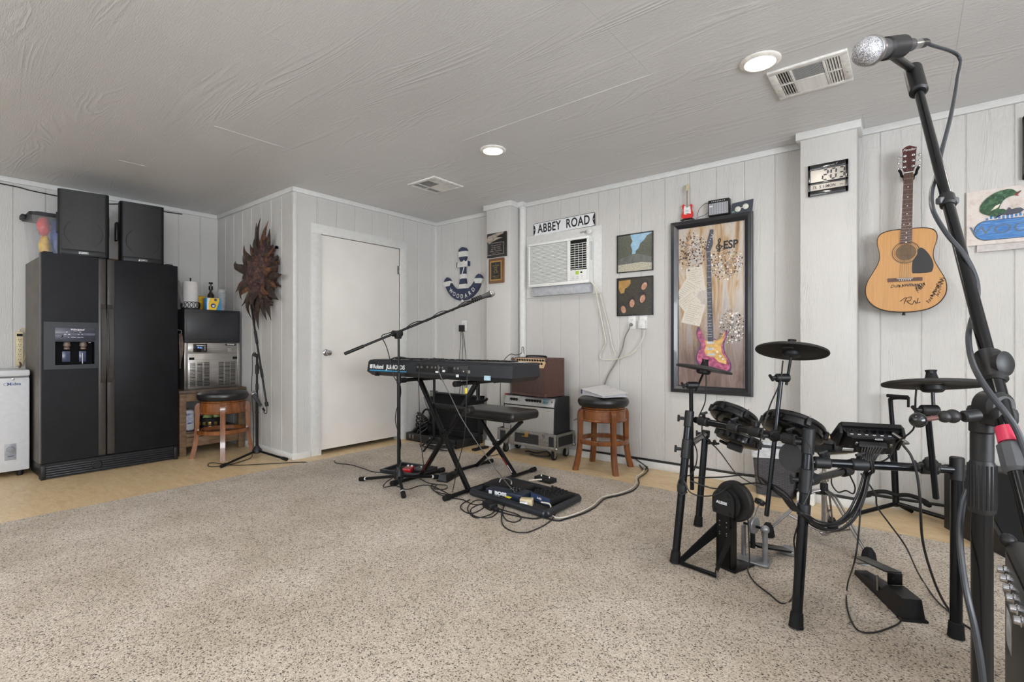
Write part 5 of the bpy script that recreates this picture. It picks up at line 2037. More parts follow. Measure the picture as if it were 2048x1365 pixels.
# ------------------------------------------------------------------ microphones and stands
GRILL = NT('mic_grille')
gv = GRILL.n('TexVoronoi', feature='F1')
gv.inputs['Scale'].default_value = 560
GRILL.l(GRILL.mapping((1, 1, 1)), gv.inputs['Vector'])
GRILL.color(GRILL.ramp(gv.outputs['Distance'], [(0.3, (206, 206, 210)), (0.6, (120, 120, 124))]))
GRILL.bump(gv.outputs['Distance'], -.5, .001)
GRILL.set(.45, .35)
MICB = plain('mic_body', (52, 52, 54), .5)


def microphone(label, p0, p1, grp=None, connector=True):
    """p0 centre of the head, p1 direction point at the tail"""
    p0, p1 = Vector(p0), Vector(p1)
    M = along(p0, p1)
    t = thing('microphone', label, 'microphone', p0, M.to_euler(), grp)
    WM[t.name] = M
    MB().use(GRILL.m).ball((0, 0, 0), .0255, n=28, sc=(1, 1, 1.02)).build('grille', t)
    MB().use(STEEL).lathe([(.0262, .006), (.0275, .009), (.0275, .016), (.0262, .019), (.0235, .021)], n=28).build('collar', t)
    MB().use(MICB).lathe([(.0238, .02), (.022, .03), (.0185, .06), (.0165, .09), (.0125, .155), (.0122, .166), (.0, .166)], n=24).build('body', t)
    if connector:
        q = MB().use(STEEL).lathe([(.0095, .166), (.0095, .200), (.0085, .202)], n=18)
        q.build('connector', t)
        MB().use(BLACK).lathe([(.0095, .200), (.009, .222), (.006, .235), (.0, .236)], n=18).build('strain_relief', t)
    return t


def tripod(t, base, feet, hub_z0, hub_z1, hub_r, leg_r=.011, world=True):
    b = Vector(base)
    MB().use(BLACK).lathe([(hub_r * .75, hub_z0), (hub_r, hub_z0 + .008), (hub_r * .95, (hub_z0 + hub_z1) / 2), (hub_r * .55, hub_z1 - .012), (.018, hub_z1), (.0, hub_z1)], TR(b.x, b.y, 0), 24).build('hub', t, world=True)
    for f in feet:
        f = Vector(f)
        d = (f - b)
        d.z = 0
        d.normalize()
        s_ = b + d * hub_r * .55
        s_.z = hub_z0 + .02
        e = f.copy()
        e.z = f.z + .014
        lg = MB().use(BLACKM).cap(s_, e, leg_r, n=12).build('leg', t, world=True)
        u = (e - s_).normalized()
        MB().use(RUBBER).cap(e - u * .045, e + u * .012, leg_r * 1.45, n=12).build('rubber_foot', lg, world=True)
        MB().use(WHITE if leg_r > .0105 else BLACK).cyl(e - u * .056, e - u * .045, leg_r * 1.12, n=12).build('band', lg, world=True)


# left stand, in front of the closet side wall
bx, by = -4.672, 2.105
t = thing('microphone_stand', 'black tripod microphone stand folded down in front of closet side wall', 'microphone stand', (bx, by, 0))
zf = .0
tripod(t, (bx, by, 0), [(-4.49, 1.735, zf), (-4.31, 2.195, zf), (-4.88, 2.20, zf)], .035, .10, .042, .010)
MB().use(BLACKM).cap((bx, by, .08), (bx, by, .56), .0125).build('lower_pole', t, world=True)
MB().use(BLACKM).cap((bx, by, .52), (bx, by, .925), .009).build('upper_pole', t, world=True)
MB().use(BLACK).cap((bx, by, .76), (bx, by, .845), .0155).build('clutch', t, world=True)
MB().use(BLACK).cap((bx, by, .40), (bx, by, .415), .016).build('collar', t, world=True)
MB().use(BLACK).cap((bx, by, .61), (bx, by, .67), .013).build('clutch', t, world=True)
pt, pb = Vector((-4.73, by - .028, 1.40)), Vector((-4.425, by - .028, .50))
MB().use(BLACKM).cap(pt, pb, .0085).build('boom', t, world=True)
u = (pb - pt).normalized()
MB().use(BLACK).cap(pt + u * .26, pt + u * .38, .0125).build('boom_grip', t, world=True)
MB().use(BLACK).cap(pt - u * .0 + u * .62, pt + u * .70, .012).build('boom_grip', t, world=True)
MB().use(BLACK).cap((bx - .02, by - .014, .935), (bx + .07, by - .030, .93), .016).build('boom_clamp', t, world=True)
MB().use(BLACK).cap(pt + u * .925, pt + u * .965, .015).build('clip', t, world=True)
microphone('silver headed microphone hanging from the stand by the closet wall', (-4.625, by - .055, .585), (-4.452, by - .04, .455), 'vocal microphones')
cw = spline([(-4.447, by - .045, .44), (-4.41, by - .045, .425), (-4.385, by - .045, .47), (-4.44, by - .05, .70), (-4.56, by - .04, .86), (-4.66, by - .02, .955), (-4.745, by - .01, .93), (-4.765, by, .82), (-4.76, by - .01, .6),
             (-4.70, by - .02, .35), (-4.695, by - .02, .12), (-4.66, by - .05, .02)], 7)
cw2 = spline([(-4.66, by - .05, .01), (-4.60, 1.99, .008), (-4.52, 1.80, .008)] + [onz(a_, b_, .007) for a_, b_ in ((424, 934), (416, 931), (425, 926), (470, 931), (540, 928), (600, 925), (622, 926))], 7)
tag(MB().use(CORD).tube(cw + cw2, .0035, 7).build('microphone_cable'), 'black cable from the hanging microphone down to the vinyl floor', 'cable')
# ------------------------------------------------------------------ keyboard on its cross-legged stand
KM = plain('keyboard_metal', (40, 43, 48), .38, .2)
KMT = plain('keyboard_top', (30, 31, 34), .4)
t = thing('keyboard', 'long black stage keyboard seen from behind on its crossed stand', 'keyboard', (-3.265, 2.300, 0.7975), (0, 0, R(2.6)))
KL, KD, KH = 1.385, .31, .119
vs = []
for z, e, f in ((0, .03, .03), (.03, 0, 0), (.105, .004, .010), (KH, .012, .022)):
    vs += [(e, f, z), (KL - e, f, z), (KL - e, KD - f * .5, z), (e, KD - f * .5, z)]
fs = [(3, 2, 1, 0), (12, 13, 14, 15)]
for k in range(3):
    for i in range(4):
        fs.append((k * 4 + i, k * 4 + (i + 1) % 4, k * 4 + 4 + (i + 1) % 4, k * 4 + 4 + i))
MB().use(KM).add(vs, fs, False).build('body', t)
wk = bk = None
for k in range(52):
    if wk is None:
        wk = o = MB().use(plain('white_key', (232, 230, 224), .25)).ab((0, 0, 0), (.0222, .14, .012), .001).build('white_key', t)
    else:
        o = wk.copy()
        COL.objects.link(o)
    o.location = (.10 + k * .0228, KD - .135, KH - .010)
for k in range(51):
    if (k + 5) % 7 in (2, 6):
        continue
    if bk is None:
        bk = o = MB().use(BLACKG).ab((0, 0, 0), (.011, .085, .011), .0015).build('black_key', t)
    else:
        o = bk.copy()
        COL.objects.link(o)
    o.location = (.10 + k * .0228 + .0172, KD - .135, KH + .001)
MB().use(KMT).ab((.03, .03, KH), (KL - .03, KD - .145, KH + .004), .001).build('control_surface', t)
for k in range(8):
    MB().use(BLACK).lathe([(.008, 0), (.007, .012), (0, .013)], TR(.60 + k * .05, .07, KH + .004), 12).build('knob', t)
for k in range(4):
    MB().use(BLACK).lathe([(.006, 0), (.0055, .02), (0, .021)], TR(.70 + k * .021, .045, KH + .003), 10).build('knob', t)
MB().use(BLACKG).ab((.52, .06, KH + .004), (.62, .11, KH + .008), .001).build('display', t)
BF = frame((0, 0, 0), (1, 0, 0), (0, 0.06, 1))     # back face: x along, y up, z toward the camera side
text('maker_name', 'Roland', .042, INK, BF @ TR(.132, .068, .004), t, off=.0012, ext=.0006)
text('model_name', 'JUNO-DS', .044, INK, BF @ TR(.325, .068, .004), t, off=.0016, sx=1.12, ext=.0006)
MB(BF).use(INK).ab((.034, .054, 0), (.062, .084, .004)).build('maker_emblem', t)
MB(BF).use(plain('stripe_blue', (52, 150, 196), .4)).ab((.034, .036, 0), (.44, .044, .004)).build('stripe', t)
MB(BF).use(plain('jack_panel', (24, 25, 27), .4)).ab((.54, .045, 0), (1.03, .098, .0035), .001).build('jack_panel', t)
for k, (x_, z_) in enumerate(((.56, .078), (.60, .078), (.655, .08), (.70, .08), (.735, .08), (.77, .08), (.80, .08), (.91, .08), (.94, .08))):
    q = MB(BF).use(STEEL).lathe([(.0075, .003), (.0075, .006), (.004, .006), (.004, .003)], TR(x_, z_, 0), 12)
    q.build('jack', t)
MB(BF).use(DARK).ab((.85, .05, .003), (.895, .088, .005)).build('power_inlet', t)
for x_, z_, w_, h_, m_ in ((.735, .05, .026, .012, INK), (.80, .058, .024, .014, INK), (.925, .03, .022, .018, INK), (.985, .062, .008, .008, INK), (1.018, .06, .026, .02, GREY), (1.165, .014 + .012, .05, .03, plain('blue_white_label', (170, 200, 214), .4))):
    MB(BF).use(m_).ab((x_, z_ - h_ / 2, .0), (x_ + w_, z_ + h_ / 2, .0045)).build('label', t)
MB(BF).use(BLACK).ab((.085, -.002, -.03), (.11, .02, -.004)).build('underside_foot', t)
MB().use(CORD).tube(spline([(.25, .02, KH + .006), (.30, .018, KH + .020), (.38, .016, KH + .024), (.44, .02, KH + .014), (.47, .03, KH + .006)], 6), .005, 8).build('cable_on_top', t)

t = thing('keyboard_stand', 'black single X keyboard stand with round capped feet', 'keyboard stand', (-2.62, 2.51, 0))


def capped_bar(t, name, a, b, r=.014, rc=.0195):
    a, b = Vector(a), Vector(b)
    o = MB().use(BLACKM).cap(a, b, r, n=14).build(name, t, world=True)
    u = (b - a).normalized()
    MB().use(RUBBER).cap(a - u * .006, a + u * .055, rc, n=14).build('end_cap', o, world=True)
    MB().use(RUBBER).cap(b - u * .055, b + u * .006, rc, n=14).build('end_cap', o, world=True)
    return o


GZ = .0325
capped_bar(t, 'foot_bar', (-2.905, 2.255, GZ), (-2.905, 2.765, GZ))
capped_bar(t, 'foot_bar', (-2.362, 2.255, GZ), (-2.362, 2.765, GZ))
capped_bar(t, 'support_arm', (-2.87, 2.30, .775), (-2.87, 2.75, .775))
capped_bar(t, 'support_arm', (-2.33, 2.315, .775), (-2.33, 2.765, .775))


def sqbar(q, a, b, w, h):
    a, b = Vector(a), Vector(b)
    L = (b - a).length
    return q.box((0, 0, L / 2), (w, h, L), .003, M=along(a, b))


STRP = plain('red_stripe_label', (130, 34, 30), .4)
sqbar(MB().use(BLACKM), (-2.362, 2.485, .03), (-2.87, 2.485, .77), .028, .03).build('leg', t, world=True)
lg = sqbar(MB().use(BLACKM), (-2.905, 2.53, .03), (-2.33, 2.53, .77), .028, .03).build('leg', t, world=True)
sqbar(MB().use(STRP), (-2.873, 2.513, .072), (-2.79, 2.513, .179), .006, .004).build('label', lg, world=True)
MB().use(BLACKM).cyl((-2.617, 2.46, .404), (-2.617, 2.555, .404), .016).build('pivot_bolt', t, world=True)
MB().use(BLACK).box((-2.56, 2.505, .585), (.43, .022, .034), .006).build('lock_bar', t, world=True)
q = MB().use(BLACKM)
for k in range(5):
    q.cyl((-2.56 + k * .03, 2.49, .572), (-2.56 + k * .03, 2.52, .572), .010, n=10)
q.build('lock_teeth', t, world=True, kind='stuff')
MB().use(BLACK).cap((-2.37, 2.47, .58), (-2.37, 2.53, .58), .03).build('lock_knob', t, world=True)

t = thing('keyboard_bench', 'black padded keyboard bench on crossed legs behind the keyboard stand', 'bench', (-2.58, 3.01, 0))
MB().use(LTH).box((-2.555, 3.01, .492), (.60, .34, .072), .028, seg=4).build('cushion', t, world=True)
for y in (2.90, 3.12):
    MB().use(BLACKM).ab((-2.78, y - .012, .444), (-2.33, y + .012, .458), .002).build('seat_rail', t, world=True)
capped_bar(t, 'foot_bar', (-2.345, 2.80, GZ), (-2.345, 3.235, GZ), .013, .0185)
capped_bar(t, 'foot_bar', (-2.80, 2.80, GZ), (-2.80, 3.235, GZ), .013, .0185)
l1 = sqbar(MB().use(BLACKM), (-2.352, 2.99, .03), (-2.735, 2.99, .445), .026, .028).build('leg', t, world=True)
sqbar(MB().use(BLACKM), (-2.79, 3.03, .03), (-2.32, 3.03, .445), .026, .028).build('leg', t, world=True)
sqbar(MB().use(plain('white_red_label', (196, 190, 186), .4)), (-2.372, 2.974, .052), (-2.42, 2.974, .104), .012, .003).build('label', l1, world=True)
sqbar(MB().use(STRP), (-2.42, 2.974, .104), (-2.466, 2.974, .154), .012, .003).build('label', l1, world=True)
MB().use(BLACKM).cyl((-2.555, 2.97, .250), (-2.555, 3.055, .250), .014).build('pivot_bolt', t, world=True)

# ------------------------------------------------------------------ microphone stand in front of the keyboard
bx, by = -2.835, 2.262
t = thing('microphone_stand', 'black boom microphone stand standing in front of the keyboard', 'microphone stand', (bx, by, .0125))
tripod(t, (bx, by, .0), [(-3.20, 2.20, .013), (-2.625, 2.135, .013), (-2.80, 2.60, .013)], .075, .165, .036, .0115)
MB().use(BLACKM).cap((bx, by, .15), (bx, by, .82), .0125).build('lower_pole', t, world=True)
MB().use(BLACKM).cap((bx, by, .78), (bx, by, 1.095), .0085).build('upper_pole', t, world=True)
MB().use(BLACK).cap((bx, by, .755), (bx, by, .83), .016).build('clutch', t, world=True)
q = MB().use(BLACK)
q.ab((bx - .016, by - .03, 1.075), (bx + .022, by + .012, 1.125), .008)
q.cyl((bx - .01, by - .045, 1.112), (bx - .01, by + .03, 1.112), .022, n=18)
q.build('boom_clamp', t, world=True)
d = Vector((.285, .59, .275)).normalized()
pv = Vector((bx - .002, by - .022, 1.118))
MB().use(BLACKM).cap(pv - d * .37, pv + d * .60, .0085).build('boom', t, world=True)
MB().use(BLACK).cap(pv - d * .38, pv - d * .24, .0115).build('boom_grip', t, world=True)
MB().use(BLACK).cap(pv + d * .535, pv + d * .62, .0125).build('clip', t, world=True)
mh = pv + d * .80
microphone('microphone with black tape on the boom stand in front of keyboard', mh, pv + d * .30 + Vector((0, 0, .022)), 'vocal microphones', connector=False)
q = MB().use(BLACK)
for k in range(5):
    q.torus(.0165, .0045, along(pv + d * (.63 + .017 * k) + Vector((0, 0, .006)), mh), 14, 6)
q.build('tape_wrap', t, world=True)
cab = []
for k in range(30):
    u = .62 - k * .03
    if u < -.12:
        break
    cab.append(pv + d * u + Vector((.014 * cos(k * .9), 0, .014 * sin(k * .9) + .006)))
cab += [Vector((bx - .095, by - .035, 1.02)), Vector((bx - .05, by - .03, .90)), Vector((bx - .022, by - .022, .80))]
for k in range(9):
    cab.append(Vector((bx + .019 * cos(k * 1.1), by - .006 + .019 * sin(k * 1.1), .75 - .065 * k)))
cab += [Vector((bx + .05, by - .02, .21)), Vector((bx + .03, by - .05, .12)), Vector((bx - .06, by - .06, .06)), Vector((bx - .08, by - .07, .02))]
cab += [onz(a, b, .018) for a, b in ((790, 972), (806, 978), (818, 979), (840, 972), (862, 972), (885, 982), (905, 993), (915, 994))]
tag(MB().use(CORD).tube(spline(cab, 5), .0035, 7).build('microphone_cable'), 'black cable wound down the boom stand in front of keyboard', 'cable')

# ------------------------------------------------------------------ floor gear under the keyboard
FZ = .0145
t = thing('pedal_tray', 'small black tray with gear on carpet left of the keyboard stand', 'pedalboard', (-3.13, 2.60, FZ), (0, 0, R(12)))
q = MB().use(BLACK)
q.ab((-.17, -.13, 0), (.17, .13, .01))
q.build('base', t)
for a, b in (((-.18, -.14, 0), (.18, -.118, .03)), ((-.18, .118, 0), (.18, .14, .03)), ((-.18, -.118, 0), (-.158, .118, .03)), ((.158, -.118, 0), (.18, .118, .03))):
    MB().use(KM).ab(a, b, .004).build('side_rail', t)
tx = plain('grey_case', (66, 66, 66), .5)
t2 = thing('effects_pedal', 'small red effects pedal lying on the black tray', 'pedal', (-3.10, 2.57, FZ + .0105), (0, 0, R(30)))
RDP = plain('pedal_red', (158, 26, 30), .3)
MB().use(RDP).ab((-.035, -.055, 0), (.035, .055, .034), .006).build('body', t2)
MB().use(STEEL).lathe([(.008, 0), (.008, .006), (.005, .008), (.005, .016), (0, .016)], TR(0, -.03, .034), 12).build('footswitch', t2)
for s in (-1, 1):
    MB().use(WHITE).lathe([(.008, 0), (.007, .01), (0, .011)], TR(s * .016, .032, .034), 12).build('knob', t2)
t2 = thing('effects_pedal', 'grey effects pedal beside the red one on the black tray', 'pedal', (-3.04, 2.67, FZ + .0105), (0, 0, R(18)))
MB().use(tx).ab((-.05, -.06, 0), (.05, .05, .03), .006).build('body', t2)
MB().use(BLACK).lathe([(.009, 0), (.008, .01), (0, .011)], TR(0, .02, .03), 12).build('knob', t2)
MB().use(STEEL).lathe([(.007, 0), (.005, .01), (0, .011)], TR(0, -.03, .03), 12).build('footswitch', t2)

t = thing('sustain_pedal', 'black box shaped sustain pedal on carpet between the stand feet', 'pedal', (-2.735, 2.66, FZ), (0, 0, R(108)))
MB().use(BLACK).ab((-.115, -.045, 0), (.115, .045, .012), .003).build('base', t)
q = MB().use(BLACKM)
q.add([(-.115, -.035, .012), (-.01, -.035, .012), (-.01, .035, .012), (-.115, .035, .012), (-.10, -.028, .052), (-.01, -.028, .045), (-.01, .028, .045), (-.10, .028, .052)],
      [(0, 1, 5, 4), (1, 2, 6, 5), (2, 3, 7, 6), (3, 0, 4, 7), (4, 5, 6, 7)], False)
q.build('housing', t)
MB().use(RUBBER).ab((-.02, -.03, .014), (.11, .03, .028), .006).build('treadle', t)

t = thing('pedalboard', 'black tubular pedalboard frame on carpet right of the keyboard stand', 'pedalboard', (-1.99, 2.63, FZ))
fr_ = [(-2.31, 2.455), (-1.665, 2.405), (-1.675, 2.80), (-2.31, 2.845)]
for k in range(4):
    a, b = fr_[k], fr_[(k + 1) % 4]
    MB().use(KM).cap((a[0], a[1], FZ + .024), (b[0], b[1], FZ + .024), .023, n=14, b=.008).build('frame_tube', t, world=True)
MB().use(plain('board_deck', (48, 46, 46), .7)).prism([(-2.31, 2.455), (-1.665, 2.405), (-1.675, 2.80), (-2.31, 2.845)], FZ + .008, FZ + .016, smooth=False).build('deck', t, world=True)
t = thing('effects_unit', 'long blue-grey BOSS effects unit lying across the tubular pedalboard', 'effects unit', (-2.055, 2.545, FZ + .0165), (0, 0, R(4)))
BSB = plain('unit_blue', (48, 56, 72), .35, .3)
MB().use(BSB).ab((-.155, -.055, 0), (.135, .075, .046), .005).build('body', t)
MB().use(BLACK).ab((-.24, .02, .0), (.08, .20, .05), .012).build('rear_block', t)
text('maker_name', 'BOSS', .030, INK, frame((-.03, -.0556, .029), (1, 0, 0), (0, 0, 1)), t, off=.002, sx=1.35, ext=.0006)
MB().use(INK).ab((-.125, -.0565, .018), (-.1, -.055, .039)).build('maker_emblem', t)
text('model_name', 'ME-80', .013, INK, frame((-.06, -.0556, .009), (1, 0, 0), (0, 0, 1)), t, off=.0006, sx=1.3, ext=.0006)
for k in range(6):
    MB().use(BLACK).lathe([(.009, 0), (.008, .018), (0, .019)], TR(.03 + .022 * (k % 3), -.02 + .035 * (k // 3), .046), 12).build('knob', t)
q = MB().use(WHITE)
for k in range(6):
    q.ab((.029 + .022 * (k % 3), -.029 + .035 * (k // 3), .064), (.031 + .022 * (k % 3), -.02 + .035 * (k // 3), .0655))
q.build('knob_mark', t, kind='stuff')
MB().use(STEEL).tube(spline([(-.15, .10, .05), (-.14, .11, .075), (-.10, .12, .08), (-.06, .11, .07), (-.05, .10, .05)], 5), .006, 8).build('jack_plug', t)
t = thing('small_mixer', 'small dark blue mixer with rows of knobs on the pedalboard', 'mixer', (-1.80, 2.665, FZ + .0165), (0, 0, R(-14)))
MB().use(BLACK).ab((-.09, -.10, 0), (.10, .11, .05), .006).build('body', t)
MB().use(plain('mixer_blue', (56, 72, 104), .35)).ab((-.085, -.104, .006), (.095, -.0995, .05)).build('front_panel', t)
for i in range(5):
    for j in range(4):
        MB().use(BLACK).lathe([(.008, 0), (.0075, .018), (0, .019)], TR(-.065 + .034 * i, -.06 + .042 * j, .05), 10).build('knob', t)
text('model_name', 'B-802', .018, INK, frame((0, -.1045, .03), (1, 0, 0), (0, 0, 1)), t, off=.0006, ext=.0005)
t = thing('switch_pedal', 'small black switch pedal on carpet behind the pedalboard', 'pedal', (-2.115, 3.05, FZ), (0, 0, R(-8)))
MB().use(BLACK).ab((-.08, -.04, 0), (.08, .04, .032), .006).build('body', t)
for s in (-1, 1):
    MB().use(STEEL).lathe([(.008, 0), (.005, .012), (0, .013)], TR(s * .04, 0, .032), 10).build('footswitch', t)
MB().use(IVORY).tube(spline([(0, -.04, .02), (-.02, -.07, .02), (-.07, -.10, .01)], 4), .006, 8).build('plug', t)
t = thing('beige_adapter', 'beige power adapter with white plug on the pedalboard', 'adapter', (-1.865, 2.475, FZ + .0165), (0, 0, R(25)))
MB().use(BEI).ab((-.035, -.02, .0), (.045, .03, .045), .005).build('body', t)
MB().use(WHITE).ab((-.03, -.05, .005), (.02, -.02, .035), .006).build('plug', t)
t = thing('yellow_tag', 'small yellow tag on the pedalboard beside the beige adapter', 'tag', (-1.985, 2.45, FZ + .0495), (0, 0, R(-5)))
MB().use(plain('tag_yellow', (206, 196, 50), .5)).ab((-.02, -.01, 0), (.02, .01, .006), .001).build('tag', t)
t = thing('power_adapter', 'black power adapter brick amid coiled cables before the pedalboard', 'adapter', (-2.035, 2.335, FZ), (0, 0, R(-20)))
MB().use(BLACK).ab((-.055, -.03, 0), (.045, .03, .04), .007).build('body', t)
MB().use(BLACK).ab((.045, -.014, .008), (.085, .014, .03), .005).build('strain_relief', t)

# ------------------------------------------------------------------ amplifiers on the road-case dolly
t = thing('road_case_dolly', 'grey edged road case tray on casters holding the amplifiers', 'dolly', (-2.745, 3.79, 0))
x0, x1, y0, y1, z0_, z1_ = -3.08, -2.41, 3.645, 3.94, .10, .236
BRD = plain('case_laminate', (38, 38, 42), .5)
EDG = plain('case_edge_alu', (156, 154, 150), .4, .7, var=.12, scale=60)
MB().use(BRD).ab((x0, y0, z0_), (x1, y1, z0_ + .02)).build('floor_panel', t, world=True)
for a, b in (((x0, y0, z0_), (x1, y0 + .01, z1_)), ((x0, y1 - .01, z0_), (x1, y1, z1_)), ((x0, y0, z0_), (x0 + .01, y1, z1_)), ((x1 - .01, y0, z0_), (x1, y1, z1_))):
    MB().use(BRD).ab(a, b).build('side_panel', t, world=True)
e = .0035
for z in (z0_, z1_ - .024):
    for a, b in (((x0 - e, y0 - e, z), (x1 + e, y0 + .002, z + .024)), ((x0 - e, y1 - .002, z), (x1 + e, y1 + e, z + .024)), ((x0 - e, y0, z), (x0 + .002, y1, z + .024)), ((x1 - .002, y0, z), (x1 + e, y1, z + .024))):
        MB().use(EDG).ab(a, b, .0015).build('edge_extrusion', t, world=True)
for xx in (x0, x1):
    for yy in (y0, y1):
        sx, sy = (1 if xx == x0 else -1), (1 if yy == y0 else -1)
        q = MB().use(EDG)
        q.ab((xx - sx * e * 1.2, yy - sy * e * 1.2, z0_ + .02), (xx + sx * .026, yy + sy * .002, z1_ - .02), .001)
        q.ab((xx - sx * e * 1.2, yy - sy * e * 1.2, z0_ + .02), (xx + sx * .002, yy + sy * .026, z1_ - .02), .001)
        q.build('corner_angle', t, world=True)
        q = MB().use(STEEL)
        q.ball((xx, yy, z0_ + .012), .021, n=12, sc=(.9, .9, .8))
        q.build('ball_corner', t, world=True)
for xx in (-2.93, -2.545):
    q = MB().use(EDG).ab((xx - .055, y0 - e * 1.3, z0_ + .02), (xx + .055, y0 - e * .5, z1_ - .004), .001)
    pl = q.build('catch_plate', t, world=True)
    MB().use(STEEL).torus(.016, .004, TR(xx, y0 - .009, z1_ - .02) @ RX(90), 18, 8).build('butterfly_catch', pl, world=True)
    MB().use(STEEL).ab((xx - .012, y0 - .012, z1_ - .03), (xx + .012, y0 - .005, z1_ + .012), .003).build('hasp', pl, world=True)
q = MB().use(GOLD).ab((-2.755, y0 - .009, z1_ - .05), (-2.715, y0 - .001, z1_ - .008), .002).ab((-2.785, y0 - .010, z1_ - .052), (-2.715, y0 - .004, z1_ - .044), .001)
q.build('latch', t, world=True)
for xx in (x0 + .06, x1 - .055):
    for yy in (y0 + .045, y1 - .055):
        q = MB().use(STEEL).ab((xx - .035, yy - .03, z0_ - .006), (xx + .035, yy + .03, z0_), .001)
        q.ab((xx - .017, yy - .02, .035), (xx - .014, yy + .02, z0_ - .004)).ab((xx + .014, yy - .02, .035), (xx + .017, yy + .02, z0_ - .004))
        cst = q.build('caster', t, world=True)
        MB().use(RUBBER).lathe([(.022, -.012), (.034, -.012), (.0375, -.007), (.0375, .007), (.034, .012), (.022, .012)], TR(xx, yy, .038) @ RY(90), 24, closed=True).build('wheel', cst, world=True)
        MB().use(STEEL).lathe([(.022, -.011), (.022, .011)], TR(xx, yy, .038) @ RY(90), 20).build('wheel_hub', cst, world=True)

t = thing('silver_amplifier', 'black combo amplifier with silver ribbed grille, standing in the dolly', 'amplifier', (-2.735, 3.665, .1215), (0, 0, 0))
W2, HA, DA = .30, .435, .245
pf = [(.0, 0), (DA, 0), (DA - .012, HA), (.045, HA), (.024, HA - .075), (.014, HA - .08)]     # side profile y,z
SD = frame((0, 0, 0), (0, 1, 0), (0, 0, 1))
TOL = plain('black_tolex', (36, 37, 40), .6, bump=.25)
MB(SD).use(TOL).prism(pf, -W2, W2).build('cabinet', t)
SGR = NT('silver_grille')
sw_ = SGR.n('TexWave', wave_type='BANDS', bands_direction='X')
sw_.inputs['Scale'].default_value = 38
SGR.l(SGR.mapping((1, 1, 1)), sw_.inputs['Vector'])
SGR.color(SGR.ramp(sw_.outputs['Fac'], [(0.1, (140, 136, 130)), (0.9, (192, 190, 186))]))
SGR.set(.55, .15)
MB(frame((0, -.004, 0), (1, 0, 0), (0, .035, 1))).use(SGR.m).ab((-W2 + .018, .02, -.006), (W2 - .018, HA - .098, .004), .003).build('grille_cloth', t)
MB(frame((0, .006, HA - .075), (1, 0, 0), (0, .30, 1))).use(plain('control_silver', (186, 186, 184), .3, .6)).ab((-W2 + .018, -.012, -.012), (W2 - .018, .068, .004), .001).build('control_panel', t)
PF = frame((0, .006, HA - .075), (1, 0, 0), (0, .30, 1))
for k, x_ in enumerate((-.20, -.17, -.14, -.02, .01, .04, .07, .10, .13)):
    MB(PF).use(BLACK).lathe([(.0135, .004), (.0135, .009), (.010, .011), (.009, .026), (0, .027)], TR(x_, .034, 0), 14).build('knob', t)
MB(PF).use(plain('control_blue', (110, 140, 152), .3)).ab((.16, .012, .003), (.215, .062, .0045)).build('name_panel', t)
text('panel_script', 'Silver Deluxe', .012, BLACK, PF @ TR(.19, .03, .005), t, ext=.0003)
MB(PF).use(DARK).lathe([(.006, .004), (.004, .010), (0, .010)], TR(.255, .036, 0), 10).build('pilot_switch', t)
text('maker_script', 'Fender', .045, plain('script_dark', (60, 58, 56), .4, .5), frame((-.20, -.010, HA - .135), (1, 0, 0), (0, .035, 1)), t, shear=.3, ext=.0012)
MB().use(RDP).ab((-W2 - .004, .03, HA - .01), (-W2 + .022, .06, HA + .006), .004).build('red_jewel', t)

t = thing('brown_amplifier', 'brown acoustic amplifier with cream control panel atop the silver amplifier', 'amplifier', (-2.505, 3.60, .5575 + .0), (0, 0, R(-10)))
BTO = plain('brown_tolex', (88, 62, 56), .55, bump=.3)
BGR = plain('brown_grille', (78, 60, 54), .8, bump=.5)
CRP = plain('cream_panel', (206, 176, 140), .45)
wA, hA, dA = .45, .345, .25
pf = [(0.0, .0), (dA, 0), (dA, hA), (.05, hA), (.0, hA - .09)]
MB(frame((-wA, .006, .006), (0, 1, 0), (0, 0, 1))).use(BTO).prism(pf, 0, wA).build('cabinet', t)
MB().use(BGR).ab((-wA + .02, -.001, .03), (-.02, .008, hA - .098), .003).build('grille_cloth', t)
PF = frame((-wA / 2, .006, hA - .084), (1, 0, 0), (0, .55, 1))
MB(PF).use(CRP).ab((-wA / 2 + .018, .002, -.004), (wA / 2 - .018, .096, .003), .001).build('control_panel', t)
for j in range(2):
    for k in range(11):
        x_ = -wA / 2 + .055 + k * .034
        MB(PF).use(BLACK).lathe([(.009, .003), (.008, .016), (0, .017)], TR(x_, .04 + .034 * j, 0), 12).build('knob', t)
MB(PF).use(BLACK).cap((-.11, .016, .003), (-.11, .016, .035), .006).build('jack_plug', t)
MB(PF).use(WHITE).ab((.02, -.012, .0), (.09, -.004, .006)).build('name_badge', t)
for x_ in (-wA + .014, -.014):
    for z_ in (.02, hA - .012):
        for y_ in (.02, dA - .01):
            MB().use(BTO).ball((x_ + (.012 if x_ > -.1 else -.012), y_, z_), .018, n=12, sc=(.5, 1, 1)).build('corner', t)
for y_, z_ in ((.06, hA - .05), (.12, hA - .05), (.06, .05), (.2, .05)):
    MB().use(BTO).lathe([(.008, 0), (.005, .003), (0, .003)], TR(0, y_, z_) @ RY(90), 10).build('screw', t)
for x_ in (-wA + .05, -.05):
    for y_ in (.08, .2):
        MB().use(RUBBER).lathe([(.014, .0), (.016, .008)], TR(x_, y_, 0), 12).build('foot', t)
MB().use(BLACK).tube(spline([(-.36, .12, hA + .006), (-.34, .12, hA + .02), (-.12, .12, hA + .02), (-.10, .12, hA + .006)], 5), .008, 8).build('handle', t)
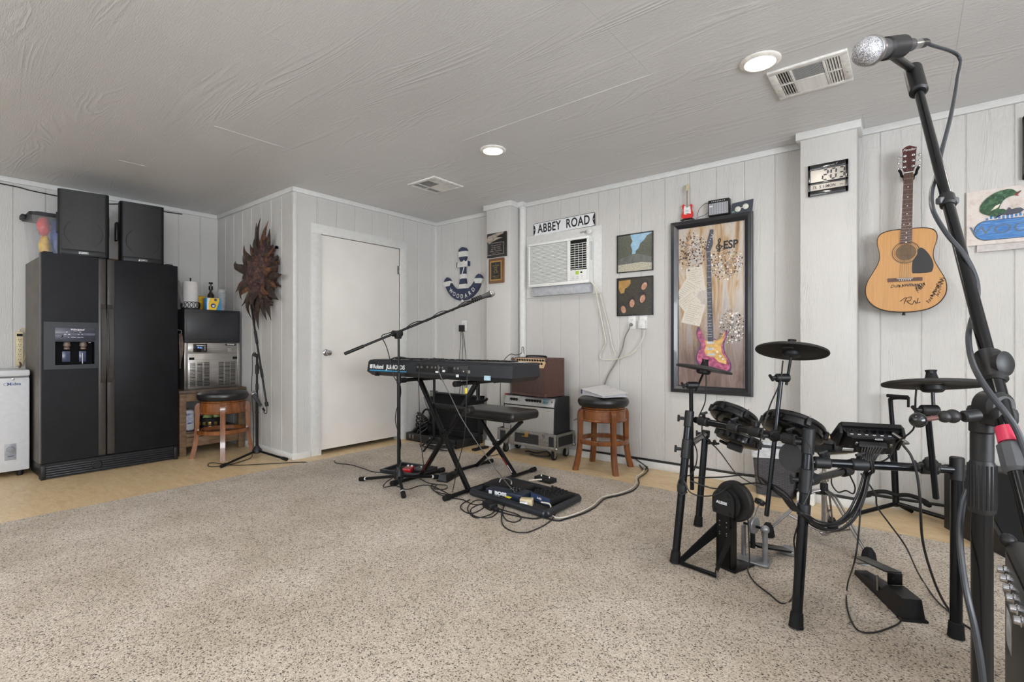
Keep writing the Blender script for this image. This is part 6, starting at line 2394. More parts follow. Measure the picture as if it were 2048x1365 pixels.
tag(MB().use(CORD).tube(spline([(-3.02, 3.62, .30), (-3.03, 3.62, .60), (-3.02, 3.64, .84), (-2.97, 3.69, .935), (-2.92, 3.72, .93), (-2.875, 3.75, .95), (-2.87, 3.75, 1.0), (-2.845, 3.74, 1.0), (-2.83, 3.73, .94)], 6), .0035, 7).build('amplifier_cable'),
    'black cable looping over the left end of the brown amplifier', 'cable')

# ------------------------------------------------------------------ binder on the stool
t = thing('ring_binder', 'white ring binder lying open-edged on the bar stool seat', 'binder', (-1.985, 3.72, .6065), (0, 0, R(-27)))
NVC = plain('binder_cover', (214, 214, 216), .3)
q = MB().use(NVC)
q.add([(-.17, -.12, 0), (.16, -.12, 0), (.16, .12, 0), (-.17, .12, 0), (-.17, -.12, .003), (.16, -.12, .003), (.16, .12, .003), (-.17, .12, .003)],
      [(3, 2, 1, 0), (4, 5, 6, 7), (0, 1, 5, 4), (1, 2, 6, 5), (2, 3, 7, 6), (3, 0, 4, 7)], False)
q.build('back_cover', t)
q = MB().use(plain('paper_edges', (206, 206, 212), .7, var=.1, scale=200))
q.add([(-.16, -.112, .003), (.145, -.112, .003), (.145, .112, .003), (-.16, .112, .003), (-.16, -.112, .042), (.135, -.112, .012), (.135, .112, .026), (-.16, .112, .065)],
      [(4, 5, 6, 7), (0, 1, 5, 4), (1, 2, 6, 5), (2, 3, 7, 6), (3, 0, 4, 7)], False)
q.build('pages', t)
q = MB().use(NVC)
q.add([(-.17, -.12, .044), (.16, -.122, .012), (.165, .122, .028), (-.17, .12, .070), (-.17, -.12, .047), (.16, -.122, .015), (.165, .122, .031), (-.17, .12, .073)],
      [(3, 2, 1, 0), (4, 5, 6, 7), (0, 1, 5, 4), (1, 2, 6, 5), (2, 3, 7, 6), (3, 0, 4, 7)], False)
q.build('front_cover', t)
MB().use(plain('binder_navy', (60, 70, 110), .4)).ab((-.174, -.118, 0), (-.168, .118, .045), .002).build('spine', t)
MB().use(STEEL).ab((-.155, -.02, .042), (-.14, .02, .0445)).build('spine_clip', t)

# ------------------------------------------------------------------ open gig case in the corner
t = thing('open_gig_case', 'open black hard case with raised lid in the corner', 'case', (-3.85, 3.66, 0))
x0, x1, y0, y1 = -4.225, -3.47, 3.47, 3.86
CSB = plain('case_black', (28, 28, 30), .5, bump=.1)
LIN = plain('case_lining', (12, 12, 13), .95)
MB().use(LIN).ab((x0 + .01, y0 + .01, .0), (x1 - .01, y1 - .01, .012)).build('tray_floor', t, world=True)
for a, b in (((x0, y0, 0), (x1, y0 + .012, .085)), ((x0, y1 - .012, 0), (x1, y1, .085)), ((x0, y0, 0), (x0 + .012, y1, .085)), ((x1 - .012, y0, 0), (x1, y1, .085))):
    MB().use(CSB).ab(a, b, .003).build('tray_side', t, world=True)
for xx in (x0 + .05, x0 + .10, -3.86, -3.70):
    MB().use(STEEL).ab((xx, y0 - .003, .03), (xx + .022, y0 + .001, .07), .001).build('latch', t, world=True)
lm = frame((x0, y1 + .003, .09), (1, 0, 0), (0, .06, 1))
lw, lh = x1 - x0, .40
q = MB(lm).use(LIN).ab((.012, .012, .0), (lw - .012, lh - .012, .008)).build('lid_lining', t, world=True)
for a, b in (((0, 0, -.004), (lw, .014, .07)), ((0, lh - .014, -.004), (lw, lh, .07)), ((0, 0, -.004), (.014, lh, .07)), ((lw - .014, 0, -.004), (lw, lh, .07))):
    MB(lm).use(CSB).ab(a, b, .003).build('lid_side', t, world=True)
for u in (.0, lw - .05):
    MB(lm).use(STEEL).ab((u, lh - .05, .066), (u + .05, lh + .002, .073), .002).build('lid_corner', t, world=True)
MB().use(STEEL).cyl((x0 + .03, y1 - .02, .09), (x0 + .03, y0 + .22, .45), .004).build('lid_stay', t, world=True)
# dark bundle and headphones in the case
t = thing('headphones', 'black headphones propped in the left end of the open case', 'headphones', (-4.10, 3.64, .012))
q = MB().use(BLACK).tube([( .09 * cos(R(a)), .02, .20 + .11 * sin(R(a))) for a in range(-30, 211, 12)], .011, 8)
q.build('headband', t)
for s in (-1, 1):
    MB().use(BLACK).lathe([(.02, 0), (.045, .006), (.048, .03), (.034, .036), (.0, .03)], TR(s * .08, .02, .10) @ RY(-90 * s), 20).build('ear_cup', t)
    MB().use(RUBBER).torus(.035, .012, TR(s * .052, .02, .10) @ RY(90), 20, 8).build('ear_pad', t)
t = thing('cable_bundle', 'dark coiled cable bundle heaped at left in the open case', 'cable', (-4.12, 3.60, .012))
random.seed(8)
for k in range(7):
    pts = []
    for j in range(22):
        a = 2 * pi * j / 22
        pts.append((.075 * cos(a) + .02 * sin(a * 3 + k), -.03 + .06 * sin(a) + .012 * k, .10 + .065 * sin(a * 1 + k * .6) + .018 * k))
    MB().use(CORD).tube(spline(pts, 3, True), .008, 7, closed=True).build('coil', t)
q = MB().use(STEEL)
for k in range(4):
    MB().use(STEEL).cap((.0 + .03 * k, -.075, .03 + .01 * (k % 2)), (.04 + .03 * k, -.09, .035), .008).build('connector', t)

# guitar / music stands standing by the case
t = thing('stand_pole', 'slim black upright stand pole rising beside the open case lid', 'stand', (-3.62, 3.32, 0))
MB().use(BLACKM).cap((-3.62, 3.32, .10), (-3.62, 3.32, .90), .013).build('pole', t, world=True)
for a in (0, 190, 280):
    MB().use(BLACKM).cap((-3.62, 3.32, .13), (-3.62 + .17 * cos(R(a)), 3.32 + .17 * sin(R(a)), .014), .009).build('leg', t, world=True)
MB().use(BLACKM).cap((-3.66, 3.30, .575), (-3.58, 3.33, .575), .004).build('cross_pin', t, world=True)
t = thing('hooked_stand', 'short black hooked stand tube behind the keyboard bench', 'stand', (-3.27, 3.56, 0))
MB().use(BLACKM).tube(spline([(-3.27, 3.56, .86), (-3.27, 3.56, .60), (-3.268, 3.56, .50), (-3.25, 3.56, .482), (-3.20, 3.57, .487), (-3.17, 3.58, .50), (-3.165, 3.58, .515)], 6), .013, 10).build('hooked_tube', t, world=True)
MB().use(BLACKM).cap((-3.285, 3.60, .02), (-3.285, 3.60, .86), .009).build('pole', t, world=True)
MB().use(BLACK).ab((-3.31, 3.52, .0), (-3.26, 3.72, .02), .004).build('base', t, world=True)
# ------------------------------------------------------------------ electronic drum kit
TUB = plain('rack_tube_black', (26, 28, 32), .22, .45)
CLP = plain('clamp_plastic', (26, 27, 29), .5, spec=.4)
PADB = plain('pad_black', (22, 22, 23), .42)
PADR = plain('pad_rubber', (30, 29, 28), .6, bump=.15)
kit = thing('drum_rack', 'black four legged tubular drum rack of the electronic drum kit', 'drum rack', (-.36, 2.36, FZ))
L1b, L1t = att(1350, 1128, 2.33), att(1379, 826, 2.40)
L2b, L2t = att(1396, 1052, 2.80), att(1411, 868, 2.85)
L3b, L3t = att(1592, 1262, 1.80), att(1618, 862, 1.87)
L4b, L4t = att(1912, 1280, 1.74), att(1914, 928, 1.76)
for b, tp in ((L1b, L1t), (L2b, L2t), (L3b, L3t), (L4b, L4t)):
    b.z = FZ + .004
    lg = MB().use(TUB).cap(b, tp, .018, n=20).build('leg', kit, world=True)
    u = (tp - b).normalized()
    MB().use(RUBBER).lathe([(.025, 0), (.0235, .012), (.021, .05), (.0185, .053), (.0, .053)], along(b - u * .002, tp), 20).build('rubber_foot', lg, world=True)


def bar(a, b, r=.0158, name='cross_bar'):
    MB().use(TUB).cap(a, b, r, n=18).build(name, kit, world=True)


def sleeve(a, b, r=.0215, name='leg_clamp'):
    o = MB().use(CLP).cap(a, b, r, n=20, b=.004).build(name, kit, world=True)
    return o


def wing(parent, p, d, L=.045, m=None):
    p, d = Vector(p), Vector(d).normalized()
    q = MB().use(m or CLP).cap(p, p + d * L * .5, .008, n=10)
    s_ = d.orthogonal().normalized()
    q.cap(p + d * L * .5 - s_ * .018, p + d * L * .5 + s_ * .018, .006, n=8)
    q.build('wing_screw', parent, world=True)


def lerp(a, b, k):
    return a + (b - a) * k


s1 = sleeve(lerp(L1b, L1t, .90), lerp(L1b, L1t, 1.015))
s1b = sleeve(lerp(L1b, L1t, .685), lerp(L1b, L1t, .82))
s2 = sleeve(lerp(L2b, L2t, .96), lerp(L2b, L2t, 1.04), .024)
s3 = sleeve(lerp(L3b, L3t, .875), lerp(L3b, L3t, 1.012), .022)
s3b = sleeve(lerp(L3b, L3t, .67), lerp(L3b, L3t, .80), .0215)
s4 = sleeve(lerp(L4b, L4t, .90), lerp(L4b, L4t, 1.04), .0215)
A0, A1 = att(1390, 840, 2.40), att(1606, 884, 1.90)
bar(A0, A1)
D0, D1 = lerp(L1b, L1t, .75), L2t
bar(D0 + Vector((0, .01, .01)), D1)
B0, B1 = att(1628, 910, 1.87), att(1905, 935, 1.77)
B0 = lerp(L3b, L3t, .905)
B0.z = .60
B1 = lerp(L4b, L4t, .965)
bar(B0, B1, .0155)
C0 = lerp(L3b, L3t, .735)
C1 = att(1700, 951, 2.02)
C1.z = C0.z
bar(C0, C1, .0145)
for a, b, k in ((A0, A1, .10), (A0, A1, .42), (A0, A1, .62), (A0, A1, .90), (B0, B1, .10), (B0, B1, .36), (B0, B1, .82), (C0, C1, .12), (C0, C1, .9)):
    p = lerp(a, b, k)
    d = (b - a).normalized()
    o = sleeve(p - d * .028, p + d * .028, .022, 'bar_clamp')
    wing(o, p + Vector((0, 0, .02)), Vector((.15, -.5, 1)) if k != .62 else Vector((0, .3, 1)))
for s_, p in ((s1, lerp(L1b, L1t, .96)), (s1b, lerp(L1b, L1t, .75)), (s3, lerp(L3b, L3t, .94)), (s3b, lerp(L3b, L3t, .74)), (s4, lerp(L4b, L4t, .97)), (s2, L2t)):
    wing(s_, p + Vector((-.02, -.01, 0)), Vector((-1, -.3, 0)), .05)
for dx in (0, .03):
    wing(s2, L2t + Vector((.02 + dx, -.01, -.03)), Vector((.5, -.4, -.6)), .05)
for lb, lt, k0, k1 in ((L1b, L1t, .455, .515), (L3b, L3t, .555, .62)):
    sleeve(lerp(lb, lt, k0), lerp(lb, lt, k1), .0225, 'cable_strap')


def cymbal(label, c, n, r, pole_top, pole_bot, rp=.0092, hub_dx=0.0):
    c, n = Vector(c), Vector(n).normalized()
    M = along(c, c + n)
    t = thing('cymbal_pad', label, 'cymbal pad', c, M.to_euler(), 'electronic cymbal pads')
    WM[t.name] = M
    MB().use(PADR).lathe([(0, .012), (r * .30, .011), (r * .92, .003), (r * .99, -.001), (r, -.006), (r * .985, -.0095)], n=56).build('playing_surface', t)
    MB().use(PADB).lathe([(r * .985, -.0095), (r * .95, -.006), (r * .30, -.004), (.0, -.004)], n=56).build('underside', t)
    MB().use(BLACK).lathe([(.034, -.004), (.034, -.022), (.026, -.030), (.014, -.031), (.0, -.031)], n=24).build('hub', t)
    q = MB().use(RUBBER).lathe([(.021, .010), (.017, .022), (.014, .036), (.017, .044), (.0, .044)], n=18)
    q.build('felt_nut', t)
    MB().use(BLACK).box((0, 0, .036), (.036, .010, .014), .003).build('wing_nut', t)
    MB().use(BLACK).ab((r * .45, -.02, -.012), (r * .62, .02, -.006), .002).build('jack_box', t)
    q = MB().use(CLP)
    for s in (-1, 1):
        q.box((s * r * .62, 0, -.0065), (r * .5, .003, .003))
    q.build('choke_seam', t)
    # arm: rod to a swivel clamp, then the pole
    st = t
    tp, bt = Vector(pole_top), Vector(pole_bot)
    cl = tp + Vector((0, 0, .012))
    side = Vector((.78174, .62361, 0))
    rod0 = cl + side * .022 - Vector((0, 0, .03))
    MB().use(BLACKM).cap(rod0, c - n * .029, .0055, n=10).build('rod', st, world=True)
    o = MB().use(BLACK).cap(cl - side * .022, cl + side * .034, .0175, n=18).build('tilter', st, world=True)
    wing(o, cl - side * .02, -side, .04, BLACK)
    MB().use(TUB).cap(bt, tp + Vector((0, 0, .004)), rp, n=16).build('pole', st, world=True)
    return t


AW = Vector((-.2, .95, 0))
SD_ = Vector((.78, .62, 0))
cymbal('round black cymbal pad farthest left, in front of the framed painting', att(1408, 737, 2.45), Vector((0, 0, 1)) + AW * .03 + SD_ * .17, .132, att(1382, 776, 2.42), att(1377, 985, 2.40) + Vector((.0, .05, 0)), .0098)
cymbal('round black cymbal pad on the tall middle pole over the toms', att(1583, 701, 2.07), Vector((0, 0, 1)) + AW * .25 + SD_ * .08, .137, att(1562, 762, 2.06), att(1533, 1033, 2.02))
cymbal('round black cymbal pad on the pole nearest the guitar stand', att(1864, 767, 1.67), Vector((0, 0, 1)) + AW * .20 - SD_ * .03, .140, att(1855, 828, 1.66), att(1872, 998, 1.72))
for nm, p in (('bar_clamp', att(1549, 872, 2.02)), ('bar_clamp', att(1861, 930, 1.735))):
    o = MB().use(CLP).ball(p, .025, n=18, sc=(1, 1, 1)).build(nm, kit, world=True)
    wing(o, p + Vector((-.02, -.02, .0)), Vector((-.8, -.6, 0)), .045)


def pad(label, c, n, r, h=.042, name='drum_pad', arm_to=None, roll=0):
    c, n = Vector(c), Vector(n).normalized()
    M = along(c, c + n) @ RZ(roll)
    t = thing(name, label, 'drum pad', c, M.to_euler(), 'electronic drum pads')
    WM[t.name] = M
    MB().use(PADR).lathe([(0, .006), (r * .9, .005), (r * .95, .001)], n=48).build('mesh_head', t)
    MB().use(PADB).lathe([(r * .93, .0), (r * .96, .010), (r * 1.0, .010), (r * 1.03, .004), (r * 1.03, -.004), (r * 1.0, -.008), (r * .93, -.008)], n=56, closed=True).build('hoop', t)
    MB().use(BLACKG).lathe([(r * .97, -.008), (r * .975, -h * .6), (r * 1.01, -h * .62), (r * 1.01, -h * .86), (r * .95, -h), (r * .45, -h * 1.25), (0, -h * 1.25)], n=56).build('shell', t)
    for k in range(6):
        a = R(60 * k + 15)
        q = MB().use(BLACK)
        q.box((r * 1.035, 0, -.014), (.018, .020, .034), .003, M=RZ(60 * k + 15))
        lug = q.build('lug', t)
        MB().use(CHROME).cyl((r * 1.045 * cos(a), r * 1.045 * sin(a), -.03), (r * 1.045 * cos(a), r * 1.045 * sin(a), .014), .0028, n=8).build('tension_rod', lug)
    MB().use(BLACK).ab((-.035, -.025, -h * 1.25 - .03), (.035, .025, -h * 1.2), .005).build('mount', t)
    if arm_to is not None:
        MB().use(BLACKM).cap(M @ Vector((0, 0, -h * 1.25 - .015)), Vector(arm_to), .0085, n=10).build('mount_rod', t, world=True)
    return t


UP = Vector((0, 0, 1))
pad('round black tom pad under the left cymbal pad, first on the upper bar', att(1470, 829, 2.37), UP + AW * .36 + SD_ * .46, .104, arm_to=lerp(A0, A1, .42) + Vector((-.02, 0, .02)), roll=20)
pad('larger round black tom pad behind the tall cymbal pole', att(1588, 850, 2.12), UP + AW * .42 + SD_ * .36, .118, arm_to=lerp(A0, A1, .62), roll=5)
pad('round black pad hanging lowest, behind the upper bar', att(1478, 872, 2.62), UP + AW * .14 + SD_ * .34, .106, arm_to=att(1440, 882, 2.70), roll=35)
pad('flat black snare pad behind the front leg, carried on a chrome stand', (-.345, 3.05, .545), UP + AW * .03, .15, .05, roll=10)
# drumstick lying on the snare pad
t = thing('drumstick', 'wooden drumstick lying across the flat snare pad', 'drumstick', (-.33, 3.0, .556))
a, b = Vector((-.44, 2.95, .570)), Vector((-.12, 3.02, .562))
MB().use(wood('hickory', (196, 160, 116), (214, 182, 140), (2, 2, 12), .45)).tube([a, lerp(a, b, .1), lerp(a, b, .8), lerp(a, b, .95), b], [.007, .0075, .007, .004, .005], 10).build('stick', t, world=True)
# grey round joint on the front leg
p = att(1592, 915, 1.98)
o = MB().use(plain('joint_grey', (62, 63, 67), .45)).lathe([(.0, -.05), (.03, -.045), (.055, -.02), (.06, .01), (.055, .03), (.0, .03)], along(p, p + Vector((-.5, -.8, .1))), 28).build('corner_joint', kit, world=True)

# drum module
mc = att(1736, 872, 1.90)
M = frame(mc, (-.965, -.26, 0), (.20, -.76, .62))      # y toward the jacks, z the playing side
t = thing('drum_module', 'black drum sound module seen from behind above the lower bar', 'drum module', mc, M.to_euler())
WM[t.name] = M
q = MB().use(PADB)
q.prism([(-.100, .052), (-.092, .064), (.092, .064), (.100, .052), (.116, -.05), (.108, -.062), (-.108, -.062), (-.116, -.05)], .002, .018)
q.build('case', t)
lo_ = [(-.070, -.04, -.052), (.070, -.04, -.052), (.062, .046, -.040), (-.062, .046, -.040)]
hi_ = [(-.112, -.056, .002), (.112, -.056, .002), (.094, .046, .002), (-.094, .046, .002)]
MB().use(PADB).add(lo_ + hi_, [(3, 2, 1, 0), (0, 1, 5, 4), (1, 2, 6, 5), (2, 3, 7, 6), (3, 0, 4, 7)], False).build('underside', t)
for s_ in (-1, 1):
    MB().use(CLP).ab((s_ * .097 - .006, -.05, -.030), (s_ * .097 + .006, .06, .012), .005).build('side_cheek', t)
RF = frame((0, .0465, -.018), (-1, 0, 0), (0, 0, 1))
MB(RF).use(BLACK).ab((-.078, -.016, -.004), (.078, .018, .002), .002).build('jack_panel', t)
for k in range(6):
    MB(RF).use(BLACKG).lathe([(.0085, .002), (.0085, .006), (.004, .006), (.004, .002)], TR(-.062 + .0235 * k, .007, 0), 14).build('jack', t)
q = MB(RF).use(INK)
for k in range(6):
    q.ab((-.067 + .0235 * k, -.0075, .002), (-.057 + .0235 * k, -.0052, .0028))
q.build('jack_marks', t, kind='stuff')
text('maker_name', 'ALESIS', .009, INK, frame((-.02, .044, -.043), (-1, 0, 0), (0, .25, 1)) @ TR(0, .003, .004), t, ext=.0003)
MB().use(BLACK).ab((-.045, -.01, -.074), (.045, .044, -.046), .008).build('snake_plug', t)
for s_ in (-1, 1):
    MB().use(STEEL).cap((s_ * .052, .04, -.062), (s_ * .052, .058, -.064), .004, n=10).build('thumb_screw', t)
MB().use(WHITE).ab((.05, -.03, -.055), (.085, -.015, -.0505)).build('sticker', t)
MB().use(BLACK).cap(Vector((0, -.03, -.045)), M.inverted() @ (lerp(B0, B1, .36) + Vector((0, 0, .02))), .012).build('mount_post', t)
p0 = M @ Vector((-.065, .052, -.012))
cq = [p0 + Vector((.045, -.03, -.028)), att(1806, 890, 1.72), att(1822, 912, 1.69), att(1834, 950, 1.68), att(1840, 1000, 1.68), att(1845, 1080, 1.72), att(1862, 1145, 1.80), att(1885, 1200, 1.84), onz(1915, 1240, .02), onz(1960, 1270, .02)]
tag(MB().use(STEEL).cap(p0, cq[0], .0055).use(CORD).tube(spline(cq, 6), .0042, 8).build('jack_cable'), 'black cable with silver plug running from the drum module down to the carpet', 'cable')
# bundle of trigger cables
p1 = M @ Vector((.0, .04, -.068))
for k in range(8):
    o_ = Vector((.010 * cos(k * 1.3), .010 * sin(k * 1.3), .006 * cos(k * 2.1)))
    pts = [p1 + Vector((-.030 + .0085 * k, -.0, .0)), p1 + Vector((-.03 + .006 * k, -.035, -.03)), p1 + Vector((-.006, -.03, -.08)) + o_, att(1733, 950, 1.86) + o_, att(1722, 990, 1.85) + o_ * 1.3, att(1700, 1030 + k, 1.84) + o_ * 1.5, att(1668, 1050 + k * 1.5, 1.83) + o_ * 1.5,
           att(1632, 1046 + k, 1.82) + o_, att(1610, 1032, 1.80) + o_ * .8]
    tail = {0: [att(1597, 1020, 1.82), att(1570, 985, 1.95), att(1530, 962, 2.1), att(1500, 950, 2.3), att(1440, 955, 2.36), att(1385, 940 + 16, 2.36)],
            1: [att(1597, 1022, 1.82), att(1566, 990, 1.95), att(1524, 968, 2.1), att(1480, 970, 2.25), att(1430, 978, 2.33), att(1380, 962, 2.36)]}.get(k, [att(1600, 1024, 1.80), att(1582, 1004 + 2 * k, 1.88), att(1555, 990 - k, 1.98), att(1530, 968 - k, 2.1), att(1520, 955, 2.15)])
    tag(MB().use(CORD).tube(spline(pts + tail, 5), .0034, 6).build('trigger_cable'), 'thin black trigger cable in the bundle hanging under the drum module', 'cable', 'trigger cables of the drum kit')


def loose(label, pts, r=.003, m=None, name='trigger_cable', n=6):
    return tag(MB().use(m or CORD).tube(spline(pts, n), r, 7).build(name), label, 'cable')


loose('black cable hanging from the left cymbal pad to the upper bar', [att(1412, 748, 2.44), att(1412, 775, 2.43), att(1410, 805, 2.43), att(1398, 833, 2.40)])
loose('black cable falling in a long diagonal from the upper bar to the basket', [att(1405, 842, 2.36), att(1405, 868, 2.36), att(1420, 885, 2.38), att(1440, 905, 2.5), att(1470, 945, 2.8), att(1490, 960, 3.0), att(1512, 972, 3.25), att(1523, 977, 3.3)])
loose('black cable running down beside the tall middle cymbal pole', [att(1566, 722, 2.06), att(1560, 765, 2.04), att(1540, 812, 2.0), att(1526, 860, 1.98), att(1517, 905, 2.0), att(1516, 950, 2.03), att(1523, 970, 2.06)])
loose('black cable looping beside the leftmost rack leg', [att(1386, 882, 2.42), att(1394, 905, 2.44), att(1392, 930, 2.42), att(1382, 950, 2.38), att(1362, 955, 2.34), att(1355, 975, 2.33), att(1362, 990, 2.30), att(1375, 985, 2.30)])
loose('black cable drooping from the leftmost leg to the kick pad tower', [att(1368, 962, 2.30), att(1380, 985, 2.28), att(1405, 993, 2.26), att(1435, 989, 2.25), att(1462, 972, 2.27), att(1490, 968, 2.35)])
loose('black cable from the nearest cymbal pad back to the lower bar', [att(1833, 775, 1.68), att(1831, 800, 1.68), att(1829, 850, 1.72), att(1820, 866, 1.74), att(1795, 886, 1.78), att(1778, 915, 1.80), att(1755, 928, 1.82)])
loose('black cable wandering from the bundle down to the right rack foot', [att(1722, 948, 1.86), att(1750, 988, 1.86), att(1755, 1015, 1.88), att(1780, 1050, 1.9), att(1812, 1095, 1.92), onz(1838, 1150, .03), onz(1870, 1198, .02), onz(1895, 1222, .02), onz(1928, 1255, .02)])
loose('black cable curving past the hi-hat pedal across the carpet', [att(1722, 1000, 1.84), att(1718, 1060, 1.82), att(1710, 1120, 1.80), onz(1695, 1170, .03), onz(1694, 1215, .02), onz(1712, 1258, .02), onz(1745, 1266, .018), onz(1785, 1254, .018), onz(1801, 1244, .02), onz(1799, 1236, .04)])
loose('black cable hooked around the front leg down to the carpet', [att(1612, 878, 1.84), att(1622, 900, 1.82), att(1626, 940, 1.80), att(1618, 985, 1.80), att(1607, 1010, 1.79)])
loose('black cable from the kick pad over the carpet to the front leg', [att(1494, 1012, 2.24), att(1497, 1060, 2.24), att(1499, 1120, 2.22), onz(1496, 1143, .03), onz(1510, 1166, .018), onz(1540, 1190, .018), onz(1562, 1207, .018), onz(1580, 1203, .018), att(1588, 1180, 1.86), att(1590, 1110, 1.86), att(1588, 1080, 1.86), att(1596, 1050, 1.83)])
loose('black cable loop under the snare pad beside the chrome stand', [att(1663, 952, 2.2), att(1664, 970, 2.2), att(1676, 985, 2.15), att(1692, 982, 2.1), att(1706, 988, 2.05), att(1710, 975, 2.0), att(1700, 952, 1.98)])

# kick pad tower and pedal
xa = Vector((.94, -.34, 0))
ya = Vector((.34, .94, 0))
kc = Vector((-.645, 2.42, 0))
M = Matrix((xa, ya, UP)).transposed().to_4x4()
M.translation = kc + Vector((0, 0, FZ))
t = thing('kick_pad', 'black kick drum pad tower lettered in white on the carpet', 'kick pad', M.translation, M.to_euler())
WM[t.name] = M
PLT = frame((0, -.045, .30), (1, 0, 0), (0, 0, 1))
pl = [(-.052, -.052), (.052, -.052), (.056, -.03)] + [(.056 * cos(R(a)), .012 + .052 * sin(R(a))) for a in range(0, 181, 15)] + [(-.056, -.03)]
MB(PLT).use(CLP).prism(pl, 0, .006).build('rear_plate', t)
for x_, y_ in ((-.038, -.035), (.036, -.038), (-.028, .04), (.03, .038)):
    MB(PLT).use(DARK).lathe([(.008, .006), (.006, .0065), (0, .0065)], TR(x_, y_, 0), 12).build('hole', t)
text('maker_name', 'ALESIS', .017, INK, PLT @ TR(-.006, .0, .0064), t, off=.0006, sx=1.15)
MB().use(PADR).lathe([(.0, .0), (.085, .0), (.092, .01), (.092, .03), (.086, .038), (.0, .038)], frame((.018, .0, .305), (1, 0, 0), (0, 0, 1)) @ TR(0, 0, -.03), 40).build('pad', t)
MB().use(BLACK).lathe([(.0, .0), (.06, .0), (.07, .02), (.0, .02)], frame((.01, -.02, .303), (1, 0, 0), (0, 0, 1)), 30).build('pad_back', t)
q = MB().use(BLACKM)
q.ab((-.036, -.048, .01), (.036, -.044, .25)).ab((-.036, -.048, .01), (-.032, .0, .25)).ab((.032, -.048, .01), (.036, .0, .25))
q.build('column', t)
q = MB().use(STEEL)
for z in (.215, .205 - .01, .165, .155):
    for x_ in (-.018, .018):
        q.cyl((x_, -.0495, z), (x_, -.047, z), .003, n=8)
q.build('rivet', t, kind='stuff')
for x_, nm in ((-.036, 'brace'), (.036, 'brace')):
    q = MB().use(BLACKM)
    q.add([(x_ - .004, -.04, .20), (x_ + .004, -.04, .20), (x_ - .087 * (1 if x_ < 0 else .0) + .004, -.19 - (.0 if x_ < 0 else -.04), .035), (x_ - .087 * (1 if x_ < 0 else .0) - .004, -.19 - (.0 if x_ < 0 else -.04), .035),
           (x_ - .004, -.04, .14), (x_ + .004, -.04, .14), (x_ - .087 * (1 if x_ < 0 else .0) + .004, -.19 - (.0 if x_ < 0 else -.04), .008), (x_ - .087 * (1 if x_ < 0 else .0) - .004, -.19 - (.0 if x_ < 0 else -.04), .008)],
          [(0, 1, 2, 3), (7, 6, 5, 4), (0, 3, 7, 4), (1, 5, 6, 2), (3, 2, 6, 7), (0, 4, 5, 1)], False)
    q.build(nm, t)
q = MB().use(BLACKM)
a_, b_ = Vector((-.125, -.185, .012)), Vector((.045, -.155, .012))
q.box((0, 0, (b_ - a_).length / 2), (.016, .016, (b_ - a_).length), .003, M=along(a_, b_))
q.build('base_bar', t)
for e in (a_, b_):
    MB().use(STEEL).cyl(e - Vector((0, 0, .01)), e + Vector((0, 0, .022)), .004, n=8).build('spike_screw', t)
MB().use(BLACKM).ab((-.04, -.05, .0), (.06, .10, .008), .002).build('base_plate', t)
# kick pedal
pc = onz(1530, 1130, FZ)
t = thing('kick_pedal', 'grey metal kick pedal with felt beater behind the kick pad', 'pedal', (pc.x, pc.y, FZ))
GRM = plain('cast_grey', (150, 152, 156), .35, .6)
px_, py_ = pc.x, pc.y
MB().use(GRM).cap((px_, py_, FZ + .002), (px_ + .0, py_, FZ + .155), .012).build('post', t, world=True)
MB().use(GRM).ball((px_, py_, FZ + .163), .02, n=14).build('post_head', t, world=True)
MB().use(BLACKM).cap((px_ - .10, py_ + .03, FZ + .163), (px_ + .015, py_, FZ + .163), .006).build('axle', t, world=True)
MB().use(GRM).cap((px_ - .10, py_ + .03, FZ + .002), (px_ - .10, py_ + .03, FZ + .155), .011).build('post', t, world=True)
MB().use(GRM).lathe([(.0, -.009), (.036, -.009), (.040, -.006), (.040, .006), (.036, .009), (.0, .009)], along((px_ - .05, py_ + .015, FZ + .168), (px_ + .05, py_ - .015, FZ + .168)), 24).build('cam', t, world=True)
MB().use(GRM).ab((px_ - .12, py_ - .04, FZ), (px_ + .02, py_ + .05, FZ + .012), .004).build('base', t, world=True)
h0, h1 = Vector((px_ - .055, py_ + .015, FZ + .18)), att(1521, 1000, 2.48)
MB().use(CHROME).cap(h0, h1, .004).build('beater_rod', t, world=True)
MB().use(plain('felt_tan', (206, 186, 150), .9)).lathe([(.0, -.002), (.022, .0), (.024, .012), (.020, .022), (.0, .024)], along(h1 - Vector((0, .0, .004)), h1 + Vector((.02, .05, .06))), 20).use(BLACK).lathe([(.0, -.02), (.024, -.018), (.026, -.002), (.0, -.002)], along(h1 - Vector((0, 0, .004)), h1 + Vector((.02, .05, .06))), 20).build('beater', t, world=True)
f0, f1 = Vector((px_ - .055, py_ + .03, FZ + .07)), Vector((-.46, 2.75, FZ + .016))
q = MB().use(BLACKM)
L = (f1 - f0).length
q.box((0, 0, L / 2), (.07, .010, L), .003, M=along(f0, f1))
q.build('footboard', t, world=True)
MB().use(GRM).ab((f1.x - .03, f1.y - .035, FZ), (f1.x + .04, f1.y + .05, FZ + .022), .004).build('heel_plate', t, world=True)
MB().use(BLACK).ab((px_ - .065, py_ + .0, FZ + .06), (px_ - .045, py_ + .02, FZ + .17), .003).build('chain_strap', t, world=True)

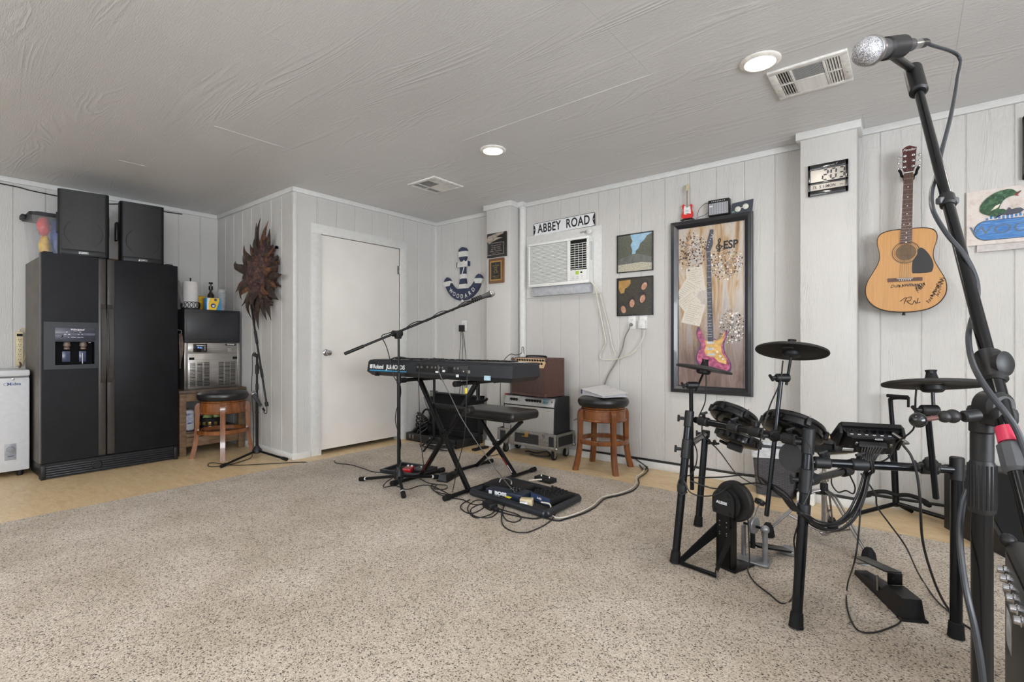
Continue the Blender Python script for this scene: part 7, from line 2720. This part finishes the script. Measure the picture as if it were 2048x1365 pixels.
# chrome snare stand
sx, sy = -.345, 3.05
CHRS = plain('satin_chrome', (150, 148, 146), .34, .9)
t = thing('snare_stand', 'chrome double braced tripod stand under the snare pad', 'stand', (sx, sy, FZ))
MB().use(CHROME).cap((sx, sy, FZ + .03), (sx, sy, .30), .0125, n=18).build('lower_tube', t, world=True)
MB().use(CHROME).cap((sx, sy, .28), (sx, sy, .47), .0095, n=16).build('upper_tube', t, world=True)
MB().use(BLACK).cap((sx, sy, .255), (sx, sy, .315), .0185, n=18).build('leg_collar', t, world=True)
MB().use(CHROME).lathe([(.014, .32), (.021, .325), (.021, .36), (.014, .372)], TR(sx, sy, 0), 18).build('height_clamp', t, world=True)
wing(t, (sx - .02, sy, .345), (-1, -.3, 0), .05, CHROME)
q = MB().use(CHROME).lathe([(.014, 0), (.019, .004), (.019, .03), (.014, .034)], TR(sx, sy, FZ + .025), 16)
for a in (0, 120, 240):
    q.ball((sx + .022 * cos(R(a)), sy + .022 * sin(R(a)), FZ + .04), .008, n=10)
q.build('lower_collar', t, world=True)
for f in (Vector((-.585, 2.925, FZ)), Vector((-.145, 2.865, FZ)), Vector((-.335, 3.285, .0))):
    d = (f - Vector((sx, sy, 0)))
    d.z = 0
    d.normalize()
    sdv = Vector((-d.y, d.x, 0))
    k0 = Vector((sx, sy, .275)) + d * .02
    k1 = f + Vector((0, 0, .03))
    md = k0 + d * .05 + Vector((0, 0, -.02))
    lg = MB().use(CHRS)
    for s in (-1, 1):
        lg.tube(spline([k0 + sdv * s * .008, md + sdv * s * .010, lerp(md, k1, .5) + sdv * s * .009, k1 + sdv * s * .004], 4), .0055, 8)
    lg = lg.build('leg', t, world=True)
    MB().use(CHRS).cap(Vector((sx, sy, FZ + .045)) + d * .02, lerp(md, k1, .55), .0045, n=8).build('brace', t, world=True)
    MB().use(RUBBER).lathe([(.030, .0), (.033, .008), (.026, .05), (.014, .07), (.0, .072)], TR(f.x, f.y, f.z), 8).build('rubber_foot', lg, world=True)
for a in (30, 150, 270):
    ar = MB().use(CHROME).tube([(sx, sy, .462), (sx + .11 * cos(R(a)), sy + .11 * sin(R(a)), .472)], .005, 8)
    ar = ar.build('basket_arm', t, world=True)

# hi-hat pedal
hp, hq = onz(1722, 1150, FZ), onz(1826, 1243, FZ)
d = (hq - hp).normalized()
M = frame(hp, d, (-d.y, d.x, 0))
t = thing('hi_hat_pedal', 'black hi-hat control pedal on the carpet between the rack legs', 'pedal', hp, M.to_euler())
WM[t.name] = M
L = (hq - hp).length
q = MB().use(BLACK)
q.add([(0, -.028, 0), (L, -.042, 0), (L, .042, 0), (0, .028, 0), (0, -.024, .02), (L * .62, -.034, .05), (L * .62, .034, .05), (0, .024, .02), (L - .006, -.032, .078), (L - .006, .032, .078), (L * .70, -.032, .078), (L * .70, .032, .078)],
      [(3, 2, 1, 0), (4, 5, 6, 7), (5, 10, 11, 6), (10, 8, 9, 11), (8, 1, 2, 9), (0, 1, 8, 10, 5, 4), (3, 7, 6, 11, 9, 2), (0, 4, 7, 3)], False)
q.build('base', t)
MB().use(BLACKM).box((L * .36, 0, .075), (L * .72, .06, .006), .002, M=RY(-11)).build('footboard', t)
MB().use(ALU).box((L * .07, 0, .052), (L * .16, .056, .006), .002, M=RY(-11)).build('heel_grip', t)
MB().use(BLACKM).ab((L * .68, -.026, .078), (L * .70, .026, .125), .002).build('stop_plate', t)
MB().use(DARK).lathe([(.006, 0), (.006, .001), (0, .001)], TR(L * .70, -.006, .105) @ RY(90), 10).build('hole', t)
MB().use(STEEL).cap((L * .56, -.036, .03), (L * .56, -.037, .09), .004).build('spring', t)
MB().use(RUBBER).ab((L - .02, -.046, 0), (L + .012, .046, .008), .002).build('toe_plate', t)

# wastebasket with liner
t = thing('wastebasket', 'dark grey woven plastic wastebasket with white liner beside the pillar', 'wastebasket', (-.715, 3.835, 0))
WEV = NT('woven_plastic')
bt_ = WEV.n('TexBrick')
bt_.inputs['Scale'].default_value = 26
bt_.inputs['Mortar Size'].default_value = .035
bt_.inputs['Row Height'].default_value = .32
bt_.inputs['Brick Width'].default_value = .9
bt_.inputs['Color1'].default_value = lin((72, 72, 78))
bt_.inputs['Color2'].default_value = lin((84, 84, 90))
bt_.inputs['Mortar'].default_value = lin((48, 48, 52))
mp_ = WEV.n('Mapping')
mp_.inputs['Rotation'].default_value = (R(90), 0, 0)
WEV.l(WEV.tc.outputs['Object'], mp_.inputs['Vector'])
WEV.l(mp_.outputs[0], bt_.inputs['Vector'])
WEV.color(bt_.outputs['Color'])
WEV.bump(bt_.outputs['Fac'], -.6, .004)
WEV.set(.5)
lo_, hi_ = rrect(-.112, -.09, .112, .09, .02, 4), rrect(-.135, -.108, .135, .108, .022, 4)
n_ = len(lo_)
q = MB().use(WEV.m)
q.add([(x, y, .002) for x, y in lo_] + [(x, y, .31) for x, y in hi_], [(i, (i + 1) % n_, n_ + (i + 1) % n_, n_ + i) for i in range(n_)] + [tuple(range(n_))[::-1]], False)
q.build('body', t)
LNR = plain('bin_liner', (206, 208, 212), .35, var=.1, scale=40)
vs = [(x * 1.03, y * 1.03, .325 + .006 * sin(i * 1.9)) for i, (x, y) in enumerate(hi_)]
vs += [(x * 1.05, y * 1.05, .265 + .016 * sin(i * 1.3)) for i, (x, y) in enumerate(hi_)]
vs += [(x * .72, y * .72, .05) for i, (x, y) in enumerate(hi_)]
q = MB().use(LNR).add(vs, [(i, (i + 1) % n_, n_ + (i + 1) % n_, n_ + i) for i in range(n_)] + [(i, 2 * n_ + i, 2 * n_ + (i + 1) % n_, (i + 1) % n_) for i in range(n_)], True)
q.build('liner', t)
t = thing('white_box', 'small white box on the floor at the foot of the right pillar', 'box', (-.52, 3.72, 0))
MB().use(WHITE).ab((-.05, -.035, 0), (.05, .04, .07), .006).build('box', t)

# guitar stand by the back wall
gx, gy = -.055, 3.86
t = thing('guitar_stand', 'black tubular guitar stand against the wall under the acoustic guitar', 'guitar stand', (gx, gy, 0))
MB().use(BLACKM).tube(spline([(gx, gy, .06), (gx - .01, gy, .35), (gx - .03, gy, .66), (gx - .028, gy - .008, .70), (gx - .0, gy - .02, .712), (gx + .05, gy - .05, .716)], 6), .0125, 12).build('upright', t, world=True)
MB().use(BLACKM).cap((gx - .005, gy, .04), (gx - .02, gy, .42), .0165).build('lower_tube', t, world=True)
MB().use(RUBBER).cap((gx - .05, gy - .01, .72), (gx + .055, gy - .055, .722), .010).build('neck_rest', t, world=True)
MB().use(RUBBER).cap((gx + .055, gy - .055, .66), (gx + .055, gy - .055, .724), .007).build('neck_rest', t, world=True)
for e in ((-.245, 3.64, .014), (.285, 3.80, .014), (.02, 3.90, .014)):
    lg = MB().use(BLACKM).cap((gx, gy, .06), e, .0125).build('leg', t, world=True)
for s in (-1, 1):
    MB().use(RUBBER).tube(spline([(gx, gy - .02, .115), (gx + s * .06, gy - .03, .128), (gx + s * .13, gy - .04, .11), (gx + s * .15, gy - .09, .10), (gx + s * .13, gy - .11, .112)], 5), .012, 10).build('body_rest', t, world=True)
wing(t, (gx - .02, gy, .34), (-.8, -.6, 0), .035)

# wedge monitor by the right end of the back wall
t = thing('floor_monitor', 'black wedge floor monitor by the wall behind the right rack leg', 'loudspeaker', (.50, 3.66, 0), (0, 0, R(28)))
SPB = frame((-.27, 0, 0), (0, -1, 0), (0, 0, 1))
MB(frame((-.27, .22, 0), (0, -1, 0), (0, 0, 1))).use(CSB).prism([(0, 0), (.44, 0), (.44, .06), (.14, .36), (0, .36)], -.54, 0).build('cabinet', t)
G_ = frame((0, -.07, .21), (1, 0, 0), (0, 1, 1))
MB(G_).use(DARK).ab((-.25, -.2, .0), (.25, .2, .006), .003).build('grille', t)
# combo amplifier in the near right corner
t = thing('combo_amplifier', 'scuffed black amplifier cabinet with chrome controls in the near right corner', 'amplifier', (.48, 1.62, FZ))
MB().use(plain('scuffed_tolex', (22, 23, 25), .5, bump=.5, spec=.4)).ab((-.275, -.26, .012), (.275, .26, .505), .014).build('cabinet', t)
LF = frame((-.2755, 0, 0), (0, -1, 0), (0, 0, 1))
MB(LF).use(plain('amp_panel', (22, 22, 24), .45, bump=.4)).ab((-.235, .02, 0), (.245, .475, .003), .001).build('panel', t)
for k in range(6):
    MB(LF).use(CHROME).lathe([(.013, 0), (.013, .008), (.010, .010), (.009, .02), (0, .021)], TR(-.19 + .052 * k, .44 - .004 * k, .003), 16).build('knob', t)
for k in range(2):
    MB(LF).use(CHROME).lathe([(.012, 0), (.012, .006), (.006, .006), (.006, 0)], TR(-.19 + .06 * k, .385, .003), 16).build('jack', t)
MB(LF).use(plain('scuffed_label', (150, 150, 152), .5, var=.3)).ab((-.215, .25, .003), (-.13, .34, .0036)).build('label', t)
for x_ in (-.275, .275):
    for y_ in (-.26, .26):
        for z_ in (.02, .5):
            MB().use(BLACK).ball((x_ * .985, y_ * .985, z_), .024, n=12, sc=(.8, .8, .8)).build('corner', t)
for x_ in (-.22, .22):
    for y_ in (-.2, .2):
        MB().use(RUBBER).lathe([(.018, 0), (.02, .014)], TR(x_, y_, 0), 12).build('foot', t)

# ------------------------------------------------------------------ microphone stand nearest the camera
PT = .66
pb_ = att(1964, 1000, PT)
bx, by = pb_.x, pb_.y
t = thing('microphone_stand', 'tall black boom microphone stand nearest the viewer at right', 'microphone stand', (bx, by, FZ))
GM = plain('stand_tube', (18, 19, 21), .2, .4)
tripod(t, (bx, by, 0), [(bx + .32, by + .05, FZ), (bx - .13, by - .28, FZ), (bx + .10, by + .30, FZ)], .07, .17, .038, .012)
zc = att(1964, 975, PT).z
MB().use(GM).cap((bx, by, .15), (bx, by, zc), .0113, n=28).build('lower_pole', t, world=True)
MB().use(GM).cap((bx, by, zc - .02), (bx, by, att(1964, 858, PT).z), .0088, n=24).build('upper_pole', t, world=True)
zt_, zb_ = att(1964, 918, PT).z, att(1964, 1026, PT).z
q = MB().use(BLACK)
n_ = 20
q.lathe([(.0125, zb_), (.0142, zb_ + .003), (.0142, zt_ - .008), (.011, zt_)], TR(bx, by, 0), 28)
for k in range(n_):
    a = 2 * pi * k / n_
    q.box((bx + .0144 * cos(a), by + .0144 * sin(a), (zb_ + zt_) / 2), (.0016, .0016, (zt_ - zb_) * .8), M=None)
q.build('clutch_grip', t, world=True)
MB().use(BLACK).cap((bx, by, att(1964, 925, PT).z), (bx, by, att(1964, 862, PT).z), .0122, n=24).build('collar', t, world=True)
bt1 = att(1826, 140, 1.10)
bt0 = att(2075, 1090, .545)
ub = (bt1 - bt0).normalized()


def bp(py):
    """point on the boom axis at picture row py"""
    lo_k, hi_k = 0.0, 1.0
    for _ in range(30):
        mk = (lo_k + hi_k) / 2
        p = lerp(bt0, bt1, mk)
        dep = p.x * FW[0] + p.y * FW[1]
        if 686 - FPX * (p.z - H) / dep > py:
            lo_k = mk
        else:
            hi_k = mk
    return lerp(bt0, bt1, mk)


MB().use(GM).cap(bp(745), bt1, .0083, n=28).build('boom', t, world=True)
MB().use(GM).cap(bt0 - ub * .25, bp(720), .0100, n=28).build('boom_lower_tube', t, world=True)
pc_ = bp(815)
# pivot block between pole and boom
q = MB().use(BLACK)
vw = Vector((-FW[0], -FW[1], 0)).normalized()
q.cap(pc_ + vw * .004 - vw * .03, pc_ - vw * .03 + vw * .034, .0195, n=28)
bb = Vector((bx, by, att(1964, 868, PT).z))
q.cap(bb, Vector((bx, by, att(1964, 820, PT).z)), .0135, n=24)
q.box((0, 0, 0), (.03, .026, .05), .008, M=frame((bb + Vector((0, 0, .014)) + pc_) / 2, Vector(RT + (0,)), UP))
q.build('pivot_block', t, world=True)
h0, h1, h2 = att(1958, 830, .64), att(1925, 834, .64), att(1836, 841, .65)
MB().use(BLACK).cap(h0, h1, .0075, n=18).build('pivot_screw', t, world=True)
MB().use(BLACK).ball(att(1905, 833, .64), .0090, n=16).ball(att(1889, 834, .64), .0078, n=16).build('handle_knuckle', t, world=True)
MB().use(plain('rusty_rod', (92, 62, 58), .5, .3)).cyl(att(1889, 834, .64), h2, .0032, n=12).build('handle_rod', t, world=True)
MB().use(BLACKG).ball(h2, .0098, n=20).build('handle_ball', t, world=True)
MB().use(plain('red_tape', (196, 52, 82), .4)).cyl(bp(888), bp(858), .0118, n=28).build('red_tape', t, world=True)
MB().use(plain('grey_grip', (70, 72, 76), .4)).cap(bp(948), bp(889), .0148, n=10).build('boom_clutch', t, world=True)
MB().use(BLACK).cap(bp(765), bp(705), .0145, n=24).build('boom_collar', t, world=True)
kp = att(2004, 728, .66)
MB().use(BLACK).cap(bp(735), kp, .006, n=14).build('knob_stem', t, world=True)
MB().use(BLACK).lathe([(.012, -.006), (.0165, -.003), (.0165, .004), (.012, .007), (0, .007)], along(kp, kp + vw + Vector((.25, .1, .1))), 28).build('tension_knob', t, world=True)
MB().use(BLACK).cap(bp(412), bp(392), .0118, n=24).use(plain('clip_grey', (80, 82, 86), .45)).box((0, 0, 0), (.034, .012, .012), .003, M=frame(bp(402), Vector(RT + (0,)), UP)).build('cable_clip', t, world=True)
# clip and microphone
MB().use(BLACK).cap(bp(185), bt1 + ub * .006, .0165, n=24).build('clip_base', t, world=True)
m0, m1 = att(1734, 103, .96), att(1915, 76, 1.115)
mu = (m1 - m0).normalized()
cm = m0 + mu * .085
MB().use(BLACK).cap(bt1, cm - Vector((0, 0, .012)), .008, n=14).build('clip_neck', t, world=True)
MB().use(BLACK).cap(m0 + mu * .060, m0 + mu * .128, .0215, n=24, b=.003).build('clip', t, world=True)
mic = microphone('silver headed vocal microphone at the top of the nearest boom stand', m0, m1, 'vocal microphones')
ce = m0 + mu * .238


def bd(px, py, off=0.0):
    q_ = bp(py)
    return att(px, py, q_.x * FW[0] + q_.y * FW[1] + off)


cab = [m0 + mu * .225, ce, ce + mu * .010 + Vector((0, 0, -.006)), bd(1917, 112, .01), bd(1914, 160), bd(1902, 230), bd(1884, 300, .01), bd(1873, 350, .022), bd(1864, 380, .01), bd(1863, 405), bd(1870, 430, -.016),
       bd(1895, 470, -.020), bd(1925, 505, -.018), bd(1945, 540, -.008), bd(1955, 575, .004), bd(1952, 615, .022), bd(1942, 645, .022), bd(1937, 675, .01), bd(1942, 715, -.004), bd(1956, 750, -.022), bd(1982, 790, -.030),
       bd(2010, 825, -.030), bd(2033, 860, -.022), bd(2050, 905, -.015), bd(2070, 980, -.015)]
tag(MB().use(plain('cable_dark_grey', (44, 47, 52), .4)).tube(spline(cab, 7), .0036, 10).build('microphone_cable'), 'thick grey cable winding down the nearest microphone boom', 'cable')
cab = [att(1935, 980, .69), att(1925, 1010, .69), att(1920, 1060, .68), att(1923, 1120, .66), att(1934, 1190, .64), att(1952, 1270, .63), att(1966, 1365, .63), att(1975, 1500, .64)]
tag(MB().use(plain('cable_dark_grey', (44, 47, 52), .4)).tube(spline(cab, 7), .0038, 10).build('microphone_cable'), 'grey cable hanging along the lower pole of the nearest stand', 'cable')
# ------------------------------------------------------------------ cables on the floor and along the wall
zc = .0175
C = lambda *pp: [onz(a, b, zc) for a, b in pp]
# black cable lying on top of the baseboard
pts = [(-2.38, YB - .014, .067), (-1.6, YB - .014, .070), (-1.0, YB - .014, .067), (-.70, YB - .014, .069), (-.60, YB - .03, .071)]
tag(MB().use(CORD).tube(spline(pts, 8), .0085, 8).build('wall_cable'), 'thick black cable lying along the top of the back baseboard', 'cable')
pts = [(-.585, PRY - .010, .067), (-.4, PRY - .010, .070), (-.262, PRY - .010, .067)]
tag(MB().use(CORD).tube(spline(pts, 6), .0085, 8).build('wall_cable'), 'thick black cable crossing the foot of the right pillar', 'cable')
pts = [(-.22, YB - .014, .068), (.0, YB - .014, .066), (.35, YB - .014, .069), (.7, YB - .014, .067)]
tag(MB().use(CORD).tube(spline(pts, 6), .0085, 8).build('wall_cable'), 'thick black cable on the baseboard right of the right pillar', 'cable')
# power leads from the wall to the pedalboard
base = [(1283, 926), (1290, 934), (1285, 945), (1272, 955), (1273, 965), (1262, 978), (1235, 988), (1205, 995), (1185, 1012), (1160, 1025), (1125, 1036), (1105, 1032)]
tag(MB().use(IVORY).tube(spline([Vector((-1.78, 3.93, .05))] + [onz(a, b, .012 if b < 975 else .02) for a, b in base] + [onz(1100, 1010, .05), onz(1082, 1005, .06)], 6), .0048, 8).build('extension_lead'), 'white extension lead running from the wall to the pedalboard', 'cable')
tag(MB().use(CORD).tube(spline([Vector((-1.80, 3.93, .066))] + [onz(a + 5, b + 3, .012 if b < 975 else .018) for a, b in base[1:-1]] + C((1115, 1042), (1085, 1036), (1065, 1038), (1020, 1030), (985, 1020)), 6), .0048, 8).build('power_lead'),
    'black power lead beside the white one from wall to pedalboard', 'cable')
tag(MB().use(CORD).tube(spline([Vector((-1.84, 3.935, .068)), onz(1296, 925, .03), onz(1295, 933, .012), onz(1288, 940, .012), onz(1280, 932, .012), onz(1276, 924, .03)], 6), .005, 8).build('power_lead'),
    'short black loop of lead on the floor beside the bar stool', 'cable')
# loops in front of the pedalboard
for lab, pp in (('small black cable loop in front left of the pedalboard', ((940, 1000), (925, 1008), (922, 1018), (940, 1028), (962, 1020), (975, 1010), (998, 1018), (985, 1034), (962, 1036), (945, 1030), (943, 1018), (965, 1008), (1000, 1004))),
                ('widest black cable loop sweeping in front of the pedalboard', ((1008, 1012), (1003, 1034), (1007, 1052), (1025, 1063), (1050, 1066), (1075, 1058), (1098, 1045), (1110, 1030), (1108, 1018))),
                ('middle black cable loop curling in front of the pedalboard', ((1002, 1022), (1012, 1040), (1030, 1045), (1042, 1038), (1036, 1030), (1010, 1022), (990, 1015), (965, 1002), (948, 1003), (935, 1018), (950, 1036), (980, 1030), (992, 1020))),
                ('black cable running left from the pedalboard under the stand foot', ((868, 982), (880, 990), (900, 996), (925, 1000), (950, 1010), (985, 1006), (1015, 1000), (1030, 985))),
                ('thin black cable trailing over the carpet left of the tray', ((668, 922), (674, 927), (700, 930), (725, 937), (745, 944), (768, 946))),
                ('black cable squiggle beside the box shaped sustain pedal', ((840, 958), (855, 966), (872, 970), (868, 978), (890, 979), (894, 972), (880, 970), (862, 971), (870, 983), (895, 990)))):
    tag(MB().use(CORD).tube(spline(C(*pp), 6), .0034, 7).build('floor_cable'), lab, 'cable')
# leads hanging from the keyboard
kb = lambda px, py, t_: att(px, py, t_)
tag(MB().use(CORD).tube(spline([kb(843, 730, 3.30), kb(838, 745, 3.26), kb(838, 800, 3.25), kb(841, 870, 3.28), kb(846, 920, 3.30), onz(850, 950, .05)], 6), .003, 7).build('keyboard_lead'), 'thin black lead hanging from the left jacks of the keyboard', 'cable')
tag(MB().use(plain('charcoal_cord', (78, 78, 78), .5)).tube(spline([kb(876, 731, 3.20), kb(880, 750, 3.14), kb(900, 790, 3.08), kb(922, 835, 3.0), kb(950, 880, 2.95), kb(985, 930, 2.95), kb(1012, 965, 2.98), kb(1030, 985, 3.0)], 6), .0030, 7).build('keyboard_lead'), 'grey lead slanting from the keyboard down to the pedalboard', 'cable')
tag(MB().use(CORD).tube(spline([kb(935, 735, 3.10), kb(934, 760, 3.06), kb(932, 820, 3.06), kb(928, 880, 3.1), kb(918, 920, 3.15), kb(912, 950, 3.2), onz(905, 985, .02)], 6), .003, 7).build('keyboard_lead'), 'thin black lead hanging from the power inlet of the keyboard', 'cable')
tag(MB().use(plain('tag_yellow2', (206, 190, 60), .5)).box((0, 0, 0), (.02, .004, .035), .001, M=TR(*kb(932, 782, 3.05))).build('cable_tag'), 'small yellow tag on the lead under the keyboard', 'tag')
# pile of cables by the gig case
random.seed(21)
for k in range(7):
    cx_, cy_ = -3.55 + random.uniform(-.07, .07), 3.36 + random.uniform(-.05, .04)
    ra, rb = random.uniform(.10, .19), random.uniform(.06, .10)
    pts = []
    for j in range(30):
        a = 2 * pi * j / 15 + k
        pts.append((cx_ + ra * cos(a) * (1 + .12 * sin(j * .7 + k)), cy_ + rb * sin(a) * (1 + .1 * cos(j * .5)), .008 + .007 * k + .006 * sin(j * .9 + k) + .010))
    tag(MB().use([CORD, CORD, CORD, GREY, CORD, CORD, CORD][k]).tube(spline(pts, 3), .0042, 6).build('coiled_cable'), 'coiled cable in the tangled pile before the open case', 'cable', 'coiled cables piled before the open case')
tag(MB().use(CORD).tube(spline([onz(a, b, .01) for a, b in ((955, 912), (975, 913), (1000, 908), (1013, 898))] + [att(1019, 870, 4.45), att(1022, 850, 4.45)], 6), .0035, 7).build('amplifier_cable'), 'black cable from the floor up behind the bench to the dolly', 'cable')
tag(MB().use(CORD).tube(spline([(-2.85, 3.78, .012), (-2.78, 3.74, .03), (-2.70, 3.76, .02), (-2.62, 3.80, .04), (-2.56, 3.76, .012), (-2.66, 3.70, .012), (-2.75, 3.72, .012)], 6), .006, 7).build('floor_cable'), 'black cable coiled on the floor beneath the dolly', 'cable')
tag(MB().use(GREY).tube(spline([(-2.42, 3.95, .33), (-2.36, 3.945, .36), (-2.30, 3.95, .40), (-2.2, 3.955, .47)], 6), .005, 7).build('power_cable'), 'grey cable crossing the wall behind the silver amplifier', 'cable')
